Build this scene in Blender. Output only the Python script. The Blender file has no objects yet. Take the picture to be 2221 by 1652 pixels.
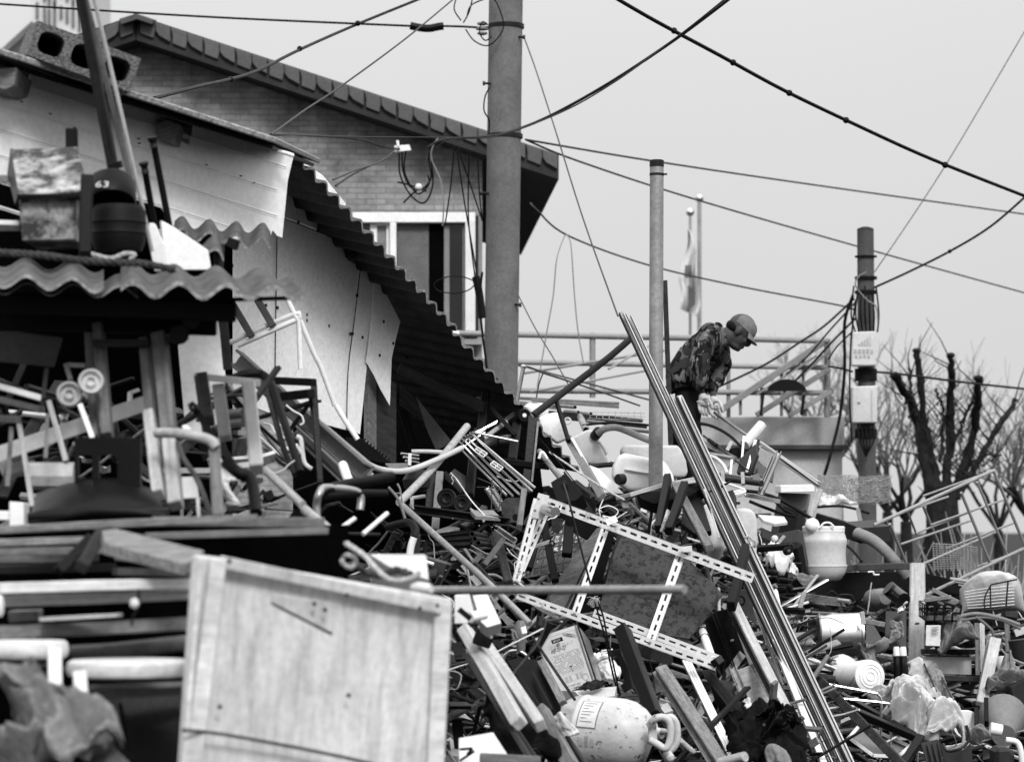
import bpy, bmesh, math, random
from mathutils import Vector, Matrix, noise
random.seed(7)
R = math.radians
scn = bpy.context.scene
col = scn.collection

# ---------------------------------------------------------------- camera
F, CX, HV, CZ = 6295.0, 1110.5, 1150.0, 1.6        # focal length in picture units, horizon row, eye height
cam_data = bpy.data.cameras.new('camera')
cam = bpy.data.objects.new('camera', cam_data); col.objects.link(cam)
cam.location = (0, 0, CZ); cam.rotation_euler = (R(90), 0, 0)
cam_data.sensor_width = 36.0
cam_data.lens = 36.0 * F / 2221.0
cam_data.shift_y = (HV - 826.0) / 2221.0
cam_data.clip_start = 0.1; cam_data.clip_end = 3000
cam_data.dof.use_dof = True
cam_data.dof.focus_distance = 15.2
cam_data.dof.aperture_fstop = 4.2
cam_data.dof.aperture_blades = 9
scn.camera = cam

# ---------------------------------------------------------------- world: pale overcast sky, black-and-white picture
SUN_EL, SUN_AZ = R(40), R(166)
world = bpy.data.worlds.new('World'); scn.world = world; world.use_nodes = True
wn, wl = world.node_tree.nodes, world.node_tree.links
wn.clear()
wo = wn.new('ShaderNodeOutputWorld'); wb = wn.new('ShaderNodeBackground')
sky = wn.new('ShaderNodeTexSky'); sky.sky_type = 'NISHITA'; sky.sun_disc = False
sky.sun_elevation = SUN_EL; sky.sun_rotation = SUN_AZ; sky.dust_density = 4.0; sky.air_density = 1.2
bw = wn.new('ShaderNodeRGBToBW'); wl.new(sky.outputs[0], bw.inputs[0])
geo = wn.new('ShaderNodeNewGeometry'); sep = wn.new('ShaderNodeSeparateXYZ'); wl.new(geo.outputs['Incoming'], sep.inputs[0])
# even cloud layer: a little brighter towards the zenith, as an overcast sky is
mr = wn.new('ShaderNodeMapRange'); mr.interpolation_type = 'SMOOTHSTEP'; mr.inputs[1].default_value = -0.06; mr.inputs[2].default_value = -0.95
mr.inputs[3].default_value = 4.5; mr.inputs[4].default_value = 13.5
wl.new(sep.outputs['Z'], mr.inputs[0])
cn = wn.new('ShaderNodeTexNoise'); cn.inputs['Scale'].default_value = 2.2; cn.inputs['Detail'].default_value = 3
wl.new(geo.outputs['Incoming'], cn.inputs['Vector'])
cm = wn.new('ShaderNodeMapRange'); cm.inputs[3].default_value = 0.93; cm.inputs[4].default_value = 1.07
wl.new(cn.outputs[0], cm.inputs[0])
mu = wn.new('ShaderNodeMath'); mu.operation = 'MULTIPLY'; wl.new(mr.outputs[0], mu.inputs[0]); wl.new(cm.outputs[0], mu.inputs[1])
mx = wn.new('ShaderNodeMix'); mx.data_type = 'FLOAT'; mx.inputs[0].default_value = 0.9
wl.new(bw.outputs[0], mx.inputs[2]); wl.new(mu.outputs[0], mx.inputs[3])
wl.new(mx.outputs[0], wb.inputs[0]); wb.inputs[1].default_value = 0.1
wl.new(wb.outputs[0], wo.inputs[0])

sun_d = bpy.data.lights.new('sun', 'SUN'); sun_d.energy = 1.5; sun_d.angle = R(14); sun_d.color = (1, 1, 1)
sun = bpy.data.objects.new('sun', sun_d); col.objects.link(sun)
sd = Vector((math.sin(SUN_AZ) * math.cos(SUN_EL), math.cos(SUN_AZ) * math.cos(SUN_EL), math.sin(SUN_EL)))
sun.rotation_euler = sd.to_track_quat('Z', 'Y').to_euler(); sun.location = (0, 0, 30)

vs = scn.view_settings
vs.view_transform = 'Standard'; vs.look = 'None'; vs.gamma = 1.0; vs.exposure = 0.72; vs.use_curve_mapping = False
scn.cycles.max_bounces = 6; scn.cycles.diffuse_bounces = 3; scn.cycles.glossy_bounces = 3
scn.cycles.transmission_bounces = 4; scn.cycles.transparent_max_bounces = 6
scn.cycles.use_denoising = True
scn.cycles.caustics_reflective = False; scn.cycles.caustics_refractive = False

# ---------------------------------------------------------------- materials (a black-and-white photograph: neutral greys)
M = {}
def mat(name, base, rough=0.6, metal=0.0, var=0.25, scale=6.0, grain=None, dirt=0.0, dirt_col=0.02, dirt_scale=9.0,
        dirt_stretch=(1, 1, 1), bump=0.15, bump_scale=60.0, rnd=0.12, spec=0.4, trans=0.0, coat=0.0, dirt_soft=0.12, grit=0.5):
    tone = lambda b: b * min(1.0, b / .45) ** .46          # the tone scale of the black-and-white print
    base, dirt_col = tone(base), tone(dirt_col)
    spec = spec * min(1.0, .35 + base * 3)
    m = bpy.data.materials.new(name); m.use_nodes = True
    n, l = m.node_tree.nodes, m.node_tree.links
    p = n['Principled BSDF']
    tc = n.new('ShaderNodeTexCoord'); oi = n.new('ShaderNodeObjectInfo')
    off = n.new('ShaderNodeVectorMath'); off.operation = 'MULTIPLY_ADD'
    off.inputs[1].default_value = (1, 1, 1)
    l.new(tc.outputs['Object'], off.inputs[0])
    sc3 = n.new('ShaderNodeVectorMath'); sc3.operation = 'SCALE'; sc3.inputs[0].default_value = (17, 31, 23)
    l.new(oi.outputs['Random'], sc3.inputs['Scale']); l.new(sc3.outputs[0], off.inputs[2])
    vec = off.outputs[0]
    mp = n.new('ShaderNodeMapping'); l.new(vec, mp.inputs[0])
    mp.inputs['Scale'].default_value = grain if grain else (1, 1, 1)
    nz = n.new('ShaderNodeTexNoise'); nz.inputs['Scale'].default_value = scale; nz.inputs['Detail'].default_value = 5
    nz.inputs['Roughness'].default_value = 0.62; l.new(mp.outputs[0], nz.inputs['Vector'])
    r1 = n.new('ShaderNodeMapRange'); r1.inputs[1].default_value = 0.3; r1.inputs[2].default_value = 0.7
    r1.inputs[3].default_value = base * (1 - var); r1.inputs[4].default_value = base * (1 + var)
    l.new(nz.outputs[0], r1.inputs[0])
    r2 = n.new('ShaderNodeMapRange'); r2.inputs[3].default_value = 1 - rnd; r2.inputs[4].default_value = 1 + rnd
    l.new(oi.outputs['Random'], r2.inputs[0])
    mu = n.new('ShaderNodeMath'); mu.operation = 'MULTIPLY'; l.new(r1.outputs[0], mu.inputs[0]); l.new(r2.outputs[0], mu.inputs[1])
    val = mu.outputs[0]
    if dirt > 0:
        md = n.new('ShaderNodeMapping'); md.inputs['Scale'].default_value = dirt_stretch; l.new(vec, md.inputs[0])
        nd = n.new('ShaderNodeTexNoise'); nd.inputs['Scale'].default_value = dirt_scale; nd.inputs['Detail'].default_value = 7
        nd.inputs['Roughness'].default_value = 0.7; l.new(md.outputs[0], nd.inputs['Vector'])
        rd = n.new('ShaderNodeMapRange'); th = 0.78 - dirt * 0.4
        rd.inputs[1].default_value = th - dirt_soft * .5; rd.inputs[2].default_value = th + dirt_soft * .5
        l.new(nd.outputs[0], rd.inputs[0])
        mm = n.new('ShaderNodeMix'); mm.data_type = 'FLOAT'; l.new(rd.outputs[0], mm.inputs[0])
        l.new(val, mm.inputs[2]); mm.inputs[3].default_value = dirt_col; val = mm.outputs[0]
    if grit:                                          # dust, specks and uneven grime over everything
        for (gs, gd, lo, hi, o0, o1) in ((44, 4, .38, .60, 1 - .34 * grit, 1 + .08 * grit), (2.6, 4, .3, .7, 1 - .22 * grit, 1 + .12 * grit)):
            gn = n.new('ShaderNodeTexNoise'); gn.inputs['Scale'].default_value = gs; gn.inputs['Detail'].default_value = gd; gn.inputs['Roughness'].default_value = .65
            l.new(vec, gn.inputs['Vector'])
            gr = n.new('ShaderNodeMapRange'); gr.inputs[1].default_value = lo; gr.inputs[2].default_value = hi; gr.inputs[3].default_value = o0; gr.inputs[4].default_value = o1
            l.new(gn.outputs[0], gr.inputs[0])
            gm = n.new('ShaderNodeMath'); gm.operation = 'MULTIPLY'; l.new(val, gm.inputs[0]); l.new(gr.outputs[0], gm.inputs[1]); val = gm.outputs[0]
    cc = n.new('ShaderNodeCombineColor')
    for k in range(3): l.new(val, cc.inputs[k])
    l.new(cc.outputs[0], p.inputs['Base Color'])
    p.inputs['Roughness'].default_value = rough; p.inputs['Metallic'].default_value = metal
    p.inputs['Specular IOR Level'].default_value = spec
    if trans: p.inputs['Transmission Weight'].default_value = trans
    if coat: p.inputs['Coat Weight'].default_value = coat; p.inputs['Coat Roughness'].default_value = 0.15
    if bump:
        nb = n.new('ShaderNodeTexNoise'); nb.inputs['Scale'].default_value = bump_scale; nb.inputs['Detail'].default_value = 3
        l.new(mp.outputs[0], nb.inputs['Vector'])
        bp = n.new('ShaderNodeBump'); bp.inputs['Strength'].default_value = bump; bp.inputs['Distance'].default_value = 0.01
        l.new(nb.outputs[0], bp.inputs['Height']); l.new(bp.outputs[0], p.inputs['Normal'])
    # worn roughness
    rr = n.new('ShaderNodeMapRange'); rr.inputs[3].default_value = max(0.03, rough - .1); rr.inputs[4].default_value = min(1, rough + .14)
    l.new(nz.outputs[0], rr.inputs[0]); l.new(rr.outputs[0], p.inputs['Roughness'])
    M[name] = m
    return m

WG = (1.2, 14, 14)
mat('ground_dirt', 0.05, 0.9, bump=.6, bump_scale=12)
mat('concrete', 0.185, 0.8, var=.22, scale=4, bump=.25, bump_scale=90, dirt=.15, dirt_col=.10, dirt_scale=7, dirt_stretch=(3, 3, .4))
mat('cinder', 0.19, 0.95, var=.9, scale=85, bump=1.0, bump_scale=70)
mat('fibre_top', 0.155, 0.9, var=.5, scale=16, bump=.8, bump_scale=45, dirt=.45, dirt_col=.07, dirt_scale=13, dirt_soft=.2)
mat('fibre_edge', 0.36, 0.9, var=.55, scale=60, bump=.8, bump_scale=50)
mat('shaded_underside', 0.075, 0.6, var=.5, scale=10, bump=.3)  # dark tone that paints shade onto the undersides of the sheets
mat('siding', 0.82, 0.35, var=.05, scale=2, bump=.03, dirt=.1, dirt_col=.5, dirt_stretch=(1, 6, 1), rnd=.03, grit=.25)
mat('panel', 0.90, 0.5, var=.05, scale=2, bump=.05, dirt=.3, dirt_col=.5, dirt_scale=5, dirt_stretch=(9, 9, .5), rnd=.04, grit=.3)
mat('door_board', 0.62, 0.6, var=.2, scale=3.0, bump=.08, dirt=.52, dirt_col=.36, dirt_scale=5, dirt_stretch=(5, .8, 5), rnd=.03, dirt_soft=.3, grit=0.35)
mat('tile', 0.15, 0.6, var=.12, scale=8, bump=.1, rnd=.1)
mat('soffit', 0.07, 0.8, var=.2)
mat('wood_light', 0.42, 0.75, var=.28, scale=5, grain=WG, bump=.3, bump_scale=30, dirt=.12, dirt_col=.15, dirt_stretch=(1, 6, 6), grit=0.35)
mat('wood_pale', 0.62, 0.7, var=.22, scale=5, grain=WG, bump=.3, bump_scale=30, dirt=.2, dirt_col=.25, dirt_stretch=(1, 6, 6), grit=.4)
mat('wood_mid', 0.22, 0.8, var=.4, scale=5, grain=WG, bump=.4, bump_scale=30, dirt=.2, dirt_col=.06, dirt_stretch=(1, 6, 6))
mat('wood_grey', 0.27, 0.85, var=.5, scale=7, grain=WG, bump=.8, bump_scale=26, dirt=.25, dirt_col=.07, dirt_stretch=(1, 9, 9))
mat('wood_dark', 0.07, 0.7, var=.5, scale=5, grain=WG, bump=.35, bump_scale=30)
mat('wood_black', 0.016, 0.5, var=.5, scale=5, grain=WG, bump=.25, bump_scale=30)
mat('alu', 0.4, 0.4, 0.85, var=.15, scale=4, grain=(.6, 20, 20), bump=.04, dirt=.2, dirt_col=.2, dirt_stretch=(.6, 8, 8), grit=0.3)
mat('alu_dull', 0.36, 0.5, 0.7, var=.3, scale=5, grain=(.6, 14, 14), bump=.08, dirt=.25, dirt_col=.1, dirt_stretch=(.6, 8, 8))
mat('chrome', 0.62, 0.27, 1.0, var=.06, bump=0.0, dirt=.08, dirt_col=.2, grit=0.1)
mat('galv', 0.33, 0.55, 0.35, var=.2, scale=9, bump=.1, dirt=.18, dirt_col=.14, dirt_scale=5, dirt_stretch=(.7, 4, 4))
mat('rack_paint', 0.6, 0.42, var=.1, scale=4, bump=.06, dirt=.34, dirt_col=.16, dirt_scale=16, grit=0.25)
mat('paint_white', 0.76, 0.4, var=.07, scale=4, bump=.06, dirt=.10, dirt_col=.25, dirt_scale=12, grit=0.25)
mat('paint_grey', 0.26, 0.5, var=.15, scale=4, bump=.1, dirt=.12, dirt_col=.1)
mat('paint_mid', 0.13, 0.5, var=.2, scale=4, bump=.1, dirt=.15, dirt_col=.04)
mat('paint_dark', 0.045, 0.42, var=.3, scale=5, bump=.12, dirt=.12, dirt_col=.14)
mat('paint_black', 0.013, 0.38, var=.3, scale=5, bump=.08, dirt=.1, dirt_col=.05)
mat('rusty', 0.07, 0.85, var=.55, scale=14, bump=.6, bump_scale=50)
mat('rubber', 0.018, 0.6, var=.3, scale=8, bump=.12)
mat('plastic_white', 0.8, 0.35, var=.08, scale=3, bump=.05, bump_scale=14, dirt=.22, dirt_col=.45, dirt_scale=7, dirt_soft=.25, rnd=.05, grit=0.15)
mat('plastic_milk', 0.55, 0.4, var=.1, scale=3, bump=.03, dirt=.14, dirt_col=.3, dirt_scale=6, grit=0.25)
mat('plastic_grey', 0.20, 0.45, var=.15, scale=3, bump=.04, dirt=.12, dirt_col=.07)
mat('plastic_dark', 0.06, 0.45, var=.2, scale=3, bump=.05)
mat('plastic_black', 0.013, 0.42, var=.25, scale=3, bump=.05)
mat('cloth_black', 0.03, 0.95, var=.5, scale=12, bump=.3, spec=.1)
mat('tarp', 0.22, 0.5, var=.4, scale=6, bump=.3)
mat('paper', 0.60, 0.85, var=.12, scale=5, bump=.2, dirt=.15, dirt_col=.25, grit=0.3)
mat('card', 0.26, 0.9, var=.2, scale=4, bump=.2, dirt=.15, dirt_col=.1)
mat('rope', 0.42, 0.9, var=.35, scale=70, bump=.6)
mat('rope_dark', 0.10, 0.9, var=.5, scale=60, bump=.6)
mat('cable', 0.012, 0.5, var=.3, bump=.1)
mat('cable_grey', 0.09, 0.6, var=.2, bump=.1)
mat('cable_pale', 0.25, 0.7, var=.2, bump=.1)
mat('wire_white', 0.75, 0.5, var=.1, bump=.05, grit=0)
mat('tin', 0.33, 0.3, 0.85, var=.2, scale=5, bump=.05, dirt=.25, dirt_col=.06, dirt_scale=10)
mat('tin_print', 0.66, 0.35, 0.0, var=.05, scale=3, bump=.03, dirt=.1, dirt_col=.4, dirt_scale=16, grit=0.15)
mat('ink', 0.02, 0.6, var=.2, bump=0, grit=0)
mat('ink_grey', 0.22, 0.6, var=.3, bump=0)
mat('ink_pale', 0.42, 0.6, var=.2, bump=0)
mat('rust_sheet', 0.085, 0.55, var=.2, scale=5, bump=.15, dirt=.62, dirt_col=.010, dirt_scale=24, dirt_soft=.06)
mat('mottled', 0.38, 0.7, var=.5, scale=30, bump=.4, dirt=.74, dirt_col=.05, dirt_scale=11, dirt_soft=.16)
mat('gas_paint', 0.50, 0.42, var=.12, scale=4, bump=.08, dirt=.42, dirt_col=.08, dirt_scale=26, dirt_soft=.06, rnd=0, grit=0.3)
mat('rail_paint', 0.30, 0.5, var=.1, scale=6, bump=.05, dirt=.14, dirt_col=.25)
mat('bark', 0.045, 0.95, var=.6, scale=14, bump=1.0, bump_scale=24)
mat('twig', 0.16, 0.95, var=.3, bump=.2)
mat('grass_dry', 0.40, 0.9, var=.35, bump=.2)
mat('skin', 0.10, 0.55, var=.15, scale=10, bump=.1, grit=0.2)
mat('glove', 0.5, 0.9, var=.2, scale=20, bump=.3, grit=0.3)
mat('trouser', 0.04, 0.9, var=.4, scale=8, bump=.4, bump_scale=14, spec=.15)
mat('cap_cloth', 0.20, 0.9, var=.2, scale=8, bump=.2)
mat('hair', 0.015, 0.7, var=.3, bump=.4)
mat('flag_cloth', 0.70, 0.8, var=.05, bump=.05, grit=0)
mat('tower_wall', 0.62, 0.8, var=.08, scale=.3, bump=0, grit=0)
mat('render_wall', 0.50, 0.8, var=.1, scale=2, bump=.1, dirt=.2, dirt_col=.25, dirt_scale=3, dirt_stretch=(4, 4, .5), grit=.4)
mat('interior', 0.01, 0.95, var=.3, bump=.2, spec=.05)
mat('glass_dark', 0.03, 0.06, var=.1, bump=0, spec=1.2, grit=0)
mat('curtain', 0.19, 0.8, var=.2, bump=.1)  # curtain colour, lightened to paint a reflection into the window

def camo():
    m = mat('camo', 0.05, 0.9, bump=.5, bump_scale=16, spec=.12)
    n, l = m.node_tree.nodes, m.node_tree.links
    p = n['Principled BSDF']
    tc = n.new('ShaderNodeTexCoord'); mp = n.new('ShaderNodeMapping'); mp.inputs['Scale'].default_value = (1, 1, .55)
    mp.inputs['Rotation'].default_value = (0, R(35), 0)
    l.new(tc.outputs['Object'], mp.inputs[0])
    prev = None
    for k, (sc_, th, v) in enumerate(((13, .5, .035), (17, .56, .10), (15, .58, .005), (24, .62, .17))):
        ad = n.new('ShaderNodeVectorMath'); ad.operation = 'ADD'; ad.inputs[1].default_value = (k * 7.3, k * 3.1, k * 5.7); l.new(mp.outputs[0], ad.inputs[0])
        nz = n.new('ShaderNodeTexNoise'); nz.inputs['Scale'].default_value = sc_; nz.inputs['Detail'].default_value = 3; nz.inputs['Distortion'].default_value = .6
        l.new(ad.outputs[0], nz.inputs['Vector'])
        gt = n.new('ShaderNodeMath'); gt.operation = 'GREATER_THAN'; gt.inputs[1].default_value = th; l.new(nz.outputs[0], gt.inputs[0])
        mm = n.new('ShaderNodeMix'); mm.data_type = 'FLOAT'; l.new(gt.outputs[0], mm.inputs[0])
        if prev is None: mm.inputs[2].default_value = .012
        else: l.new(prev, mm.inputs[2])
        mm.inputs[3].default_value = v; prev = mm.outputs[0]
    l.new(prev, p.inputs['Base Color'])
camo()

def brick_wall():
    m = mat('brick', 0.15, 0.9, bump=0)
    n, l = m.node_tree.nodes, m.node_tree.links
    p = n['Principled BSDF']
    tc = n.new('ShaderNodeTexCoord'); mp = n.new('ShaderNodeMapping'); mp.inputs['Rotation'].default_value = (R(90), 0, 0)
    l.new(tc.outputs['Object'], mp.inputs[0])
    b = n.new('ShaderNodeTexBrick'); b.inputs['Scale'].default_value = 1
    b.inputs['Brick Width'].default_value = .19; b.inputs['Row Height'].default_value = .055; b.inputs['Mortar Size'].default_value = .005
    b.inputs['Color1'].default_value = (.20, .20, .20, 1); b.inputs['Color2'].default_value = (.28, .28, .28, 1); b.inputs['Mortar'].default_value = (.165, .165, .165, 1)
    l.new(mp.outputs[0], b.inputs['Vector'])
    nz = n.new('ShaderNodeTexNoise'); nz.inputs['Scale'].default_value = 3.0; nz.inputs['Detail'].default_value = 8; nz.inputs['Roughness'].default_value = .7
    l.new(tc.outputs['Object'], nz.inputs['Vector'])
    rr = n.new('ShaderNodeMapRange'); rr.inputs[1].default_value = .3; rr.inputs[2].default_value = .7; rr.inputs[3].default_value = .4; rr.inputs[4].default_value = 1.45
    l.new(nz.outputs[0], rr.inputs[0])
    mx = n.new('ShaderNodeVectorMath'); mx.operation = 'SCALE'; l.new(b.outputs[0], mx.inputs[0]); l.new(rr.outputs[0], mx.inputs['Scale'])
    l.new(mx.outputs[0], p.inputs['Base Color'])
    bp = n.new('ShaderNodeBump'); bp.inputs['Strength'].default_value = .5; bp.inputs['Distance'].default_value = .01
    l.new(b.outputs['Fac'], bp.inputs['Height']); bp.invert = True; l.new(bp.outputs[0], p.inputs['Normal'])
brick_wall()

# ---------------------------------------------------------------- geometry helpers
K = 2221.0 / 4000.0
_fr = (0.0, 0.0, K)                                   # crop of the photograph the numbers below were read from
def fr(x0, y0, s):
    global _fr
    _fr = (x0, y0, s)
def U(x, y): return ((_fr[0] + x / _fr[2]) * K, (_fr[1] + y / _fr[2]) * K)
def P(p):
    u, v = U(p[0], p[1]); Y = p[2]
    return Vector(((u - CX) / F * Y, Y, CZ + (HV - v) / F * Y))
def W(w, Y): return w / _fr[2] * K / F * Y            # a width read in that crop, in metres at distance Y
EYE = Vector((0, 0, CZ))

class MB:
    def __init__(s): s.v, s.f, s.m = [], [], []
    def add(s, vs, fs, mi=0):
        o = len(s.v); s.v.extend(Vector(x) for x in vs)
        for f in fs: s.f.append([o + i for i in f]); s.m.append(mi)
        return s
    def box(s, c, d, rot=None, mi=0):
        vs = []
        for x in (-.5, .5):
            for y in (-.5, .5):
                for z in (-.5, .5):
                    q = Vector((x * d[0], y * d[1], z * d[2]))
                    if rot: q = rot @ q
                    vs.append(q + Vector(c))
        return s.add(vs, [(0, 1, 3, 2), (4, 6, 7, 5), (0, 4, 5, 1), (2, 3, 7, 6), (0, 2, 6, 4), (1, 5, 7, 3)], mi)
    def prism(s, poly, z0, z1, mi=0):                 # polygon in local x,y
        n = len(poly)
        vs = [(x, y, z0) for x, y in poly] + [(x, y, z1) for x, y in poly]
        return s.add(vs, [list(range(n))[::-1], list(range(n, 2 * n))] + [(i, (i + 1) % n, n + (i + 1) % n, n + i) for i in range(n)], mi)
    def bar(s, poly, x0, x1, segs=1, jit=0.0, mi=0):  # cross-section in local y,z extruded along x
        n = len(poly); vs = []
        for k in range(segs + 1):
            x = x0 + (x1 - x0) * k / segs
            dy, dz = (random.uniform(-jit, jit), random.uniform(-jit, jit))
            for (y, z) in poly:
                vs.append((x, y + dy + random.uniform(-jit, jit) * .6, z + dz + random.uniform(-jit, jit) * .6))
        fs = [list(range(n))[::-1], list(range(segs * n, segs * n + n))]
        for k in range(segs):
            for i in range(n):
                j = (i + 1) % n
                fs.append((k * n + i, k * n + j, (k + 1) * n + j, (k + 1) * n + i))
        return s.add(vs, fs, mi)
    def tube(s, pts, r, n=8, closed=False, mi=0):
        pts = [Vector(p) for p in pts]; N = len(pts)
        rs = r if isinstance(r, (list, tuple)) else [r] * N
        ring = []; prev = None
        for i, p in enumerate(pts):
            if closed: t = pts[(i + 1) % N] - pts[i - 1]
            else: t = pts[min(i + 1, N - 1)] - pts[max(i - 1, 0)]
            t = t.normalized() if t.length > 1e-9 else Vector((1, 0, 0))
            if prev is None:
                a = Vector((0, 0, 1)) if abs(t.z) < .9 else Vector((1, 0, 0))
                x = t.cross(a).normalized()
            else:
                x = prev - t * prev.dot(t)
                x = x.normalized() if x.length > 1e-6 else t.orthogonal().normalized()
            prev = x; y = t.cross(x)
            ring.append([p + (x * math.cos(2 * math.pi * k / n) + y * math.sin(2 * math.pi * k / n)) * rs[i] for k in range(n)])
        vs = [q for rg in ring for q in rg]; fs = []
        for i in range(N if closed else N - 1):
            j = (i + 1) % N
            for k in range(n):
                fs.append((i * n + k, i * n + (k + 1) % n, j * n + (k + 1) % n, j * n + k))
        if not closed: fs += [list(range(n))[::-1], list(range((N - 1) * n, N * n))]
        return s.add(vs, fs, mi)
    def lathe(s, a, b, prof, n=24, mi=0, cap=True):   # prof: (fraction along a->b, radius in metres)
        a, b = Vector(a), Vector(b); t = (b - a).normalized(); x = t.orthogonal().normalized(); y = t.cross(x)
        vs = []
        for (q, r) in prof:
            c = a.lerp(b, q)
            for k in range(n):
                th = 2 * math.pi * k / n
                vs.append(c + (x * math.cos(th) + y * math.sin(th)) * r)
        fs = []
        for i in range(len(prof) - 1):
            for k in range(n):
                fs.append((i * n + k, i * n + (k + 1) % n, (i + 1) * n + (k + 1) % n, (i + 1) * n + k))
        if cap: fs += [list(range(n))[::-1], list(range((len(prof) - 1) * n, len(prof) * n))]
        return s.add(vs, fs, mi)
    def ball(s, c, r, n=12, sq=(1, 1, 1), mi=0):
        vs, fs = [], []
        for i in range(n + 1):
            th = math.pi * i / n
            for k in range(2 * n):
                ph = math.pi * k / n
                vs.append(Vector(c) + Vector((math.sin(th) * math.cos(ph) * sq[0], math.sin(th) * math.sin(ph) * sq[1], math.cos(th) * sq[2])) * r)
        for i in range(n):
            for k in range(2 * n):
                fs.append((i * 2 * n + k, i * 2 * n + (k + 1) % (2 * n), (i + 1) * 2 * n + (k + 1) % (2 * n), (i + 1) * 2 * n + k))
        return s.add(vs, fs, mi)
    def grid(s, fn, nu, nv, mi=0):
        vs = [fn(i / nu, j / nv) for i in range(nu + 1) for j in range(nv + 1)]
        fs = [(i * (nv + 1) + j, (i + 1) * (nv + 1) + j, (i + 1) * (nv + 1) + j + 1, i * (nv + 1) + j + 1) for i in range(nu) for j in range(nv)]
        return s.add(vs, fs, mi)

def mk(name, mb, mats, M4=None, parent=None, smooth=False, bevel=0.0, recalc=True):
    me = bpy.data.meshes.new(name)
    me.from_pydata([tuple(v) for v in mb.v], [], mb.f)
    if not isinstance(mats, (list, tuple)): mats = [mats]
    for m in mats: me.materials.append(M[m])
    if len(mats) > 1: me.polygons.foreach_set('material_index', mb.m)
    if recalc:
        bm = bmesh.new(); bm.from_mesh(me)
        bmesh.ops.recalc_face_normals(bm, faces=bm.faces); bm.to_mesh(me); bm.free()
    if smooth:
        me.polygons.foreach_set('use_smooth', [True] * len(me.polygons))
        if smooth != 'all': me.set_sharp_from_angle(angle=R(40))
    me.update()
    o = bpy.data.objects.new(name, me); col.objects.link(o)
    if M4 is not None: o.matrix_basis = M4
    if parent is not None: adopt(o, parent)
    if bevel:
        b = o.modifiers.new('bevel', 'BEVEL'); b.width = bevel; b.segments = 1; b.limit_method = 'ANGLE'
    return o
_mw = {}
def mworld(o):
    m = o.matrix_basis.copy()
    return m if o.parent is None else mworld(o.parent) @ o.matrix_parent_inverse @ m
def adopt(o, parent):
    o.parent = parent; o.matrix_parent_inverse = mworld(parent).inverted()
def tag(o, label=None, cat=None, group=None, kind=None):
    if label: o['label'] = label
    if cat: o['category'] = cat
    if group: o['group'] = group
    if kind: o['kind'] = kind
    return o
def G(name, label, cat, p, group=None):               # an Empty at the base of a thing
    o = bpy.data.objects.new(name, None); col.objects.link(o)
    o.location = P(p) if not isinstance(p, Vector) else p
    o.empty_display_size = .1
    return tag(o, label, cat, group)

def frame_of(a, b, roll=0.0):
    x = (b - a).normalized(); d = EYE - (a + b) / 2
    z = d - x * d.dot(x)
    z = z.normalized() if z.length > 1e-5 else x.orthogonal().normalized()
    y = z.cross(x)
    m = Matrix((x, y, z)).transposed()
    m = m @ Matrix.Rotation(R(roll), 3, 'X')
    m4 = m.to_4x4(); m4.translation = (a + b) / 2
    return m4
def section(kind, w, t, g=None):
    h, k = w / 2, t / 2
    g = g or min(w, t) * .22
    if kind == 'L': return [(-h, -k), (h, -k), (h, -k + g), (-h + g, -k + g), (-h + g, k), (-h, k)]
    if kind == 'U': return [(-h, -k), (h, -k), (h, k), (h - g, k), (h - g, -k + g), (-h + g, -k + g), (-h + g, k), (-h, k)]
    if kind == 'alu':                                 # a rail with grooves along its face
        a, b, c = w * .09, w * .17, t * .3
        return [(-h, -k), (h, -k), (h, k), (h - b, k), (h - b, k - c), (h - b - a * 1.6, k - c), (h - b - a * 1.6, k * .8), (a * .5, k * .8), (a * .5, k - c * 1.2),
                (-a, k - c * 1.2), (-a, k * .9), (-h + b + a, k * .9), (-h + b + a, k - c), (-h + b, k - c), (-h + b, k), (-h, k)]
    if kind == 'groove':
        c = t * .25
        return [(-h, -k), (h, -k), (h, k), (h * .4, k), (h * .34, k - c), (h * .2, k - c), (h * .14, k), (-h * .2, k), (-h * .26, k - c), (-h * .4, k - c), (-h * .46, k), (-h, k)]
    return [(-h, -k), (h, -k), (h, k), (-h, k)]
def B(name, label, cat, m, a, b, w, t=None, roll=0.0, parent=None, sec='box', group=None, bevel=None, jit=None, seg=None):
    """a beam, plank, bar or rail from a to b; w as seen in the crop, t (metres) its depth"""
    A, Bp = P(a), P(b); Y = (a[2] + b[2]) / 2; w = W(w, Y)
    if t is None: t = w * .7
    L = (Bp - A).length
    wood = m.startswith('wood')
    if jit is None: jit = (w + t) * .012 if wood else 0.0
    if seg is None: seg = max(1, min(8, int(L / .25))) if wood else 1
    mb = MB().bar(section(sec, w, t), -L / 2, L / 2, seg, jit)
    o = mk(name, mb, m, frame_of(A, Bp, roll), parent, bevel=min(w, t) * .1 if bevel is None else bevel)
    return tag(o, label, cat, group)
def smooth_path(pts, sub=6):
    if len(pts) < 3: return pts
    out = []
    for i in range(len(pts) - 1):
        p0 = pts[max(i - 1, 0)]; p1 = pts[i]; p2 = pts[i + 1]; p3 = pts[min(i + 2, len(pts) - 1)]
        for k in range(sub):
            t = k / sub
            out.append(.5 * ((2 * p1) + (p2 - p0) * t + (2 * p0 - 5 * p1 + 4 * p2 - p3) * t * t + (3 * p1 - p0 - 3 * p2 + p3) * t ** 3))
    out.append(pts[-1]); return out
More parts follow.
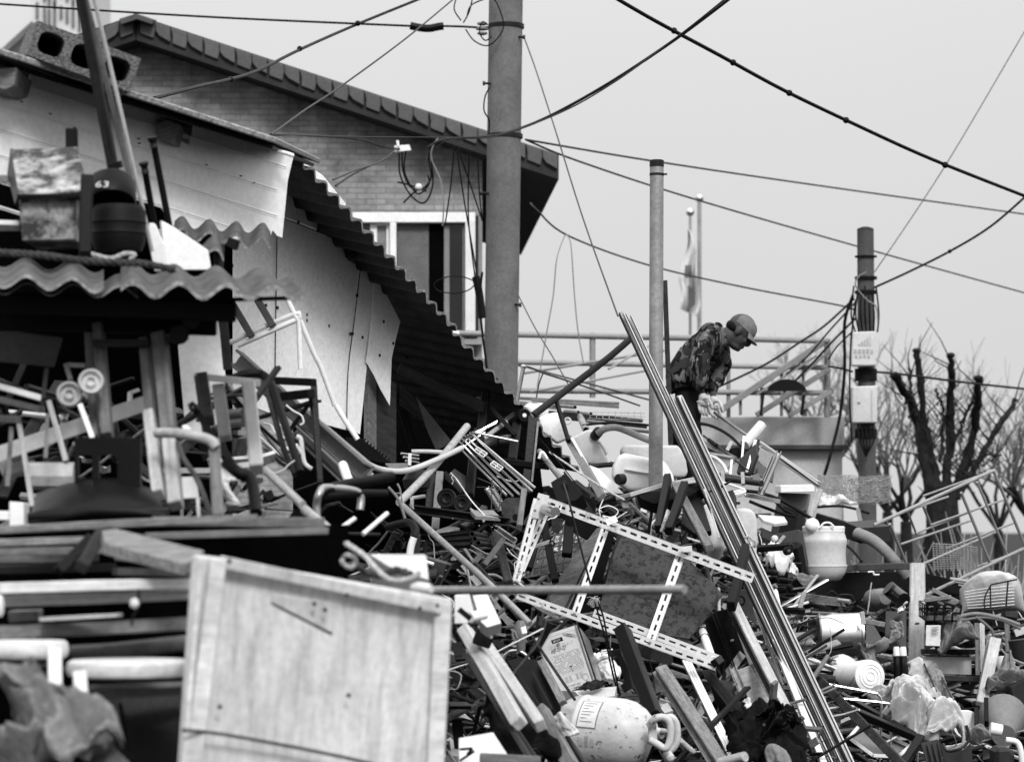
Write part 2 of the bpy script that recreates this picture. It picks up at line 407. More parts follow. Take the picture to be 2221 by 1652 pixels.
def T(name, label, cat, m, pts, w, parent=None, n=10, sub=6, group=None, closed=False, taper=None, hollow=False):
    Y = sum(p[2] for p in pts) / len(pts); r = W(w, Y) / 2
    ps = [P(p) for p in pts]
    c = sum(ps, Vector()) / len(ps)
    if closed:
        q = [ps[-1]] + ps + [ps[0], ps[1]]
        sm = smooth_path(q, sub); ps = sm[sub:len(sm) - sub - 1]
    else: ps = smooth_path(ps, sub) if sub > 1 else ps
    loc = Matrix.Translation(c)
    if len(pts) == 2:                                 # straight pipe: local x along it
        m4 = frame_of(ps[0], ps[-1]); inv = m4.inverted()
    else: m4 = loc; inv = loc.inverted()
    q = [inv @ p for p in ps]
    rr = r if not taper else [r * (1 + (taper - 1) * i / (len(q) - 1)) for i in range(len(q))]
    mb = MB()
    if hollow and len(q) == 2:
        d = (q[1] - q[0]).normalized()
        mb.lathe(q[0], q[1], [(0, r * .8), (0, r), (1, r), (1, r * .8), (.9, r * .78), (.1, r * .78), (0, r * .8)], n=max(n, 14), cap=False)
    else: mb.tube(q, rr, n, closed)
    return tag(mk(name, mb, m, m4, parent, smooth=True), label, cat, group)
def plane_frame(ps):
    c = sum(ps, Vector()) / len(ps)
    nrm = Vector()
    for i in range(len(ps)):
        a, b = ps[i] - c, ps[(i + 1) % len(ps)] - c
        nrm += a.cross(b)
    nrm.normalize()
    if nrm.dot(EYE - c) < 0: nrm = -nrm
    x = ps[1] - ps[0]; x = (x - nrm * x.dot(nrm)).normalized(); y = nrm.cross(x)
    m = Matrix((x, y, nrm)).transposed().to_4x4(); m.translation = c
    return m
def Q(name, label, cat, m, pts, t=.015, parent=None, group=None, bevel=.002, m4=None):
    """a flat board or sheet with the outline pts, its front on them and its thickness behind"""
    ps = [P(p) if not isinstance(p, Vector) else p for p in pts]
    m4 = m4 or plane_frame(ps); inv = m4.inverted()
    mb = MB().prism([((inv @ p).x, (inv @ p).y) for p in ps], -t, 0)
    return tag(mk(name, mb, m, m4, parent, bevel=bevel), label, cat, group)
def LA(name, label, cat, m, a, b, prof, parent=None, n=28, group=None, smooth=True, mats=None):
    """a turned body round the axis a-b; prof (fraction, radius as seen in the crop)"""
    A, Bp = P(a), P(b); Y = (a[2] + b[2]) / 2
    m4 = frame_of(A, Bp); L = (Bp - A).length
    mb = MB().lathe((-L / 2, 0, 0), (L / 2, 0, 0), [(q, W(r, Y)) for q, r in prof], n)
    return tag(mk(name, mb, m, m4, parent, smooth=smooth), label, cat, group)
def BX(name, label, cat, m, pts, d, parent=None, group=None, bevel=.004, shift=(0, 0, 0)):
    """a box whose front face has the four corners pts (as seen), running d metres back along its normal"""
    return Q(name, label, cat, m, pts, d, parent, group, bevel)
def text_mesh(body, size, name, m, M4, parent, shear=0, ext=.0006, align='LEFT'):
    cu = bpy.data.curves.new(name, 'FONT'); cu.body = body; cu.size = size; cu.extrude = ext; cu.shear = shear; cu.align_x = align
    cu.resolution_u = 2
    o = bpy.data.objects.new(name + '_src', cu); col.objects.link(o)
    dg = bpy.context.evaluated_depsgraph_get(); dg.update()
    me = bpy.data.meshes.new_from_object(o.evaluated_get(dg))
    col.objects.unlink(o); bpy.data.objects.remove(o)
    me.materials.clear(); me.materials.append(M[m])
    t = bpy.data.objects.new(name, me); col.objects.link(t); t.matrix_basis = M4
    if parent is not None: adopt(t, parent)
    return t
def copy_tree(o, parent=None, delta=None, **kw):
    c = o.copy(); col.objects.link(c)
    if parent is not None: c.parent = parent
    elif delta is not None: c.matrix_basis = delta @ o.matrix_basis
    for ch in o.children: copy_tree(ch, c)
    return c
def corrugated(name, label, cat, c00, c10, c01, c11, wav, amp, thick, mats, parent=None, jag=0.0, nv=10, group=None, seed=0):
    """sheet with waves counted along c00->c10 and ridges running c00->c01; corners are points (front edge c00-c10)"""
    A, Bv, C, D = c00, c10, c01, c11
    nrm = (Bv - A).cross(C - A).normalized()
    if nrm.z < 0: nrm = -nrm
    c = (A + Bv + C + D) / 4; m4 = Matrix.Translation(c)
    nu = int(wav * 10); rnd = random.Random(seed)
    jg = [jag * 1.6 * noise.noise(Vector((i * .09 + seed * 7.1, seed, 0))) + jag * .12 * rnd.uniform(-1, 1) for i in range(nu + 1)]
    def pt(u, v, off):
        i = int(round(u * nu)); vv = v + (jg[i] * (1 - v) if v < .5 else 0)
        p = A.lerp(Bv, u).lerp(C.lerp(D, u), vv)
        return p - c + nrm * (amp * math.sin(2 * math.pi * wav * u) + off + .25 * amp * noise.noise(p * 2.5))
    mb = MB()
    mb.grid(lambda u, v: pt(u, v, thick / 2), nu, nv, 0)
    mb.grid(lambda u, v: pt(u, v, -thick / 2), nu, nv, 1)
    s = (nu + 1) * (nv + 1)
    def e(i, j): return i * (nv + 1) + j
    for i in range(nu):
        mb.f.append([e(i, 0), e(i + 1, 0), s + e(i + 1, 0), s + e(i, 0)]); mb.m.append(2)
        mb.f.append([e(i, nv), e(i + 1, nv), s + e(i + 1, nv), s + e(i, nv)]); mb.m.append(2)
    for j in range(nv):
        mb.f.append([e(0, j), e(0, j + 1), s + e(0, j + 1), s + e(0, j)]); mb.m.append(2)
        mb.f.append([e(nu, j), e(nu, j + 1), s + e(nu, j + 1), s + e(nu, j)]); mb.m.append(2)
    return tag(mk(name, mb, mats, m4, parent, smooth=True), label, cat, group)
# ================================================================ SETTING
T0 = (0, 0, K); T1 = (0, 0, 2.203); T2 = (1000, 0, 2.203); T3 = (0, 700, 2.203); T4 = (900, 700, 2.203); T5 = (0, 1400, 2.203)
T6 = (900, 1400, 2.203); T7 = (0, 2150, 2.002); T8 = (900, 2150, 2.002); T9 = (1800, 1400, 3.147); T10 = (2400, 1100, 2.203)
T11 = (1800, 1900, 2.003); T12 = (1800, 2300, 2.448); T13 = (2600, 2300, 2.448); T14 = (3100, 1800, 2.448); T15 = (3100, 2300, 2.448)
T16 = (3000, 800, 1.502); T17 = (2350, 1450, 2.754); T18 = (1500, 1850, 3.672); T19 = (2850, 1850, 3.004); T20 = (2000, 2400, 4.858)
fr(*T0)

g = MB(); g.grid(lambda u, v: Vector((-900 + 1800 * u, -200 + 2000 * v, 0)), 4, 4)
tag(mk('ground', g, 'ground_dirt'), 'bare dark earth under the scrap yard and houses', 'ground', kind='structure')

def heap_z(x, y):
    c = .65 + .25 * (y - 12) - .62
    c = min(c, 1.86)
    rgt = -.42 + .16 * (y - 12)
    k = min(1, max(0, (x - 1.1) / 1.0)); z = c * (1 - k) + min(rgt, .85) * k
    if x < -.6: z *= max(.25, 1 - (-.6 - x) * .7)
    z *= min(1, max(0, (24.5 - y) / 2.5)) if y > 22 else 1
    z *= min(1, max(0, (y - 9.5) / 2))
    return max(-.05, z + .10 * noise.noise(Vector((x * 2.2, y * 2.2, 0))) + .05 * noise.noise(Vector((x * 6, y * 6, 3))))
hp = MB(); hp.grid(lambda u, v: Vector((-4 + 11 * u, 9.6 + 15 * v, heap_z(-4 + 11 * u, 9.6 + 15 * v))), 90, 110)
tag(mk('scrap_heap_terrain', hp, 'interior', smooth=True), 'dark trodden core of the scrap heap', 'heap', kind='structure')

# ---------------------------------------------------------------- far tower and gable at the top left
tw = G('apartment_tower', 'pale far apartment tower with dark window strips behind the shed roof', 'building', Vector((P((120, 0, 130)).x, 132, 0)))
a, b = P((66, -120, 130)), P((186, 60, 130))
mk('wall', MB().box(((a.x + b.x) / 2, 134, (a.z) / 2), (b.x - a.x, 8, a.z)), 'tower_wall', parent=tw)
for i, u in enumerate((78, 94, 104, 116, 130, 143, 156, 170)):
    for v0, v1 in ((-80 + 9 * (i % 3), -8 + 10 * (i % 4)), (6 + 7 * (i % 3), 40 + 9 * (i % 4))):
        p0, p1 = P((u, v0, 129.9)), P((u + 5, v1, 129.9))
        mk('window', MB().box(((p0.x + p1.x) / 2, 129.95, (p0.z + p1.z) / 2), (p1.x - p0.x, .2, abs(p0.z - p1.z))), 'curtain', parent=tw)
gh = G('gabled_house', 'pale far house with a sloping roof edge above the cinder block', 'building', Vector((P((20, 0, 60)).x, 61, 0)))
Q('wall', None, None, 'tower_wall', [(-70, 200, 60), (-70, 190, 60), (70, 62, 60), (110, 130, 60), (110, 560, 60), (-70, 560, 60)], 5, gh)
B('roof_edge', None, None, 'paint_grey', (-75, 186, 59.8), (74, 50, 59.8), 13, .5, parent=gh)

# ---------------------------------------------------------------- brick house behind
hs = G('brick_house', 'brick gable house with scalloped verge tiles and a white framed window', 'house', Vector((P((640, 0, 28.4)).x, 28.4, 0)))
D = Vector((-.34, 7.7, 0))
wall_pts = [P((-250, 290, 28.4)), P((295, 90, 28.4)), P((1046, 325, 28.4))]
lo = [Vector((wall_pts[2].x, 28.4, 0)), Vector((wall_pts[0].x, 28.4, 0))]
wp = wall_pts + lo
c = Vector((0, 28.4, 0))
wb = MB(); n_ = len(wp)
wb.add([p - c for p in wp] + [p + D * .95 - c for p in wp], [list(range(n_)), list(range(n_, 2 * n_))[::-1]] + [(i, (i + 1) % n_, n_ + (i + 1) % n_, n_ + i) for i in range(n_)])
mk('wall', wb, 'brick', Matrix.Translation(c), hs)
def roof_slab(u0, v0, u1, v1, th, Y=28.0):
    A, Bp = P((u0, v0, Y)), P((u1, v1, Y)); A2, B2 = P((u0, v0 + th, Y)), P((u1, v1 + th, Y))
    vs = [A, Bp, B2, A2]; mb = MB().add(vs + [p + D for p in vs], [(0, 1, 2, 3), (7, 6, 5, 4), (0, 4, 5, 1), (1, 5, 6, 2), (2, 6, 7, 3), (3, 7, 4, 0)])
    return mk('roof', mb, 'soffit', None, hs)
rf = roof_slab(296, 33, 1212, 335, 54); rf2 = roof_slab(294, 33, -260, 216, 54)
# verge tiles, one by one
def verge(roof, u0, v0, u1, v1, n, flip=1):
    dx, dy = (u1 - u0) / n, (v1 - v0) / n
    for i in range(n):
        x, y = u0 + dx * i, v0 + dy * i
        up, dn = -3, 32
        if i % 2 == 0:
            pts = [(x, y + up), (x + dx, y + up + dy), (x + dx * 1.05, y + dy + 12), (x + dx * .92, y + dy + dn), (x + dx * .1, y + dn), (x + dx * .12, y + 16)]
        else:
            pts = [(x + dx * .03, y + up), (x + dx * .97, y + up + dy), (x + dx * .97, y + dy + dn - 3), (x + dx * .3, y + dn - 5), (x + dx * .08, y + 17)]
        Yt = 27.97 if i % 2 == 0 else 27.955
        Q('verge_tile', None, None, 'tile', [(p[0], p[1], Yt) for p in pts], .05, roof, bevel=.006)
verge(rf, 300, 40, 1210, 338, 26); verge(rf2, 292, 40, 30, 126, 8)
B('ridge_cap', None, None, 'tile', (262, 47, 27.95), (297, 36, 27.95), 13, .2, parent=rf); B('ridge_cap', None, None, 'tile', (293, 35, 27.95), (335, 49, 27.95), 12, .2, parent=rf)
wd = mk('window', MB().box(P((900, 598, 28.36)), (1.24, .03, 1.16)), 'glass_dark', None, hs)
YW = 28.3
for (u0, v0, u1, v1, t) in ((765, 462, 1031, 484, .12), (765, 718, 1031, 730, .14), (1009, 484, 1031, 718, .12), (846, 484, 860, 718, .12)):
    p0, p1 = P((u0, v0, YW)), P((u1, v1, YW))
    mk('frame', MB().box(((p0.x + p1.x) / 2, YW, (p0.z + p1.z) / 2), (p1.x - p0.x, t, p0.z - p1.z)), 'paint_white', None, wd, bevel=.006)
for (u0, v0, u1, v1, m_) in ((803, 474, 846, 490, 'paint_white'), (803, 490, 818, 716, 'paint_white'), (838, 490, 846, 716, 'paint_white'), (963, 488, 975, 716, 'paint_grey'), (1003, 488, 1009, 716, 'paint_grey')):
    p0, p1 = P((u0, v0, 28.33)), P((u1, v1, 28.33))
    mk('sash', MB().box(((p0.x + p1.x) / 2, 28.335, (p0.z + p1.z) / 2), (p1.x - p0.x, .05, p0.z - p1.z)), m_, None, wd, bevel=.004)
for (u0, u1, m_) in ((862, 930, 'curtain'), (930, 963, 'interior'), (818, 838, 'paint_grey')):
    p0, p1 = P((u0, 486, 28.345)), P((u1, 716, 28.345))
    mk('curtain', MB().box(((p0.x + p1.x) / 2, 28.343, (p0.z + p1.z) / 2), (p1.x - p0.x, .008, p0.z - p1.z)), m_, None, wd)
Q('sill', None, None, 'rail_paint', [(985, 735, 28.25), (1046, 735, 28.25), (1046, 747, 28.25), (985, 747, 28.25)], .1, wd)
Q('corner_strip', None, None, 'rail_paint', [(1034, 470, 28.38), (1046, 470, 28.38), (1046, 900, 28.38), (1034, 900, 28.38)], .02, hs)

# ---------------------------------------------------------------- utility poles
def pole(name, label, m, top, bot, w0, w1):
    A, Bp = P(top), P(bot)
    k = Bp.z / (A.z - Bp.z); Bp = Bp + (Bp - A) * k            # down to the ground
    w1 = w1 + (w1 - w0) * k * .3
    r0, r1 = W(w0, top[2]) / 2, W(w1, bot[2]) / 2
    e = G(name, label, 'pole', Bp)
    L = (A - Bp).length
    mk('shaft', MB().lathe((0, 0, 0), A - Bp, [(0, r1), (.33, r1 * .67 + r0 * .33), (.66, r1 * .34 + r0 * .66), (1, r0)], 28), m, Matrix.Translation(Bp), e, smooth=True)
    return e
cp = pole('utility_pole', 'tall weathered concrete utility pole carrying wires in front of the brick house', 'concrete', (1099, -140, 22), (1086, 860, 22), 74, 74)
for (u, v, s) in ((1050, 182, -1), (1044, 420, -1), (1136, 80, 1), (1128, 660, 1)):
    A = P((u + (22 if s < 0 else -22), v, 21.95)); Bp = P((u - 2 * s, v + s, 21.9))
    mk('step_bolt', MB().tube([A, Bp], .009, 8).tube([Bp, Bp + Vector((.018 * s, 0, 0))], .017, 8), 'paint_dark', None, cp, smooth=True)
for v in (62, 300):
    A = P((1098 - (v > 200) * 3, v, 22))
    mk('strap_band', MB().lathe(A, A + Vector((0, 0, .03)), [(0, .131), (0, .137), (1, .137), (1, .131)], 28), 'paint_dark', None, cp, smooth=True)
ins = MB().tube([P((1035, 62, 22)), P((1066, 60, 22))], .012, 8)
mk('insulator_bracket', ins, 'paint_dark', None, cp, smooth=True)
for (v, r) in ((49, 11), (60, 14), (70, 11)):
    A = P((1046, v, 21.98)); mk('insulator', MB().lathe(A, A + Vector((0, 0, -.022)), [(0, .02), (.2, W(r, 22)), (.7, W(r, 22)), (1, .02)], 16), 'cable_pale', None, cp, smooth=True)
for k, pts in enumerate(([(1058, 55), (1046, 48), (1040, 70), (1052, 88), (1066, 80)], [(1010, 64), (1030, 90), (1062, 98), (1092, 60), (1078, 8), (1062, -6)], [(1000, 45), (985, 20), (992, -10)], [(1012, 40), (1022, 12), (1058, -4)], [(1005, 50), (1018, 25), (1026, -10)])):
    T('jumper_wire', None, None, 'cable', [(u, v, 21.8) for u, v in pts], 3.2, cp, 6)
T('ground_wire', None, None, 'cable', [(1062, 190, 21.7), (1052, 210, 21.7), (1050, 240, 21.7), (1061, 262, 21.75), (1060, 290, 21.75)], 3.5, cp, 6)
T('drop_cable', None, None, 'cable', [(1046, 590, 21.7), (1040, 650, 21.7), (1046, 720, 21.7), (1056, 800, 21.7), (1060, 880, 21.7)], 6, cp, 6)
T('splice_bundle', None, None, 'cable', [(1032, 600, 21.72), (1040, 640, 21.72), (1046, 690, 21.72)], 17, cp, 8)
T('cable_ring', None, None, 'cable', [(944, 612, 21.8), (985, 598, 21.8), (1028, 610, 21.8), (1018, 628, 21.8), (985, 636, 21.8), (950, 630, 21.8)], 3, cp, 6, closed=True)

p2 = pole('utility_pole', 'short dark utility pole with two white meter boxes at the right', 'paint_mid', (1877, 497, 26), (1881, 1030, 26), 36, 40)
mk('pole_cap', MB().lathe(P((1877, 499, 26)), P((1877, 492, 26)), [(0, .078), (.5, .07), (1, .03)], 16), 'rusty', None, p2, smooth=True)
def meter(u0, v0, u1, v1, Y, kids):
    BX_ = Q('meter_box', None, None, 'plastic_milk', [(u0, v0, Y), (u1, v0 - 2, Y), (u1, v1, Y), (u0, v1, Y)], .14, p2, bevel=.01)
    for (a0, b0, a1, b1, m_) in kids:
        Q('panel_mark', None, None, m_, [(a0, b0, Y - .006), (a1, b0, Y - .006), (a1, b1, Y - .006), (a0, b1, Y - .006)], .004, BX_, bevel=0)
meter(1847, 720, 1900, 793, 25.8, [(1862, 733 + 12 - k * 3, 1865, 749, 'ink_grey') for k in range(0)] + [(1862 + 6 * k, 745 - 4 * k, 1865 + 6 * k, 750, 'ink_pale') for k in range(5)] + [(1852 + 9 * k, 757, 1858 + 9 * k, 766, 'ink_pale') for k in range(5)] + [(1855 + 9 * k, 769, 1860 + 9 * k, 776, 'ink_pale') for k in range(4)])
meter(1848, 838, 1903, 917, 25.8, [(1890, 845, 1892, 912, 'ink_pale'), (1860, 872, 1866, 875, 'ink_grey')])
for (v, w_) in ((555, 3), (600, 6), (630, 7), (800, 26), (930, 20)):
    A = P((1878, v, 26)); mk('strap_band', MB().lathe(A, A - Vector((0, 0, W(w_, 26))), [(0, .085), (0, .10), (1, .10), (1, .085)], 20), 'rubber', None, p2, smooth=True)
for k in range(7):
    u = 1852 + 8 * k
    T('pole_cable', None, None, 'cable', [(u, 620 + 10 * (k % 3), 25.85), (u - 6 + 2 * k, 680, 25.8), (u + 3, 720, 25.85)], 4, p2, 6)
    if 0 < k < 6: T('pole_cable', None, None, 'cable', [(u, 915, 25.85), (u + 4, 950, 25.8), (1878, 990, 25.8)], 4, p2, 6)
T('hanging_cable', None, None, 'cable', [(1850, 640, 25.7), (1832, 700, 25.7), (1832, 800, 25.7), (1822, 900, 25.7), (1800, 990, 25.6), (1788, 1030, 25.6)], 7, p2, 8)
T('hanging_cable', None, None, 'cable', [(1856, 650, 25.7), (1846, 740, 25.7), (1843, 850, 25.7), (1848, 960, 25.7)], 4, p2, 8)
T('loop_cable', None, None, 'cable_pale', [(1880, 590, 25.75), (1862, 600, 25.75), (1856, 620, 25.75), (1880, 650, 25.75), (1900, 665, 25.75), (1904, 700, 25.75)], 3.5, p2, 6)

st = G('steel_post', 'upright galvanised steel post standing in the heap before the man', 'post', (1424, 1060, 15.85))
LA('shaft', None, None, 'galv', (1422, 1062, 15.85), (1424.5, 352, 15.85), [(0, 15.5), (1, 15)], st)
LA('cap', None, None, 'paint_dark', (1424.5, 362, 15.85), (1424.5, 347, 15.85), [(0, 15.8), (.9, 15.8), (.92, 13), (1, 13)], st)
LA('clamp_band', None, None, 'paint_dark', (1424.5, 381, 15.85), (1424.5, 376, 15.85), [(0, 16), (1, 16)], st)
B('clamp_bolt', None, None, 'paint_dark', (1436, 378, 15.83), (1447, 378, 15.83), 4, parent=st)
B('dark_post', 'thin dark wrapped post leaning right behind the steel post', 'post', 'rusty', (1442, 608, 17.5), (1456, 1000, 17.5), 11, .03)

# ---------------------------------------------------------------- overhead wires
def wire(label, pts, w, m='cable', name='overhead_wire', knots=()):
    o = T(name, label, 'wire', m, pts, w, None, 6, 8)
    for (u, v, Y) in knots:
        p = P((u, v, Y)); mk('cable_tie', MB().ball(p, W(w * .9, Y), 6), m, None, o, smooth=True)
    return o
wire('straight wire from the left edge to the splice beside the concrete pole', [(-20, 8, 23), (450, 37, 22.5), (895, 57, 22)], 5)
T('splice_sleeve', 'dark lumpy splice sleeve on the wire beside the concrete pole', 'splice', 'cable', [(890, 56, 22), (908, 60, 22), (930, 62, 22), (952, 58, 22), (962, 57, 22)], 17, None, 8)
wire('short dark lead between the splice sleeve and the pole insulators', [(960, 57, 22), (1000, 58, 22), (1036, 60, 22)], 5)
wire('thick black cable rising from the shed roof to the top edge', [(335, 213, 14), (430, 188, 15), (500, 172, 16), (560, 153, 17), (650, 108, 18.5), (770, 55, 20), (905, 0, 21), (940, -14, 21)], 7, knots=((500, 172, 16), (650, 106, 18.5), (776, 51, 20)))
wire('thin twin wire running from the top edge down to the shed roof end', [(996, -12, 20), (880, 84, 18), (740, 187, 16), (660, 240, 14.6), (588, 293, 13)], 4, 'cable_grey')
wire('black cable across the gable wall into the white connector', [(588, 293, 13), (640, 292, 18), (700, 296, 22), (780, 303, 23), (830, 318, 23.5), (866, 323, 24)], 5)
wire('thin taut wire from the shed roof end to the concrete pole', [(588, 291, 13), (800, 297, 18), (1062, 298, 22)], 2.5, 'cable_grey')
wire('thick double cable swooping from the concrete pole up to the top edge', [(930, 318, 24), (960, 303, 23), (1010, 299, 22), (1070, 294, 21), (1130, 278, 20), (1210, 243, 19), (1330, 175, 18), (1470, 82, 17), (1600, -16, 16)], 6)
wire('lighter strand lashed along the swooping double cable', [(940, 330, 24), (975, 302, 22.9), (1070, 297, 20.9), (1210, 247, 18.9), (1330, 180, 17.9), (1472, 78, 16.9), (1590, -16, 15.9)], 3, 'cable_grey')
wire('heaviest black cable sweeping across the sky to the right edge', [(1325, -10, 17), (1420, 45, 17.2), (1560, 120, 17.5), (1700, 196, 18), (1850, 268, 18.5), (2020, 345, 19), (2240, 432, 20)], 8, knots=((1462, 67, 17.3), (1590, 136, 17.6), (1712, 202, 18), (1835, 261, 18.4), (2050, 358, 19.1)))
wire('gently sagging wire from the concrete pole to the right edge, upper one', [(1140, 303, 22), (1420, 350, 24), (1800, 406, 27), (2240, 467, 30)], 4.2, 'cable_grey')
wire('long grey wire passing behind the dark utility pole', [(1140, 303, 22), (1250, 348, 23), (1500, 430, 25), (1880, 540, 28), (2240, 640, 31)], 4, 'cable_grey')
wire('grey wire from behind the concrete pole to the dark utility pole', [(1150, 440, 24), (1165, 456, 24), (1230, 510, 24.3), (1400, 573, 25), (1600, 620, 25.6), (1820, 662, 26), (1852, 672, 26)], 4, 'cable_grey')
wire('thin guy wire from the concrete pole down to the aluminium rails', [(1138, 85, 21.9), (1165, 160, 21), (1210, 300, 19.6), (1265, 475, 18), (1340, 685, 16)], 3.4, 'cable_grey')
wire('finest wire slanting from the right edge to the dark utility pole', [(2240, 38, 27), (2050, 360, 26.6), (1897, 590, 26)], 2.2, 'cable_grey')
wire('black cable curving from the right edge to the dark utility pole', [(2240, 412, 24), (2150, 490, 24.6), (2060, 545, 25), (1970, 590, 25.6), (1893, 625, 26)], 5, knots=((2060, 545, 25),))
wire('black cable leaving the meter boxes past the pollarded tree', [(1895, 806, 26), (1960, 812, 27), (2100, 830, 28), (2240, 845, 29)], 5.5, knots=((1942, 810, 26.8),))
wire('slack pale loop hanging from the grey wire, left strand', [(1226, 508, 24.3), (1208, 560, 24), (1200, 640, 24), (1186, 720, 24), (1165, 840, 24)], 2.6, 'cable_pale')
wire('slack pale loop hanging from the grey wire, right strand', [(1226, 508, 24.3), (1238, 530, 24), (1246, 640, 24), (1254, 720, 24), (1266, 790, 24)], 2.6, 'cable_pale')
wire('thin line running down right from the foot of the concrete pole', [(1124, 640, 21.6), (1160, 710, 21), (1200, 776, 20.5), (1242, 850, 20)], 3, 'cable_grey')
for k, (pts, lb) in enumerate((([(1852, 648, 25.8), (1790, 705, 25.5), (1738, 740, 25.3), (1660, 790, 25), (1560, 838, 24.6)], 'longest cable of the bunch fanning left from the dark pole'),
        ([(1856, 655, 25.8), (1800, 716, 25.7), (1752, 772, 25.7), (1705, 812, 25.7)], 'second cable of the bunch fanning left from the dark pole'),
        ([(1856, 690, 25.8), (1806, 740, 25.7), (1760, 790, 25.7), (1700, 850, 25.7)], 'third cable of the bunch fanning left from the dark pole'),
        ([(1850, 718, 25.8), (1815, 752, 25.8), (1797, 780, 25.8)], 'short cable from the dark pole to the railing corner'),
        ([(1850, 806, 25.8), (1820, 798, 25.8), (1796, 794, 25.8)], 'short level cable tying the railing corner to the dark pole'))):
    wire(lb, pts, 5 if k % 2 == 0 else 4)
# connector and loops on the gable wall
cn = G('cable_junction', 'white cable connector with coiled black loops hanging before the gable wall', 'connector', (870, 325, 24))
Q('connector_body', None, None, 'paint_white', [(855, 316, 24), (888, 314, 24), (892, 326, 24), (856, 330, 24)], .05, cn); B('connector_stem', None, None, 'paint_white', (862, 305, 24), (864, 318, 24), 6, parent=cn)
for pts in ([(872, 330), (874, 370), (890, 405), (915, 410), (935, 385), (930, 340), (945, 305)], [(866, 332), (868, 380), (892, 425), (920, 440), (938, 405), (936, 350), (930, 310)],
            [(880, 328), (878, 375), (905, 420), (930, 400), (928, 380)], [(862, 395), (890, 402), (925, 415)], [(875, 440), (890, 425), (905, 412)]):
    T('loop', None, None, 'cable', [(u, v, 24) for u, v in pts], 4.2, cn, 6)
T('pale_lead', None, None, 'cable_pale', [(950, 300, 23.9), (938, 320, 23.9), (936, 345, 23.9), (955, 390, 23.9), (962, 440, 23.9), (960, 490, 23.9)], 3.5, cn, 6)
mk('clip', MB().ball(P((908, 406, 23.9)), .03, 6), 'paint_white', None, cn, smooth=True)
for k, (pts, lb) in enumerate((([(862, 322, 24), (825, 350, 22), (770, 370, 18), (722, 390, 15)], 'upper of two wires dropping left from the connector to the shed'), ([(864, 336, 24), (820, 352, 22), (770, 376, 18), (728, 403, 15)], 'lower of two wires dropping left from the connector to the shed'),
        ([(985, 318, 22), (978, 400, 22), (965, 490, 22)], 'leftmost hanging wire beside the window and the pole'), ([(990, 320, 22), (1006, 430, 22), (1025, 540, 22), (1038, 620, 22)], 'middle hanging wire running down to the pole splice'),
        ([(992, 318, 22), (1020, 400, 22), (1046, 478, 22)], 'hanging wire slanting to the pole from its strap'), ([(1018, 330, 22), (1016, 470, 22), (1030, 600, 22)], 'hanging wire dropping across the window frame'), ([(1036, 340, 21.9), (1040, 420, 21.9), (1046, 480, 21.9)], 'short hanging wire close against the concrete pole'))):
    wire(lb, pts, 3.6, 'cable' if k else 'cable_grey', 'hanging_wire')

# ---------------------------------------------------------------- flag poles
for (u, v, w, lb) in ((1517, 432, 9, 'taller bare flagpole with a white ball finial'), (1497, 462, 6, 'shorter flagpole with a ball finial and limp flag')):
    f = G('flagpole', lb, 'flagpole', Vector((P((u, v, 42)).x, 42, 0)))
    A = P((u, v, 42)); mk('shaft', MB().tube([Vector((A.x, 42, 0)), A], [W(w, 42) / 2 * 1.15, W(w, 42) / 2], 10), 'galv', None, f, smooth=True)
    mk('finial', MB().ball(P((u, v - 2, 42)), W(9, 42), 10), 'chrome', None, f, smooth=True)
fl = G('flag', 'limp white flag with dark bars hanging from the shorter flagpole', 'flag', (1497, 610, 41.8))
def fpt(u, v):                                                # cloth hanging in folds
    wl = 6 + 40 * min(1, v * 1.5); x = 1494 - wl * .45 + wl * u * (1 if v < .62 else 1 - .5 * (v - .62))
    return P((x + 5 * math.sin(v * 9), 498 + 190 * v - 18 * (1 - u) * (v > .6), 41.85 + .25 * math.sin(u * 7 + v * 5)))
mk('cloth', MB().grid(fpt, 14, 24), 'flag_cloth', None, fl, smooth=True, recalc=False)
for k in range(3):
    Q('bar', None, None, 'ink', [(1486 + 5 * k, 575, 41.55), (1489 + 5 * k, 575, 41.55), (1491 + 5 * k, 602, 41.55), (1487 + 5 * k, 602, 41.55)], .01, fl, bevel=0)
Q('fold', None, None, 'paint_mid', [(1492, 618, 41.5), (1508, 632, 41.5), (1508, 660, 41.5), (1493, 672, 41.5)], .01, fl, bevel=0)

# ---------------------------------------------------------------- flat roof with railing and stair on the right
dk = G('roof_terrace', 'low grey rendered building with a flat roof terrace behind the man', 'building', Vector((P((1670, 0, 26.3)).x, 26.3, 0)))
A, Bp = P((1505, 902, 26.3)), P((1832, 902, 26.3))
mk('parapet', MB().box(((A.x + Bp.x) / 2, 28.3, A.z - .135), (Bp.x - A.x, 4, .27)), 'render_wall', None, dk, bevel=.01)
mk('wall', MB().box(((A.x + Bp.x) / 2, 28.35, (A.z - .275) / 2), (Bp.x - A.x - .02, 3.9, A.z - .275)), 'render_wall', None, dk)
mk('ledge', MB().box(((A.x + Bp.x) / 2, 28.3, A.z - .283), (Bp.x - A.x + .06, 4.05, .03)), 'paint_mid', None, dk)
rl = G('railing', 'pale pipe railing round the flat roof behind the man', 'railing', (1794, 905, 26))
for (v0, v1, w) in ((723, 739, 13), (783, 797, 12), (846, 852, 12)):
    T('rail', None, None, 'rail_paint', [(996, v0, 26), (1796, v1, 26)], w, rl)
for (u, v0, v1, w) in ((1285, 722, 862, 13), (1003, 720, 905, 9), (1794, 735, 905, 14), (1580, 735, 905, 9)):
    T('post', None, None, 'rail_paint', [(u, v0, 26.02), (u, v1, 26.02)], w, rl)
sg = G('outdoor_stair', 'grey steel stair stringers and balusters beside the terrace railing', 'stair', (1700, 900, 25.9))
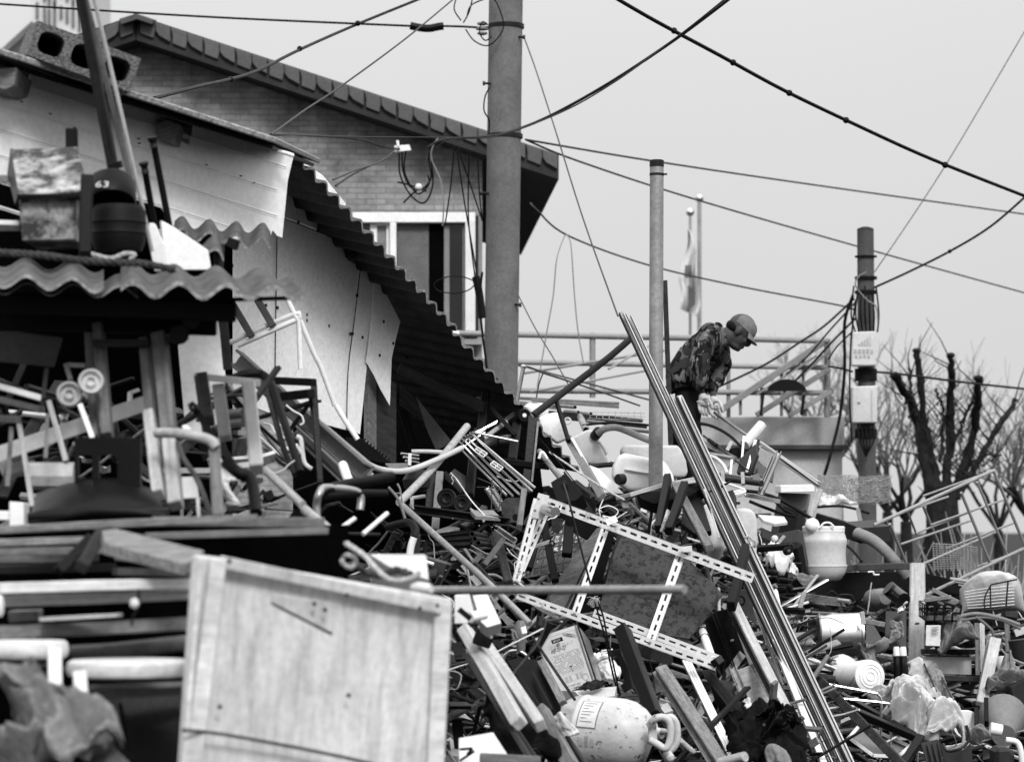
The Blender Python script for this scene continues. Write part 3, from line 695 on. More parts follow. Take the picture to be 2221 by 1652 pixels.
for (u0, v0, u1, v1, w) in ((1786, 742, 1562, 890, 14), (1800, 800, 1640, 900, 12), (1800, 850, 1710, 902, 11), (1770, 772, 1640, 856, 5), (1800, 760, 1740, 812, 6)):
    B('stringer', None, None, 'paint_grey', (u0, v0, 25.9), (u1, v1, 25.9), w, .06, parent=sg)
for (u, v0, v1) in ((1606, 862, 900), (1652, 840, 902), (1695, 806, 902), (1742, 776, 902)):
    B('baluster', None, None, 'paint_grey', (u, v0, 25.95), (u, v1, 25.95), 7, .03, parent=sg)
hb = MB().grid(lambda u, v: P((1662 + 86 * u, 848 - 25 * (max(0, math.sin(math.pi * u)) ** .55) * v, 25.6)), 16, 3)
bk = G('hung_basket', 'dark domed basket seat resting on the lowest terrace rail', 'basket', (1705, 848, 25.6))
o = mk('shell', hb, 'rubber', None, bk); o.modifiers.new('s', 'SOLIDIFY').thickness = .08
B('leg', None, None, 'rubber', (1656, 852, 25.6), (1650, 900, 25.6), 6, parent=bk); B('leg', None, None, 'rubber', (1744, 856, 25.6), (1738, 900, 25.6), 7, parent=bk)
for k, (a, b) in enumerate((((1130, 810, 25), (1440, 760, 25.5)), ((1150, 850, 25), (1420, 800, 25.4)), ((1120, 790, 24), (1420, 870, 23.5)), ((1320, 800, 24.5), (1420, 742, 25)))):
    T('lattice_bar', ['pale diagonal brace behind the terrace railing, longest', 'lower pale diagonal brace behind the railing', 'thin dark diagonal line crossing before the railing', 'short pale brace rising to the steel post'][k], 'brace', ['rail_paint', 'rail_paint', 'cable_grey', 'rail_paint'][k], [a, b], [6, 5, 4, 5][k])

# ---------------------------------------------------------------- trees at the right
def limb(mb, a, b, r0, r1, seg=7, wob=.06):
    pts = []
    for i in range(seg + 1):
        p = a.lerp(b, i / seg)
        if 0 < i < seg: p = p + Vector((random.uniform(-1, 1), random.uniform(-1, 1), random.uniform(-.5, .5))) * wob
        pts.append(p)
    mb.tube(pts, [r0 + (r1 - r0) * i / seg for i in range(seg + 1)], 8)
tr = G('pollarded_tree', 'dark pollarded tree with thick stub branches at the right', 'tree', Vector((P((2045, 0, 33)).x, 33, 0)))
tk = MB(); base = P((2040, 1120, 33)); g0 = Vector((base.x, 33, 0))
limb(tk, g0, P((2044, 1050, 33)), .30, .17, 8, .03)
mk('trunk', tk, 'bark', None, tr, smooth=True)
lm = [((2030, 1110), (1985, 900), (1942, 815), 38, 22), ((2040, 1090), (2010, 940), (1988, 760), 30, 17), ((2050, 1080), (2062, 920), (2062, 770), 30, 17), ((2062, 1090), (2110, 950), (2122, 820), 28, 20), ((2075, 1080), (2150, 950), (2202, 868), 24, 12), ((2040, 1000), (2046, 900), (2030, 845), 12, 6), ((1990, 900), (1976, 850), (1972, 800), 12, 7), ((2070, 960), (2095, 900), (2110, 870), 10, 6), ((2068, 1060), (2110, 1000), (2170, 985), 9, 4)]
for (a, b, c2, w0, w1) in lm:
    mb = MB(); A, Bm, C = P((*a, 33)), P((*b, 33.2)), P((*c2, 33 + random.uniform(-.5, .5)))
    ps = smooth_path([A, Bm, C], 12); n_ = len(ps)
    ps = [p + Vector((random.uniform(-1, 1), 0, random.uniform(-1, 1))) * .016 for p in ps]
    mb.tube(ps, [W(w0 + (w1 - w0) * i / (n_ - 1), 33) * .40 * (1 + random.uniform(-.2, .2)) for i in range(n_)], 9)
    mb.ball(C, W(w1 * .6, 33), 4, (1, 1, .6))
    mk('branch', mb, 'bark', None, tr, smooth=True)
tw_ = MB()
for k in range(90):
    a_ = random.choice(lm); q = random.random()
    A = P((*a_[0], 33)).lerp(P((*a_[2], 33)), q); d = Vector((random.uniform(-1, 1), random.uniform(-.6, .6), random.uniform(.1, 1.2))).normalized()
    L = random.uniform(.15, .6); mid = A + d * L * .5 + Vector((random.uniform(-.06, .06), 0, .02))
    tw_.tube([A, mid, A + d * L + Vector((0, 0, .06))], [.009, .006, .003], 4)
tag(mk('twigs', tw_, 'bark', None, tr), kind='stuff')
def bare_shrub(name, label, u, vb, Y, h, spread, n, seed, m='twig', lean=0):
    rnd = random.Random(seed); r = G(name, label, 'tree' if h > 2.3 else 'shrub', Vector((P((u, vb, Y)).x, Y, 0)))
    x0 = P((u, vb, Y)).x; top = P((u, vb, Y)).z; stems = MB(); tw = MB()
    stems.tube([Vector((x0, Y, 0)), Vector((x0 + .02, Y, top * .5)), Vector((x0, Y, top))], [.11, .09, .07], 8)
    def grow(p, d, L, r_, depth):
        q = p + d * L
        (stems if depth == 0 else tw).tube([p, p.lerp(q, .5) + Vector((rnd.uniform(-1, 1), rnd.uniform(-1, 1), rnd.uniform(-.3, .6))) * L * .08, q], [r_, r_ * .8, r_ * .6], 5 if depth < 2 else 4)
        if depth >= 4: return
        for k in range(rnd.randint(2, 3 if depth else 4)):
            d2 = (d + Vector((rnd.uniform(-1, 1), rnd.uniform(-1, 1), rnd.uniform(-.15, .7))) * spread).normalized()
            grow(q.lerp(p, rnd.uniform(0, .4)), d2, L * rnd.uniform(.6, .85), r_ * .55, depth + 1)
    for k in range(n):
        a = rnd.uniform(0, 6.28); grow(Vector((x0, Y, top)), Vector((math.cos(a) * .7 + lean, math.sin(a) * .5, 1)).normalized(), h * .3, .035, 0)
    mk('trunk', stems, 'bark', None, r, smooth=True); tag(mk('twigs', tw, m, None, r), kind='stuff')
bare_shrub('bare_tree', 'fine twigged bare tree behind the meter boxes and dark pole', 1925, 1110, 40, 3.2, .75, 5, 3)
bare_shrub('bare_tree', 'fine twigged bare tree right of the pollarded tree', 2165, 1150, 44, 3.6, .8, 5, 5)
bare_shrub('bare_shrub', 'low pale bare shrub between the dark pole and pollarded tree', 1965, 1130, 37, 2.1, .9, 6, 8)
bare_shrub('bare_shrub', 'low tangled bare shrub at the right edge', 2250, 1150, 38, 2.3, .9, 6, 11)
bare_shrub('bare_shrub', 'small bare shrub behind the terrace corner', 1815, 1000, 42, 1.7, .8, 5, 14)
bare_shrub('bare_tree', 'thin pale bare tree showing behind the terrace railing', 1755, 960, 55, 2.9, .8, 5, 21)
bk_ = MB(); rb = random.Random(4)
for k in range(1500):
    x = rb.uniform(2.6, 10); y = rb.uniform(27, 36); h = rb.uniform(.6, 1.9) * (.75 + .5 * noise.noise(Vector((x, y, 0))))
    b_ = Vector((x, y, 0)); d = Vector((rb.uniform(-.35, .35), rb.uniform(-.3, .3), 1))
    bk_.tube([b_, b_ + d * h * .55, b_ + d * h + Vector((rb.uniform(-.2, .2), 0, -.05))], [.010, .008, .003], 3)
tag(mk('dry_undergrowth', bk_, 'grass_dry'), 'pale dry stalks and brush behind the heap at the right', 'brush', kind='stuff')
# ================================================================ SHEDS
fr(*T0)
def sheet_line(u): return 10.2 + (u + 40) / 640 * 1.4          # distance of the upper fascia along its run
sh = G('lean_to_shed', 'white sided lean-to shed with a fibre sheet roof at the upper left', 'shed', Vector((P((300, 0, 11)).x, 11.2, 0)))
A, Bp = P((-60, 100, 9.9)), P((596, 311, 11.1)); bk_ = Vector((0, 2.6, .25))
Q('roof_sheet', None, None, 'fibre_edge', [A, Bp, Bp + bk_, A + bk_], .023, sh, bevel=.004)
A, Bp = P((-60, 122, 10.0)), P((590, 324, 11.2))
Q('roof_batten', None, None, 'wood_black', [A, Bp, Bp + bk_ * .9, A + bk_ * .9], .016, sh)
def sp(u, v, d=0): return (u, v, sheet_line(u) + d)
outline = [(60, 158), (347, 246), (338, 288), (398, 316), (410, 266), (585, 322), (628, 330), (640, 334), (635, 352), (625, 392), (612, 516), (600, 512), (590, 500), (581, 516), (560, 520), (420, 520), (366, 500), (335, 450), (200, 405), (-70, 380), (-70, 184), (-5, 200), (33, 214)]
pts = [P(sp(u, v)) for u, v in outline]
pf = plane_frame([P(sp(-70, 184)), P(sp(625, 392)), P(sp(612, 516)), P(sp(-70, 590))])
fs = Q('fascia_siding', None, None, 'siding', pts, .006, sh, m4=pf, bevel=.001)
pinv = pf.inverted()
def on_pf(u, v, lift=.0):                                        # the same plane, by its picture position
    d = P((u, v, 1.0)) - EYE; nn = Vector((pf[0][2], pf[1][2], pf[2][2])); t = (pf.translation - EYE).dot(nn) / d.dot(nn)
    return EYE + d * t + nn * lift
for k in range(6):
    v0 = 168 + 56 * k
    ln = []
    for u in range(-60, 660, 20):
        v = v0 + .312 * u
        if v < 508 - max(0, 300 - u) * -.3 and v > 200 + .3 * u - 60 and u < 622 - .12 * (v - 400): ln.append((u, v))
    if len(ln) > 3:
        for dv, r in ((0, .0036), (5, .002)):
            mb = MB().tube([pinv @ on_pf(u, v + dv, .0) for u, v in ln], r, 5)
            mk('rib', mb, 'siding', pf, fs, smooth=True)
for (x, y) in ((182, 876), (640, 1100), (1190, 1195), (1196, 1235), (1775, 1420), (2070, 1515), (2182, 1572), (430, 980), (910, 1130)):
    fr(*T1); u, v = U(x, y); fr(*T0)
    c = on_pf(u, v, .001); mk('nail', MB().box((0, 0, 0), (.010, .010, .004)), 'rusty', Matrix.Translation(c), fs)
T('folded_corner', None, None, 'siding', [(585, 326, 11.45), (615, 331, 11.5), (636, 338, 11.52)], 9, fs)
BX('rafter', None, None, 'wood_grey', [(338, 268, 10.95), (362, 260, 10.95), (389, 268, 10.95), (380, 310, 10.95), (342, 300, 10.95)], 1.5, sh)
BX('rafter', None, None, 'wood_grey', [(-20, 150, 10.1), (38, 146, 10.1), (30, 185, 10.1), (12, 196, 10.1), (-20, 190, 10.1)], 1.5, sh)
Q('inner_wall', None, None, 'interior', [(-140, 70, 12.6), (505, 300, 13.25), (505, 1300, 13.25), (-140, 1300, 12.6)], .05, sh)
# lower wall panels
def wy(u): return 13.3 + (u - 500) / 370 * 1.6
def wp_(pts, m='panel', d=0.0, t=.012):
    return Q('wall_panel', None, None, m, [(u, v, wy(u) + d) for u, v in pts], t, sh)
pa = wp_([(495, 540), (540, 500), (601, 505), (597, 760), (594, 900), (495, 860)])
pb = wp_([(601, 505), (618, 474), (660, 492), (706, 510), (752, 530), (752, 560), (770, 562), (784, 552), (768, 690), (754, 804), (752, 933), (689, 917), (640, 890), (596, 880), (598, 760)], d=-.015)
pc = wp_([(785, 545), (792, 540), (815, 560), (812, 600), (805, 690), (795, 805), (781, 942), (752, 930), (755, 804), (769, 690)], d=-.03)
wp_([(640, 340), (624, 401), (618, 472), (660, 488), (706, 506), (752, 527), (757, 500), (750, 440), (700, 380)], 'panel', .03)
wp_([(814, 580), (824, 600), (840, 641), (869, 697), (858, 740), (850, 777), (848, 830), (846, 880), (838, 866), (825, 843), (812, 815), (795, 785), (806, 690)], 'panel', -.06, .004)
for (x, y) in ((15, 745), (405, 1105), (305, 1085), (655, 1165), (655, 1215), (845, 1262), (520, 1145), (1090, 1000), (1035, 1330), (1052, 1328), (1135, 1360), (1133, 735), (1133, 690), (1220, 773), (1318, 1225), (1283, 1515), (1400, 1412), (585, 370), (752, 437), (875, 485), (970, 527)):
    fr(*T4); u, v = U(x, y); fr(*T0)
    mk('nail', MB().box((0, 0, 0), (.012, .008, .014)), 'rusty', Matrix.Translation(P((u, v, wy(u) - (.064 if u > 806 else .034 if u > 760 else .019)))), sh)
for pts_ in ([(601, 506, -.03), (598, 700, -.03), (596, 878, -.03)], [(786, 546, -.05), (769, 690, -.05), (755, 804, -.05), (752, 930, -.05)], [(618, 475, -.02), (660, 491, -.03), (706, 509, -.03), (752, 530, -.03)]):
    T('seam', None, None, 'rusty', [(u, v, wy(u) + d) for u, v, d in pts_], 2.4, sh, 5, 3)
BX('rafter', None, None, 'wood_black', [(749, 498, 14.2), (780, 500, 14.2), (776, 548, 14.2), (764, 562, 14.2), (749, 556, 14.2)], 1.2, sh)
for (u0, u1, vt, vb, m_) in ((800, 817, 796, 985, 'wood_mid'), (818, 860, 806, 1006, 'wood_dark')):
    Q('wall_plank', None, None, m_, [(u0, vt, wy(u0) + .05), (u1, vt + 24, wy(u1) + .05), (u1, vb, wy(u1) + .05), (u0, vb - 14, wy(u0) + .05)], .03, sh)
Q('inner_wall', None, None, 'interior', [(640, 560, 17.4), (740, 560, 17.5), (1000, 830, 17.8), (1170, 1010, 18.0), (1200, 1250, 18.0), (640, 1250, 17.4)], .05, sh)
# jagged slate roof seen from beneath
mats3 = ['fibre_top', 'shaded_underside', 'fibre_edge']
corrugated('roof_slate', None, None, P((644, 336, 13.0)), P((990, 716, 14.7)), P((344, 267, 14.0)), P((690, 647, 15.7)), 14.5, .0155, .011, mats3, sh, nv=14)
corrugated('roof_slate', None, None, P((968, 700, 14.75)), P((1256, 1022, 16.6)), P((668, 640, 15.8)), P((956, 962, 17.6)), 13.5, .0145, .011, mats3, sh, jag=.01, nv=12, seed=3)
B('purlin', None, None, 'wood_dark', (868, 800, 15.8), (1048, 884, 15.6), 26, .06, parent=sh); B('purlin', None, None, 'wood_black', (880, 770, 16), (1060, 846, 16), 12, .05, parent=sh)
B('stud', None, None, 'wood_black', (862, 850, 16.3), (905, 1000, 16.3), 18, .06, parent=sh)
Q('loose_sheet', 'triangular grey panel leaning under the jagged slate roof', 'panel', 'paint_mid', [(902, 857, 15.6), (912, 872, 15.6), (978, 955, 15.6), (968, 966, 15.6), (946, 977, 15.6), (925, 930, 15.6)], .012)
Q('loose_board', 'torn dark board hanging under the jagged slate roof', 'board', 'wood_dark', [(868, 832, 15.9), (890, 850, 15.9), (915, 885, 15.9), (935, 925, 15.9), (905, 905, 15.9), (866, 878, 15.9)], .01)

# cinder block on the roof edge
cb = MB(); nb = 3
L_, H_, D_ = .50, .19, .15
xs = [-L_ / 2 + .01 + i * (L_ - .02) / nb for i in range(nb + 1)]
def rr(cx, cz, w, h, n=4):
    out = []
    for q in range(4):
        sx, sz = (1, 1, -1, -1)[q], (1, -1, -1, 1)[q]; r = min(w, h) * .33
        for k in range(n):
            a = math.pi / 2 * k / (n - 1)
            ca, sa = (math.sin(a), math.cos(a)) if q % 2 == 0 else (math.cos(a), math.sin(a))
            out.append((cx + sx * (w / 2 - r + r * ca), cz + sz * (h / 2 - r + r * sa)))
    return out
for i in range(nb):
    x0, x1 = xs[i] - (.01 if i == 0 else 0), xs[i + 1] + (.01 if i == nb - 1 else 0)
    hol = rr((xs[i] + xs[i + 1]) / 2, .0, (xs[1] - xs[0]) - .042, H_ - .07)
    ctr = ((xs[i] + xs[i + 1]) / 2, 0)
    outer = []
    for (x, z) in hol:
        dx, dz = x - ctr[0], z; k = min(((x1 - ctr[0]) if dx > 0 else (ctr[0] - x0)) / max(abs(dx), 1e-6), (H_ / 2) / max(abs(dz), 1e-6))
        outer.append((ctr[0] + dx * k, dz * k))
    corners = [(x1, H_ / 2), (x1, -H_ / 2), (x0, -H_ / 2), (x0, H_ / 2)]
    n_ = len(hol)
    for y0 in (-D_ / 2, D_ / 2):
        vs = [(x, y0, z) for x, z in hol] + [(x, y0, z) for x, z in outer]
        cb.add(vs, [(k, (k + 1) % n_, n_ + (k + 1) % n_, n_ + k) for k in range(n_)])
        for q in range(4):                                          # corner triangles
            k0, k1 = q * 4 + 0, q * 4 + 3
            for k in range(4):
                a_, b_ = outer[(q * 4 + k) % n_], outer[(q * 4 + k + 1) % n_]
                if abs(a_[0] - b_[0]) > 1e-5 and abs(a_[1] - b_[1]) > 1e-5: cb.add([(a_[0], y0, a_[1]), (corners[q][0], y0, corners[q][1]), (b_[0], y0, b_[1])], [(0, 1, 2)])
    vs = [(x, -D_ / 2, z) for x, z in hol] + [(x, D_ / 2, z) for x, z in hol]
    cb.add(vs, [(k, (k + 1) % n_, n_ + (k + 1) % n_, n_ + k) for k in range(n_)])
for (a_, b_) in (((-1, 1), (1, 1)), ((1, 1), (1, -1)), ((1, -1), (-1, -1)), ((-1, -1), (-1, 1))):
    p = [(a_[0] * L_ / 2, -D_ / 2, a_[1] * H_ / 2), (b_[0] * L_ / 2, -D_ / 2, b_[1] * H_ / 2), (b_[0] * L_ / 2, D_ / 2, b_[1] * H_ / 2), (a_[0] * L_ / 2, D_ / 2, a_[1] * H_ / 2)]
    cb.add(p, [(0, 1, 2, 3)])
cb.box((0, D_ / 2 - .008, 0), (L_ * .97, .01, H_ * .97))
cm4 = Matrix.Translation(P((168, 131, 10.35))) @ Matrix.Rotation(R(18.5), 4, 'Y') @ Matrix.Rotation(R(16), 4, 'Z') @ Matrix.Diagonal((.76, 2.6, .66, 1))
tag(mk('cinder_block', cb, 'cinder', cm4), 'rough three-hole cinder block weighing down the shed roof edge', 'cinder block')

# front lean-to with the wavy fibre sheet
ft = G('corrugated_canopy', 'thick wavy fibre sheet canopy on dark beams at the left', 'canopy', (300, 690, 8.6))
m3 = ['fibre_top', 'fibre_top', 'fibre_edge']
corrugated('fibre_sheet', None, None, P((-67, 606, 8.35)), P((225, 622, 8.45)), P((-67, 564, 9.3)), P((225, 582, 9.35)), 2.95, .018, .0075, ['fibre_top', 'shaded_underside', 'fibre_edge'], ft, nv=8)  # canopy underside gets the painted shade tone
corrugated('fibre_sheet', None, None, P((262, 626, 8.45)), P((662, 638, 8.6)), P((262, 584, 9.3)), P((622, 598, 9.4)), 3.95, .020, .014, ['fibre_top', 'shaded_underside', 'fibre_edge'], ft, jag=.06, nv=10, seed=5)
corrugated('fibre_sheet', None, None, P((-67, 622, 8.5)), P((300, 636, 8.6)), P((-67, 594, 9.3)), P((300, 608, 9.35)), 3.65, .018, .006, m3, ft, nv=8)
B('beam', None, None, 'wood_black', (-40, 654, 8.7), (512, 676, 8.8), 44, .08, parent=ft); B('batten', None, None, 'wood_black', (440, 652, 8.75), (630, 646, 8.95), 9, .05, parent=ft); B('beam', None, None, 'wood_black', (-40, 690, 8.95), (470, 705, 9.0), 46, .05, parent=ft)
fr(*T3)
corrugated('slate_piece', 'broken mossy slate pieces stacked under the white fascia', 'slate', P((1500, 470, 10.2)), P((2330, 560, 10.6)), P((1500, 375, 10.8)), P((2330, 440, 11.2)), 3.6, .022, .012, m3, None, jag=.16, nv=8, seed=9)
corrugated('slate_piece', 'lower broken slate piece beside the pentagonal white board', 'slate', P((1560, 590, 10.0)), P((1930, 650, 10.1)), P((1480, 430, 10.6)), P((1900, 470, 10.7)), 1.6, .022, .012, m3, None, jag=.10, nv=8, seed=12)
B('post', None, None, 'wood_dark', (1890, 560, 10.4), (1880, 790, 10.4), 90, .06, parent=ft); B('post', None, None, 'wood_black', (1960, 540, 10.35), (2050, 570, 10.35), 90, .06, parent=ft)
B('post', None, None, 'wood_dark', (1910, 1130, 10.6), (1960, 1620, 10.7), 80, .05, parent=ft)
for k, (x, y, r) in enumerate(((1645, 1215, 70), (1545, 1340, 78))):
    LA('pipe_end', ['black pipe end poking out under the canopy beam, upper', 'black pipe end poking out under the canopy beam, lower'][k], 'pipe', 'rubber', (x, y, 8.75), (x - 90, y - 20, 9.7), [(0, r * .7), (0, r), (1, r)], n=20)

# ================================================================ PERSON
fr(*T10)
YP = 18.5
def skin_obj(name, verts, edges, m, parent, sub=2, root=0, folds=0.0, ts=.12, seed=0):
    """verts: (x, y, depth offset, radius) in the crop; grown with a Skin modifier"""
    me = bpy.data.meshes.new(name)
    ps = [P((v[0], v[1], YP + v[2])) for v in verts]; c = ps[root]
    me.from_pydata([tuple(p - c) for p in ps], edges, [])
    me.materials.append(M[m])
    o = bpy.data.objects.new(name, me); col.objects.link(o); o.matrix_basis = Matrix.Translation(c)
    if parent is not None: adopt(o, parent)
    sk = o.modifiers.new('skin', 'SKIN'); sk.use_smooth_shade = True; sk.branch_smoothing = .4
    for i, v in enumerate(verts):
        r = W(v[3], YP); s = me.skin_vertices[0].data[i]
        s.radius = (r, r if len(v) < 5 else W(v[4], YP)); s.use_root = (i == root)
    ss = o.modifiers.new('sub', 'SUBSURF'); ss.levels = sub; ss.render_levels = sub
    if folds:
        tx = bpy.data.textures.new(name + '_folds', 'CLOUDS'); tx.noise_scale = ts; tx.noise_depth = 2
        ss2 = o.modifiers.new('sub2', 'SUBSURF'); ss2.levels = 1; ss2.render_levels = 1
        d = o.modifiers.new('folds', 'DISPLACE'); d.texture = tx; d.strength = folds; d.mid_level = .5; d.texture_coords = 'LOCAL'
    return o
pr = G('person', 'person in camouflage jacket and cap bending to pull a pipe', 'person', (640, 1990, YP))
sk_v = [(580, 860, 0, 36), (640, 700, 0, 45), (760, 530, 0, 50), (905, 450, 0, 50), (985, 430, 0, 48), (1055, 440, 0, 66), (1100, 400, 0, 82), (1085, 490, 0, 62), (1065, 545, 0, 36),
        (815, 450, -.15, 36), (725, 690, -.24, 34), (745, 930, -.20, 30), (765, 1010, -.18, 24),
        (840, 470, .15, 36), (925, 760, .20, 34), (845, 960, .10, 30), (862, 1040, .05, 24),
        (590, 980, -.03, 30), (640, 1300, -.10, 36), (690, 1650, -.10, 42), (740, 1910, -.12, 34), (860, 1950, -.12, 30),
        (580, 980, .04, 30), (560, 1320, .12, 36), (600, 1660, .12, 42), (600, 1910, .14, 34), (720, 1950, .14, 30)]
sk_e = [(0, 1), (1, 2), (2, 3), (3, 4), (4, 5), (5, 6), (5, 7), (7, 8), (3, 9), (9, 10), (10, 11), (11, 12), (3, 13), (13, 14), (14, 15), (15, 16), (0, 17), (17, 18), (18, 19), (19, 20), (20, 21), (0, 22), (22, 23), (23, 24), (24, 25), (25, 26)]
body = skin_obj('body', sk_v, sk_e, 'skin', pr)
skin_obj('jacket', [(552, 985, 0, 171, 232), (640, 715, 0, 171, 195), (745, 540, 0, 156, 201), (880, 465, 0, 127, 165), (975, 425, 0, 100, 98),
                    (835, 465, -.19, 102), (765, 580, -.25, 100), (722, 720, -.27, 95), (735, 850, -.24, 81), (742, 945, -.21, 71),
                    (860, 500, .15, 105), (925, 620, .20, 102), (915, 770, .20, 90), (850, 880, .14, 71), (828, 960, .10, 49)],
         [(0, 1), (1, 2), (2, 3), (3, 4), (2, 5), (5, 6), (6, 7), (7, 8), (8, 9), (2, 10), (10, 11), (11, 12), (12, 13), (13, 14)], 'camo', pr, folds=.035, ts=.09)
skin_obj('trousers', [(568, 850, 0, 154, 198), (600, 1000, -.05, 168), (640, 1200, -.10, 110), (655, 1330, -.12, 101), (680, 1480, -.11, 94), (705, 1660, -.10, 79), (735, 1860, -.12, 74),
                      (560, 1040, .09, 126), (560, 1330, .12, 101), (590, 1660, .12, 79), (600, 1860, .14, 74)],
         [(0, 1), (1, 2), (2, 3), (3, 4), (4, 5), (5, 6), (0, 7), (7, 8), (8, 9), (9, 10)], 'trouser', pr, folds=.03, ts=.08)
for (x, d) in ((745, -.12), (610, .14)):
    skin_obj('boot', [(x - 10, 1890, d, 52), (x + 10, 1950, d, 46), (x + 150, 1965, d, 40)], [(0, 1), (1, 2)], 'rubber', pr)
def glove(cx, cy, d, flip, ang):
    pv = [(cx, cy, d, 44, 34), (cx + 4, cy + 60, d, 52, 30), (cx + 10, cy + 100, d - .005, 50, 26)]
    pe = [(0, 1), (1, 2)]
    for k, (ox, l1, l2) in enumerate(((-36, 42, 30), (-12, 52, 36), (14, 54, 38), (40, 46, 30))):
        i = len(pv)
        pv += [(cx + 10 + ox, cy + 118, d + .01 * k * flip, 15), (cx + 14 + ox + ang * .4, cy + 118 + l1, d + .012 * k * flip - .012, 14), (cx + 12 + ox + ang, cy + 118 + l1 + l2, d + .01 * k * flip + .01, 12)]
        pe += [(2, i), (i, i + 1), (i + 1, i + 2)]
    i = len(pv)
    pv += [(cx + 56, cy + 50, d - .03, 17), (cx + 84, cy + 104, d - .045, 15), (cx + 92, cy + 146, d - .04, 13)]
    pe += [(1, i), (i, i + 1), (i + 1, i + 2)]
    return skin_obj('glove', pv, pe, 'glove', pr, sub=2)
glove(752, 950, -.2, 1, 22); glove(842, 975, .07, 1, 34)
# cap: crown dome and curved peak on the bowed head
hc = P((1104, 402, YP)); up = Vector((.70, 0, .714)); fw = Vector((.714, 0, -.70)); sd_ = Vector((0, 1, 0)); rc = W(112, YP)
dome = MB().grid(lambda u, v: up * (math.sin(v * math.pi / 2) * rc * .98) + (fw * math.cos(2 * math.pi * u) * 1.12 + sd_ * math.sin(2 * math.pi * u) * .95) * rc * math.cos(v * math.pi / 2) ** .7, 28, 9)
cap = mk('cap', dome, 'cap_cloth', Matrix.Translation(hc), pr, smooth='all', recalc=False)
def brim(u, v):
    a = (u - .5) * 2.1; r = rc * (1.03 + .55 * v * math.cos(a * .72))
    return fw * math.cos(a) * r * 1.08 + sd_ * math.sin(a) * r * .95 + up * (-.02 * rc - .20 * rc * v - .16 * rc * (a * a) * v)
b_ = mk('peak', MB().grid(brim, 16, 5), 'cap_cloth', Matrix.Translation(hc), cap, smooth='all', recalc=False); b_.modifiers.new('s', 'SOLIDIFY').thickness = .005
mk('badge', MB().box(hc + fw * rc * 1.08 + up * rc * .42, (.014, .03, .02), up.to_track_quat('Z', 'Y').to_matrix()), 'paint_white', None, cap)
# head: skull, face, jaw, nose and ears grown together with the body into one surface
dg = bpy.context.evaluated_depsgraph_get(); dg.update()
bm_ = bpy.data.meshes.new_from_object(body.evaluated_get(dg)); body.modifiers.clear()
hb_ = MB(); bo = body.matrix_basis.translation.copy(); bo = P((sk_v[0][0], sk_v[0][1], YP))
hb_.add([v.co for v in bm_.vertices], [list(f.vertices) for f in bm_.polygons])
hrot = Matrix((fw, sd_, up)).transposed()
def lump(f, s_, u, rf_, rs_, ru_):
    n = 14; vs, fs_ = [], []
    c = hc - bo + fw * f + sd_ * s_ + up * u
    k0 = len(hb_.v); hb_.ball((0, 0, 0), 1, n)
    for k in range(k0, len(hb_.v)): v = hb_.v[k]; hb_.v[k] = c + hrot @ Vector((v.x * rf_, v.y * rs_, v.z * ru_))
lump(-.005, 0, .0, .094, .074, .088); lump(.022, 0, -.055, .066, .060, .075); lump(.036, 0, -.112, .046, .046, .030); lump(.078, 0, -.006, .020, .05, .016)
lump(.094, 0, -.045, .018, .014, .026); lump(.078, 0, -.088, .016, .026, .014); lump(.070, 0, -.118, .018, .022, .014); lump(-.03, 0, -.10, .055, .055, .075)
for s_ in (-1, 1): lump(-.008, .072 * s_, -.035, .020, .012, .034); lump(.066, .034 * s_, -.052, .018, .022, .02)
me_ = bpy.data.meshes.new('body'); me_.from_pydata([tuple(v) for v in hb_.v], [], hb_.f); me_.materials.append(M['skin']); body.data = me_
rm = body.modifiers.new('remesh', 'REMESH'); rm.mode = 'VOXEL'; rm.voxel_size = .0055; rm.use_smooth_shade = True
sm_ = body.modifiers.new('smooth', 'SMOOTH'); sm_.factor = .5; sm_.iterations = 5
hr = MB().ball((0, 0, 0), 1, 14)
hr.v = [hrot @ Vector((v.x * .056, v.y * .066, v.z * .044)) for v in hr.v]
mk('hair', hr, 'hair', Matrix.Translation(hc + fw * -.044 + up * -.036), pr, smooth='all')
T('pulled_pipe', 'long pale pipe held in the gloved hands of the man', 'pipe', 'alu', [(860, 1125, 18.45), (1110, 1300, 18.2), (1660, 1660, 17.8)], 26, None, 10, 2)
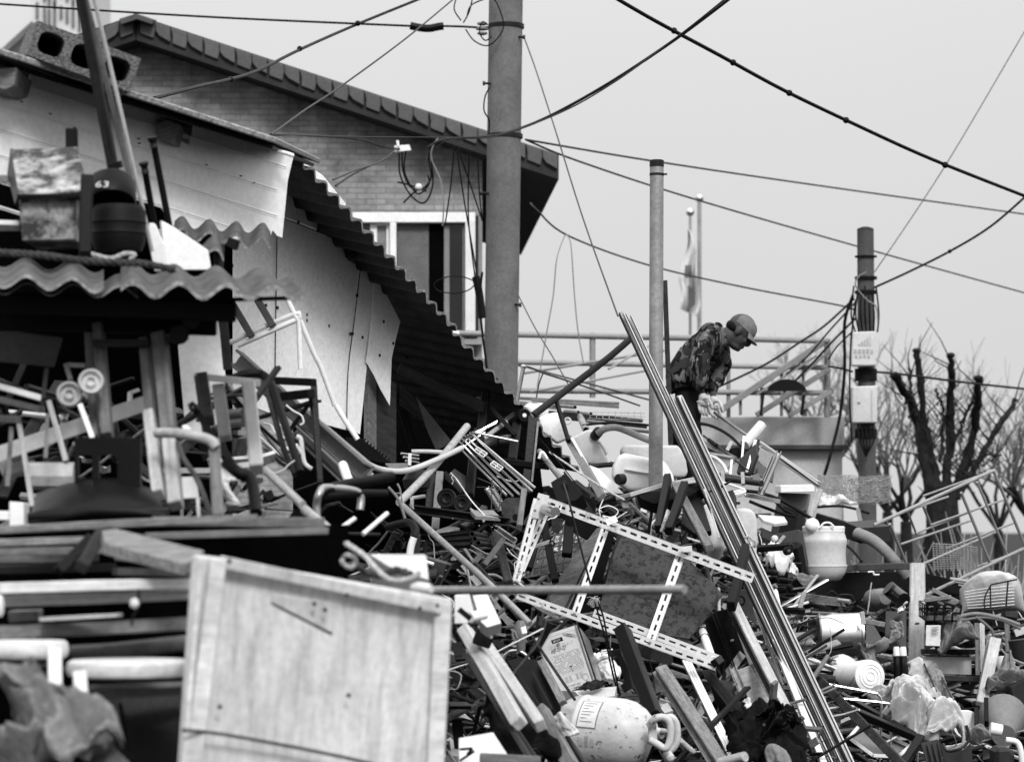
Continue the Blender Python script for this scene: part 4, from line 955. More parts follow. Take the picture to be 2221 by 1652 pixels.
# ================================================================ CENTRE OF THE HEAP
def zone(base, k, dmin=0):
    def f(x, y, off=0.0):
        u, v = U(x, y)
        return (x, y, base + (1650 - v) * k + off)
    return f
cz = zone(12.0, .0091); lz = zone(7.7, .0026); rz = zone(14.6, .0120)
def at(Y):
    return lambda x, y, off=0.0: (x, y, Y + off)
def slotted(name, a, b, w, parent, back=1, m='rack_paint', roll=0, per=.053, flange2=True):
    """slotted angle iron: two flanges at right angles, each with a row of open slots"""
    A, Bp = P(a), P(b); Y = (a[2] + b[2]) / 2; w = W(w, Y); L = (Bp - A).length; t = .0035
    m4 = frame_of(A, Bp, roll); mb = MB(); n = max(2, int(L / per)); p = L / n; sl = .62; sw = .24
    def flange(o, ax, az):                             # o origin, ax width direction, az thickness direction
        def bx(x0, x1, y0, y1):
            c = [(x, y, z) for x in (x0, x1) for y in (y0, y1) for z in (0, t)]
            vs = [(q[0], o[0] + ax[0] * q[1] + az[0] * q[2], o[1] + ax[1] * q[1] + az[1] * q[2]) for q in c]
            mb.add(vs, [(0, 1, 3, 2), (4, 6, 7, 5), (0, 4, 5, 1), (2, 3, 7, 6), (0, 2, 6, 4), (1, 5, 7, 3)])
        bx(-L / 2, L / 2, 0, w * (.5 - sw / 2)); bx(-L / 2, L / 2, w * (.5 + sw / 2), w)
        for i in range(n + 1):
            x = -L / 2 + i * p
            bx(max(-L / 2, x - p * (1 - sl) / 2), min(L / 2, x + p * (1 - sl) / 2), w * (.5 - sw / 2), w * (.5 + sw / 2))
    flange((-w / 2, 0), (1, 0), (0, 1))
    if flange2: flange((w / 2 if back > 0 else -w / 2 + t, t), (0, -1), (-1, 0))
    return mk(name, mb, m, m4, parent)
def can(name, label, m, pts, d, cap=None, capr=12, parent=None, rim=None, sub=2):
    """rounded blow-moulded canister from its front outline"""
    ps = [P(p) for p in pts]; m4 = plane_frame(ps); inv = m4.inverted()
    mb = MB().prism([((inv @ p).x, (inv @ p).y) for p in ps], -d, 0)
    e = G(name, label, 'canister', min(ps, key=lambda q: q.z))
    o = mk('body', mb, m, m4, e, smooth='all')
    b = o.modifiers.new('b', 'BEVEL'); b.width = d * .17; b.segments = 4; b.limit_method = 'ANGLE'; b.angle_limit = R(25)
    if cap:
        LA('cap', None, None, 'paint_dark', cap[0], cap[1], [(0, capr), (.1, capr * 1.08), (.9, capr * 1.08), (1, capr * .9)], e, 18)
    return e
def crumple(name, label, cat, m, pts, d, amp=.03, freq=9, seed=0, parent=None, res=26, bulge=.5):
    """creased soft thing (bag, cloth, sheet) over the outline pts: a quad patch with folds"""
    a, b, c2, d2 = [P(p) for p in pts]
    cen = (a + b + c2 + d2) / 4; nrm = (b - a).cross(d2 - a).normalized()
    if nrm.dot(EYE - cen) < 0: nrm = -nrm
    off = Vector((seed * 3.7, seed * 1.3, 0)); res = int(res * 1.7)
    def f(u, v):
        p = a.lerp(b, u).lerp(d2.lerp(c2, u), v)
        q = p * freq + off
        n1 = (.5 - abs(noise.noise(q)) * 2) * amp + (.4 - abs(noise.noise(q * 2.3 + off))) * amp * .7 + (.3 - abs(noise.noise(q * 5 + off))) * amp * .35 + (.3 - abs(noise.noise(q * 11 + off))) * amp * .14
        e = (math.sin(math.pi * u) * math.sin(math.pi * v)) ** .5
        w = Vector((noise.noise(q * .8 + Vector((5, 0, 0))), noise.noise(q * .8 + Vector((0, 9, 0))), noise.noise(q * .8 + Vector((0, 0, 4))))) * amp * 1.3
        return p - cen + nrm * (n1 + d * bulge * e) + w
    o = mk(name, MB().grid(f, res, res), m, Matrix.Translation(cen), parent, smooth=False if m in ('chrome', 'card') else 'all', recalc=False)
    s = o.modifiers.new('s', 'SOLIDIFY'); s.thickness = .003
    return tag(o, label, cat)
def rope(name, label, m, pts, w, parent=None, twist=14):
    Y = sum(p[2] for p in pts) / len(pts); r = W(w, Y) / 2
    ps = smooth_path([P(p) for p in pts], 10); c = sum(ps, Vector()) / len(ps)
    L = sum((ps[i + 1] - ps[i]).length for i in range(len(ps) - 1)); n = max(30, min(260, int(L / r * 2.2)))
    q = []
    for i in range(n + 1):
        s = i / n * (len(ps) - 1); k = min(int(s), len(ps) - 2); q.append(ps[k].lerp(ps[k + 1], s - k))
    mb = MB()
    for st in range(3):
        pp = []
        for i, p in enumerate(q):
            t = (q[min(i + 1, n)] - q[max(i - 1, 0)]).normalized(); x = t.orthogonal(); x.normalize(); y = t.cross(x)
            a = i * .5 + st * 2.094
            pp.append(p - c + (x * math.cos(a) + y * math.sin(a)) * r * .5)
        mb.tube(pp, r * .58, 6)
    return tag(mk(name, mb, m, Matrix.Translation(c), parent, smooth=True), label, 'rope' if label else None)
def wheel(name, parent, c, r, axis, th, m='rubber', hub='paint_white', hubr=.3, label=None, cat=None):
    p = P(c); rr_ = W(r, c[2]); ax = Vector(axis).normalized()
    o = mk(name, MB().lathe(-ax * th / 2, ax * th / 2, [(0, rr_ * .5), (0, rr_ * .88), (.12, rr_), (.88, rr_), (1, rr_ * .88), (1, rr_ * .72), (.93, rr_ * .66), (.93, rr_ * .3), (1, rr_ * .28)], 28), m, Matrix.Translation(p), parent, smooth=True)
    mk('hub', MB().lathe(p + ax * th * .42, p + ax * th * .56, [(0, rr_ * hubr), (.8, rr_ * hubr), (1, rr_ * hubr * .8)], 16), hub, None, o, smooth=True)
    return tag(o, label, cat)

# ---- slotted angle rack lying on its side
fr(*T11)
rk = G('slotted_rack', 'white slotted angle iron rack tipped over on the heap', 'rack', (1200, 1420, 13.9))
slotted('angle_bar', (596, 92, 14.3), (2290, 716, 14.0), 78, rk)
slotted('angle_bar', (600, 100, 14.28), (432, 740, 14.0), 66, rk, back=-1)
slotted('angle_bar', (668, 190, 14.38), (470, 660, 14.1), 58, rk, back=-1, flange2=False)
slotted('angle_bar', (1140, 296, 14.22), (892, 1002, 14.0), 64, rk, back=-1)
slotted('angle_bar', (1722, 530, 14.14), (1480, 1220, 13.9), 74, rk)
slotted('angle_bar', (440, 846, 14.0), (2000, 1408, 13.8), 66, rk, back=-1)
slotted('angle_bar', (1040, 985, 14.12), (2030, 1352, 13.95), 62, rk, flange2=False)
for (a, b, w) in (((650, 60, 14.2), (600, 250, 14.2), 90), ((1170, 240, 14.12), (1190, 290, 14.1), 90), ((1765, 465, 14.06), (1770, 510, 14.06), 84)):
    B('joint_plate', None, None, 'rack_paint', a, b, w, .004, parent=rk)
Q('gusset', None, None, 'rack_paint', [(598, 84, 14.24), (700, 118, 14.24), (652, 168, 14.24), (618, 236, 14.24), (560, 230, 14.24)], .004, rk)
for (x, y) in ((608, 95), (580, 185), (695, 128), (1147, 292), (1737, 512), (890, 993), (1477, 1217), (435, 742), (457, 662)):
    c = P((x, y, 14.12 if y < 400 else 13.86)); mk('bolt', MB().lathe(c, c + Vector((0, -.008, 0)), [(0, .0075), (.6, .0075), (1, .004)], 8), 'alu_dull', None, rk, smooth=True)
B('end_cap', None, None, 'paint_black', (1985, 1380, 13.78), (2030, 1350, 13.9), 60, .03, parent=rk)

Q('rusted_sheet', 'large dark sheet with black rust blotches behind the rack', 'sheet', 'rust_sheet', [(1262, 360, 14.5), (1500, 430, 14.5), (1745, 545, 14.5), (2052, 832, 14.4), (1960, 985, 14.35), (1785, 1198, 14.3), (1560, 1165, 14.3), (1080, 962, 14.3), (1130, 760, 14.4), (1180, 560, 14.45)], .012)
Q('dark_sheet', 'small rounded dark sheet hanging under the rack foot', 'sheet', 'plastic_dark', [(1385, 1235, 14.0), (1655, 1312, 14.0), (1662, 1370, 14.0), (1630, 1402, 14.0), (1400, 1320, 14.0)], .01)
for k, (sh_, m_, lb) in enumerate((([(1060, 330), (1128, 300), (870, 930), (742, 1010), (690, 880), (745, 742)], 'wood_mid', 'warped grey veneer board seen through the rack'), ([(1120, 330), (1145, 330), (890, 985), (850, 960)], 'wood_black', 'thin black board edge right of the veneer board'), ([(1150, 332), (1200, 392), (1120, 690), (1010, 985), (930, 985), (1010, 760), (1080, 560)], 'plastic_black', 'glossy black liner sheet right of the veneer board'), ([(1230, 360), (1272, 372), (1130, 740), (1090, 840)], 'wood_dark', 'narrow grooved dark batten beside the rusted sheet'))):
    Q('veneer_board' if k == 0 else 'board_strip', lb, 'board', m_, [(x, y, 14.62 - .04 * k) for x, y in sh_], .008)
for k in range(5): B('veneer_layer', 'thin loose veneer layer %s behind the warped veneer board' % ('nearest to the veneer board', 'second from the veneer board', 'third from the veneer board', 'fourth from the veneer board', 'farthest from the veneer board')[k], 'board', ('wood_black', 'wood_mid', 'wood_black', 'wood_dark', 'wood_mid')[k], (1080 + 12 * k, 400, 14.7 + .02 * k), (800 + 26 * k, 980, 14.5 + .02 * k), 9, .06)
Q('curved_veneer', 'curved plywood slat lying under the rack', 'slat', 'wood_mid', [(520, 880, 14.3), (600, 905, 14.3), (700, 960, 14.3), (770, 1045, 14.3), (690, 1010, 14.3), (600, 960, 14.3), (545, 920, 14.3)], .02)
# plastic crates behind the rack
def crate(name, label, m, o, ex, ez, ey, nx, nz, m2=None):
    """open crate: corner o, edge vectors; walls as slatted frames"""
    e = G(name, label, 'crate', o)
    def wall(p, a, b, nm):
        mb = MB(); t = (a.cross(b)).normalized() * .006; q = .10
        def slab(u0, u1, v0, v1):
            vs = [p + a * u + b * v + t * s for u in (u0, u1) for v in (v0, v1) for s in (0, 1)]
            mb.add(vs, [(0, 1, 3, 2), (4, 6, 7, 5), (0, 4, 5, 1), (2, 3, 7, 6), (0, 2, 6, 4), (1, 5, 7, 3)])
        for i in range(nx + 1): u = i / nx; slab(max(0, u - q / 2 / nx * 2), min(1, u + q / 2 / nx * 2), 0, 1)
        for j in range(nz + 1): v = j / nz; slab(0, 1, max(0, v - .10 / nz), min(1, v + .10 / nz))
        mk(nm, mb, m, None, e)
    wall(o, ex, ez, 'side_wall'); wall(o + ey, ex, ez, 'side_wall'); wall(o, ey, ez, 'end_wall'); wall(o + ex, ey, ez, 'end_wall')
    mb = MB(); vs = [o, o + ex, o + ex + ey, o + ey]; d = ez.normalized() * .006
    mk('base', MB().add(vs + [p + d for p in vs], [(0, 1, 2, 3), (4, 5, 6, 7), (0, 1, 5, 4), (1, 2, 6, 5), (2, 3, 7, 6), (3, 0, 4, 7)]), m, None, e)
    return e
o_ = P((500, 720, 14.9)); crate('plastic_crate', 'grey ribbed plastic crate lying behind the rack', 'plastic_grey', o_, P((840, 660, 14.7)) - o_, P((560, 500, 15.0)) - o_, Vector((.1, .28, .12)), 6, 3)
o_ = P((700, 500, 15.1)); crate('plastic_crate', 'pale slotted plastic crate showing through the rack', 'plastic_milk', o_, P((830, 520, 15.1)) - o_, P((730, 370, 15.3)) - o_, Vector((.08, .2, .08)), 4, 2)
Q('dark_plate', 'dark riveted plate behind the top rack bar', 'plate', 'paint_black', [(770, 200, 14.7), (1000, 220, 14.7), (1130, 250, 14.7), (1010, 400, 14.7), (985, 420, 14.7), (880, 360, 14.7)], .01)
Q('spade_plate', 'rounded rusty plate hanging inside the rack', 'plate', 'rusty', [(705, 240, 14.6), (800, 250, 14.6), (790, 330, 14.6), (760, 375, 14.6), (715, 345, 14.6)], .008)
LA('chrome_cup', 'dented chrome cup under the rack corner', 'cup', 'chrome', (650, 175, 14.2), (740, 200, 14.0), [(0, 20), (.1, 42), (.8, 46), (1, 40)])
B('steel_strip', 'bright bent strip crossing inside the rack', 'strip', 'alu', (520, 490, 14.3), (690, 432, 14.4), 30, .02)
T('hook', 'black hook at the end of the bright strip', 'hook', 'paint_black', [(688, 440, 14.3), (715, 425, 14.3), (735, 445, 14.3), (722, 462, 14.3), (700, 455, 14.3)], 12)
for k, (a, b, w, m_, lb) in enumerate(((((620, 180), (500, 640), 120, 'paint_black', 'black upright board behind the rack left bar')), ((640, 240), (740, 740), 60, 'wood_black', 'dark stick leaning inside the rack'), ((860, 180), (830, 540), 80, 'plastic_black', 'black post end behind the crates'))):
    B('dark_stick', lb, 'stick', m_, (*a, 14.8), (*b, 14.6), w, .04)
T('black_cable', 'thin black cable hanging straight across the rack', 'cable', 'cable', [(805, -20, 14.6), (850, 130, 14.05), (900, 330, 13.95), (960, 560, 13.85), (1015, 765, 13.8)], 17)
# cords with a frayed end
fc = G('frayed_string', 'pair of dark cords with a frayed pale top before the rack', 'cord', (1180, 1500, 13.5))
for pts in ([(1045, 890), (1080, 1010), (1130, 1180), (1170, 1380), (1230, 1620)], [(1075, 895), (1115, 1020), (1150, 1200), (1200, 1420), (1245, 1640)]): T('strand', None, None, 'cable', [(x, y, 13.6) for x, y in pts], 15, fc)
fm = MB()
for k in range(70):
    a_ = P((1055 + random.uniform(-18, 18), 888 + random.uniform(-8, 8), 13.6)); a2 = a_ + Vector((random.uniform(-.035, .02), random.uniform(-.02, .02), random.uniform(-.035, .022)))
    fm.tube([a_, a_.lerp(a2, .5) + Vector((0, 0, .008)), a2], .0012, 3)
tag(mk('frayed_end', fm, 'rope', None, fc), kind='stuff')
# ties at the rack top
for k, (pts, lb) in enumerate((([(1090, 170), (1160, 150), (1230, 190), (1190, 240), (1110, 230), (1230, 300)], 'tangled pale cord knotted on the rack top bar'), ([(1240, 190), (1310, 170), (1340, 230), (1290, 300), (1230, 270)], 'grey cable loop lying on the rack top bar'))):
    T('cord_loop', lb, 'cord', ('wire_white', 'cable_grey')[k], [(x, y, 13.95) for x, y in pts], (9, 16)[k])
T('wire_tie', 'white wire tie looped round the rack corner', 'wire', 'wire_white', [(790, 150, 14.05), (770, 190, 14.02), (740, 240, 14.0), (700, 250, 14.0), (680, 262, 14.0)], 9)
T('wire_tie', 'long thin white wire lying left of the rack upright', 'wire', 'wire_white', [(360, 480, 13.95), (400, 530, 13.95), (450, 570, 13.95), (420, 600, 13.95), (425, 660, 13.95)], 7)

# ---- tin can with a printed label
fr(*T20)
tc = G('tin_can', 'tall square oil tin with printed label tilted under the rack', 'tin', (1200, 1560, 13.6))
corn = [P((398, 448, 13.75)), P((1225, 158, 13.6)), P((1600, 1300, 13.4)), P((905, 1530, 13.5))]
m4 = plane_frame(corn); inv = m4.inverted()
loc = [inv @ p for p in corn]
A_, B_, C_, D_ = [Vector((p.x, p.y)) for p in loc]
dep = Vector((.0, 0, -.19))
mb = MB(); n_ = 4
vs = [(p.x, p.y, 0) for p in loc] + [(p.x - .075, p.y + .012, -.2) for p in loc]
tb = mk('body', MB().add(vs, [(0, 1, 2, 3), (7, 6, 5, 4)] + [(i, (i + 1) % 4, 4 + (i + 1) % 4, 4 + i) for i in range(4)]), 'tin', m4, tc, bevel=.008)
def lp(s, t, z=.0012):                                             # s across, t down the label face
    p = A_.lerp(B_, s).lerp(D_.lerp(C_, s), t); return Vector((p.x, p.y, z))
def flat(name, poly, m, z, parent=tb):
    mb = MB().add([lp(s, t, z) for s, t in poly] , [list(range(len(poly)))]); return mk(name, mb, m, m4, parent)
flat('label_face', [(.03, .02), (.93, .02), (.93, .985), (.03, .985)], 'tin_print', .0008)
mb = MB()
for i in range(24): pass
ring = [(.10, .07), (.86, .07), (.89, .10), (.89, .92), (.86, .95), (.10, .95), (.07, .92), (.07, .10)]
mk('embossed_border', MB().tube([lp(s, t, .001) for s, t in ring], .0016, 5, closed=True), 'tin_print', m4, tb, smooth=True)
B('rim', None, None, 'paint_black', (1235, 170, 13.575), (1612, 1296, 13.375), 34, .02, parent=tb)
flat('logo_box', [(.35, .13), (.60, .13), (.60, .195), (.35, .195)], 'ink', .0014)
ux = (B_ - A_).normalized(); uy = (A_ - D_).normalized()
def label_text(body, s, t, size, m, name='print_text', shear=0):
    p = lp(s, t, .0018); r3 = Matrix(((ux.x, -ux.y, 0, 0), (ux.y, ux.x, 0, 0), (0, 0, 1, 0), (0, 0, 0, 1)))
    return text_mesh(body, size, name, m, m4 @ Matrix.Translation(p) @ r3, tb, shear, .0002)
label_text('해지마', .365, .183, .016, 'tin_print', 'logo_text')
label_text('대양조', .22, .27, .026, 'ink_pale', 'title_text'); label_text('조수기', .52, .29, .024, 'ink_pale', 'title_text')
label_text('배까각', .22, .345, .032, 'ink', 'marker_text', .15)
mk('seal', MB().lathe(lp(.46, .235, .0012), lp(.46, .235, .0018), [(0, .0105), (1, .0105)], 20), 'ink_grey', m4, tb)
for (s0, k) in ((.66, 0), (.74, 1)):                               # two leaf shapes
    pts = []
    for i in range(17):
        a = 2 * math.pi * i / 16; pts.append(lp(s0 + .07 + .095 * math.cos(a) * .9 + .03 * math.sin(a), .135 + .02 * k + .035 * math.sin(a) + .05 * math.cos(a) * .6, .0016))
    mk('leaf_print', MB().tube(pts[:-1], .0013, 4, closed=True), 'ink_grey', m4, tb)
    flat('leaf_fill', [(s0 + .0, .11 + .02 * k), (s0 + .07, .12 + .02 * k), (s0 + .13, .165 + .02 * k), (s0 + .07, .15 + .02 * k)], 'ink_pale', .0013)
rt = random.Random(2)
tl = MB()
for r_ in range(13):
    t = .40 + r_ * .024; s = .19
    while s < .86:
        l = rt.uniform(.015, .05)
        if rt.random() < .86: tl.add([lp(s, t, .0014), lp(min(.87, s + l), t, .0014), lp(min(.87, s + l), t + .009, .0014), lp(s, t + .009, .0014)], [(0, 1, 2, 3)])
        s += l + .012
for r_ in range(5):
    for s0 in (.30, .40, .58, .68):
        tl.add([lp(s0, .765 + r_ * .018, .0014), lp(s0 + .07, .765 + r_ * .018, .0014), lp(s0 + .07, .771 + r_ * .018, .0014), lp(s0, .771 + r_ * .018, .0014)], [(0, 1, 2, 3)])
tag(mk('small_print', tl, 'ink_grey', m4, tb), kind='stuff')
for (s0, t0, s1, t1) in ((.16, .385, .87, .388), (.16, .72, .87, .723), (.28, .75, .78, .752), (.28, .85, .78, .852), (.78, .75, .783, .852), (.28, .75, .283, .852)):
    flat('print_rule', [(s0, t0), (s1, t0), (s1, t1), (s0, t1)], 'ink_grey', .0013)
label_text('17 14:07 4501', .26, .925, .014, 'ink_grey', 'date_text')
label_text('식품용기', .40, .975, .012, 'ink', 'maker_text')
mk('round_mark', MB().tube([lp(.80 + .075 * math.cos(a) * 1.0, .855 + .05 * math.sin(a), .0015) for a in [2 * math.pi * i / 20 for i in range(20)]], .0011, 4, closed=True), 'ink_grey', m4, tb)
mk('recycle_mark', MB().tube([lp(.80, .915, .0015), lp(.85, .945, .0015), lp(.76, .945, .0015)], .0012, 4, closed=True), 'ink', m4, tb)
flat('stain', [(.50, .62), (.56, .60), (.60, .63), (.555, .645), (.57, .72), (.54, .70), (.545, .645)], 'ink_grey', .0019)
T('can_loop', 'thin pale wire loop at the left edge of the oil tin', 'wire', 'cable_pale', [(505, 815, 13.45), (530, 785, 13.45), (570, 800, 13.45), (560, 840, 13.45)], 9)

# ---- gas cylinder
fr(*T12)
gc = G('gas_cylinder', 'pale dented gas cylinder lying on its side at the bottom', 'gas cylinder', (1360, 1660, 12.6))
a, b = (885, 1330, 12.75), (1850, 1420, 12.55)
prof = [(0, 20), (.015, 120), (.06, 210), (.13, 284), (.22, 330), (.30, 346), (.31, 354), (.33, 354), (.34, 346), (.68, 346), (.78, 326), (.87, 275), (.94, 205), (.975, 130), (1, 40)]
LA('body', None, None, 'gas_paint', a, b, prof, gc, 48)
A, Bp = P(a), P(b); ax = (Bp - A).normalized(); vw = (EYE - (A + Bp) / 2).normalized(); vw = (vw - ax * vw.dot(ax)).normalized(); upv = ax.cross(vw)
if upv.z < 0: upv = -upv
L = (Bp - A).length; rb_ = W(346, 12.65)
def on_body(s, th, lift=.001): return A + ax * L * s + (vw * math.cos(th) + upv * math.sin(th)) * (rb_ + lift)
def patch(name, s0, s1, t0, t1, m, lift, par=gc): return mk(name, MB().grid(lambda u, v: on_body(s0 + (s1 - s0) * u, t0 + (t1 - t0) * v, lift), 6, 10), m, None, par, smooth='all', recalc=False)
patch('label_plate', .36, .555, .08, .98, 'ink_grey', .0012); patch('label_paper', .37, .545, .12, .95, 'paper', .0022)
for k in range(7): patch('label_line', .39, .39 + .12 - .03 * (k % 3), .86 - .1 * k, .88 - .1 * k, 'ink_grey', .0032)
for k, s in enumerate((.40, .455, .51)): patch('faded_letter', s, s + .035, -.42, -.18 + .05 * (k % 2), 'ink_pale', .0015)
hd = G('valve_guard', None, None, (1900, 1380, 12.5)); adopt(hd, gc)
c0 = P((1900, 1385, 12.5))
LA('valve_neck', None, None, 'gas_paint', (1790, 1370, 12.56), (1925, 1382, 12.52), [(0, 130), (.3, 120), (.5, 60), (1, 50)], hd)
T('guard_loop', None, None, 'gas_paint', [(1800, 1300, 12.42), (1850, 1240, 12.40), (1940, 1225, 12.40), (2000, 1280, 12.40), (2005, 1420, 12.40), (1960, 1520, 12.40), (1880, 1480, 12.41), (1810, 1440, 12.42)], 72, hd, 10)
T('guard_loop', None, None, 'gas_paint', [(1960, 1230, 12.62), (2020, 1225, 12.60), (2065, 1300, 12.60), (2070, 1440, 12.60), (2030, 1520, 12.60), (1960, 1560, 12.60)], 66, hd, 10)
Q('guard_plate', None, None, 'gas_paint', [(1790, 1290, 12.44), (1870, 1270, 12.44), (1880, 1470, 12.44), (1960, 1500, 12.44), (1940, 1545, 12.44), (1800, 1480, 12.44)], .012, hd)
LA('valve', None, None, 'alu_dull', (1920, 1360, 12.5), (2000, 1370, 12.48), [(0, 34), (.6, 30), (.62, 20), (1, 20)], hd)
LA('valve_knob', None, None, 'gas_paint', (1960, 1560, 12.48), (2020, 1640, 12.45), [(0, 30), (.2, 50), (.8, 46), (1, 20)], hd)

# ---- aluminium rails
fr(*T0)
rb2 = G('rail_bundle', 'tied bundle of long grooved aluminium rails leaning across the heap', 'rails', (1830, 1670, 14.4))
for (u0, v0, y0, u1, v1, y1, w, m_, sec) in ((1348, 680, 15.9, 1806, 1664, 14.1, 13, 'alu_dull', 'box'), (1363, 684, 15.93, 1819, 1664, 14.13, 11, 'alu_dull', 'box'), (1458, 858, 15.55, 1833, 1664, 14.05, 12, 'alu_dull', 'box'), (1473, 861, 15.57, 1850, 1664, 14.07, 13, 'alu_dull', 'box'),
                                          (1353, 681, 15.84, 1810, 1664, 14.04, 3, 'alu', 'box'), (1343, 681, 15.86, 1800, 1664, 14.06, 2.4, 'paint_black', 'box'), (1368, 684, 15.87, 1824, 1664, 14.07, 2.6, 'alu', 'box'), (1357, 684, 15.88, 1814, 1664, 14.08, 2.4, 'paint_black', 'box'), (1465, 859, 15.5, 1841, 1664, 14.0, 2.6, 'paint_black', 'box'), (1479, 862, 15.5, 1856, 1664, 14.0, 3.6, 'alu', 'box'), (1454, 858, 15.5, 1829, 1664, 14.0, 2, 'alu', 'box'), (1470, 861, 15.5, 1846, 1664, 14.0, 2, 'alu', 'box')):
    B('rail', None, None, m_, (u0, v0, y0), (u1, v1, y1), w, .028, parent=rb2, sec=sec, roll=-14, bevel=.0008)  # thin strips paint the rails' bright edges and dark grooves
for (u, v, w_, m_) in ((1558, 1058, 62, 'paint_black'), (1780, 1497, 74, 'cable_pale'), (1786, 1503, 74, 'cable_pale')):
    fr(*T0); Yt = 15.9 - (v - 680) / 984 * 1.8
    T('tie', None, None, m_, [(u - w_ * .5, v + 14, Yt - .03), (u, v, Yt - .06), (u + w_ * .42, v - 14, Yt - .03)], 5, rb2)
fr(*T13)
B('white_bar', 'long flat white bar with a round hole along the rail bundle', 'bar', 'paint_white', (905, 175, 14.75), (1520, 1690, 13.9), 62, .03, roll=-18)
B('white_bar', 'thin pale channel left of the flat white bar', 'bar', 'alu', (858, 185, 14.85), (1120, 900, 14.4), 40, .03, sec='U')
B('white_bar', 'narrow pale strip running beneath the flat white bar', 'bar', 'paint_grey', (985, 660, 14.7), (1240, 1250, 14.2), 34, .02)
# ---- hand truck and things round the jagged roof end
fr(*T9)
ht = G('hand_truck', 'dark steel hand truck with round wheels below the jagged roof', 'hand truck', (520, 1600, 15.6))
for (a, b, w) in (((312, 420, 15.7), (232, 1030, 15.6), 98), ((168, 1040, 15.62), (108, 1690, 15.4), 96), ((690, 810, 15.75), (630, 1255, 15.6), 96)): B('upright', None, None, 'paint_dark', a, b, w, .05, parent=ht, roll=12)
B('brace', None, None, 'paint_dark', (355, 590, 15.66), (672, 935, 15.66), 54, .03, parent=ht); B('crossbar', None, None, 'paint_black', (520, 1262, 15.5), (1090, 1332, 15.5), 78, .06, parent=ht)
Q('plate', None, None, 'paint_black', [(832, 698, 15.55), (965, 738, 15.55), (890, 1290, 15.5), (860, 1640, 15.45), (740, 1640, 15.45), (785, 1240, 15.5)], .03, ht); B('edge_strip', None, None, 'paint_grey', (950, 775, 15.52), (874, 1520, 15.45), 26, .02, parent=ht)
for (x, y) in ((385, 312), (760, 702)): wheel('wheel', ht, (x, y, 15.72), 86, (.35, -1, 0), .06)
B('axle', None, None, 'paint_black', (225, 500, 15.8), (300, 520, 15.7), 70, .04, parent=ht)
tb_ = G('tube_bundle', 'bundle of bright chrome chair tubes held by white clips', 'tubes', (500, 1500, 15.3))
for k, (st, bd, en) in enumerate((((440, 790), (10, 1040), (640, 1690)), ((450, 770), (40, 1000), (720, 1670)), ((430, 800), (75, 965), (800, 1650)), ((700, 1020), (150, 940), (880, 1630)), ((180, 860), (140, 930), (915, 1590)), ((300, 900), (5, 1110), (560, 1680)))):
    T('chrome_tube', None, None, 'chrome', [(*st, 15.45), (bd[0] + 30, bd[1] - 25, 15.4), bd + (15.35,), ((bd[0] * 2 + en[0]) / 3, (bd[1] * 2 + en[1]) / 3 + 6, 15.3), en + (15.1,)], 30, tb_, 8)
for (x, y) in ((245, 1145), (440, 1315)):
    for d in (-1, 0, 1): B('clip', None, None, 'plastic_white', (x - 60 + d * 22, y - 36 - d * 22, 15.15), (x + 62 + d * 22, y + 46 - d * 22, 15.15), 15, .012, parent=tb_)
    for q in (-56, 0, 56): B('clip', None, None, 'plastic_white', (x + q - 24, y + q * .72 + 26, 15.15), (x + q + 24, y + q * .72 - 20, 15.15), 15, .012, parent=tb_)
T('wooden_dowel', 'round pale dowel poking up behind the hand truck', 'dowel', 'wood_light', [(690, 650, 15.9), (500, 790, 15.8)], 52); T('wooden_dowel', 'second round dowel crossing behind the hand truck uprights', 'dowel', 'wood_light', [(560, 780, 15.75), (280, 985, 15.6)], 62)
T('log', 'short thick log tied behind the chrome tubes', 'log', 'wood_mid', [(270, 1060, 15.8), (440, 1000, 15.8), (620, 985, 15.8)], 108)
T('strap', 'dark strap wound round the short log', 'strap', 'cable', [(400, 930, 15.66), (455, 960, 15.64), (450, 1050, 15.66), (400, 1120, 15.7)], 22)
T('black_pipe', 'thick black pipe slanting up to the steel post', 'pipe', 'rubber', [(880, 705, 16.2), (1400, 310, 16.9), (1830, -20, 17.3), (2110, -265, 17.6)], 86, None, 14, 2)
T('black_strut', 'short black strut under the slanting black pipe', 'strut', 'rubber', [(1172, 515, 16.6), (1325, 1015, 16.2)], 58)
LA('fluorescent_tube', 'bright metal tube with a ring cap standing by the concrete pole', 'tube', 'chrome', (690, 530, 17.5), (775, 75, 17.5), [(0, 24), (.9, 26), (.9, 34), (.96, 36), (1, 20)])
T('bent_wire', 'dark bent wire running right from the metal tube', 'wire', 'cable_grey', [(720, 90, 17.6), (850, 110, 17.8), (1020, 180, 18), (1300, 270, 18.5), (1750, 420, 19.2), (2200, 580, 19.6)], 22)
T('bent_wire', 'short drooping wire under the bent wire', 'wire', 'cable_grey', [(1010, 180, 18), (960, 320, 18), (930, 480, 18)], 18)
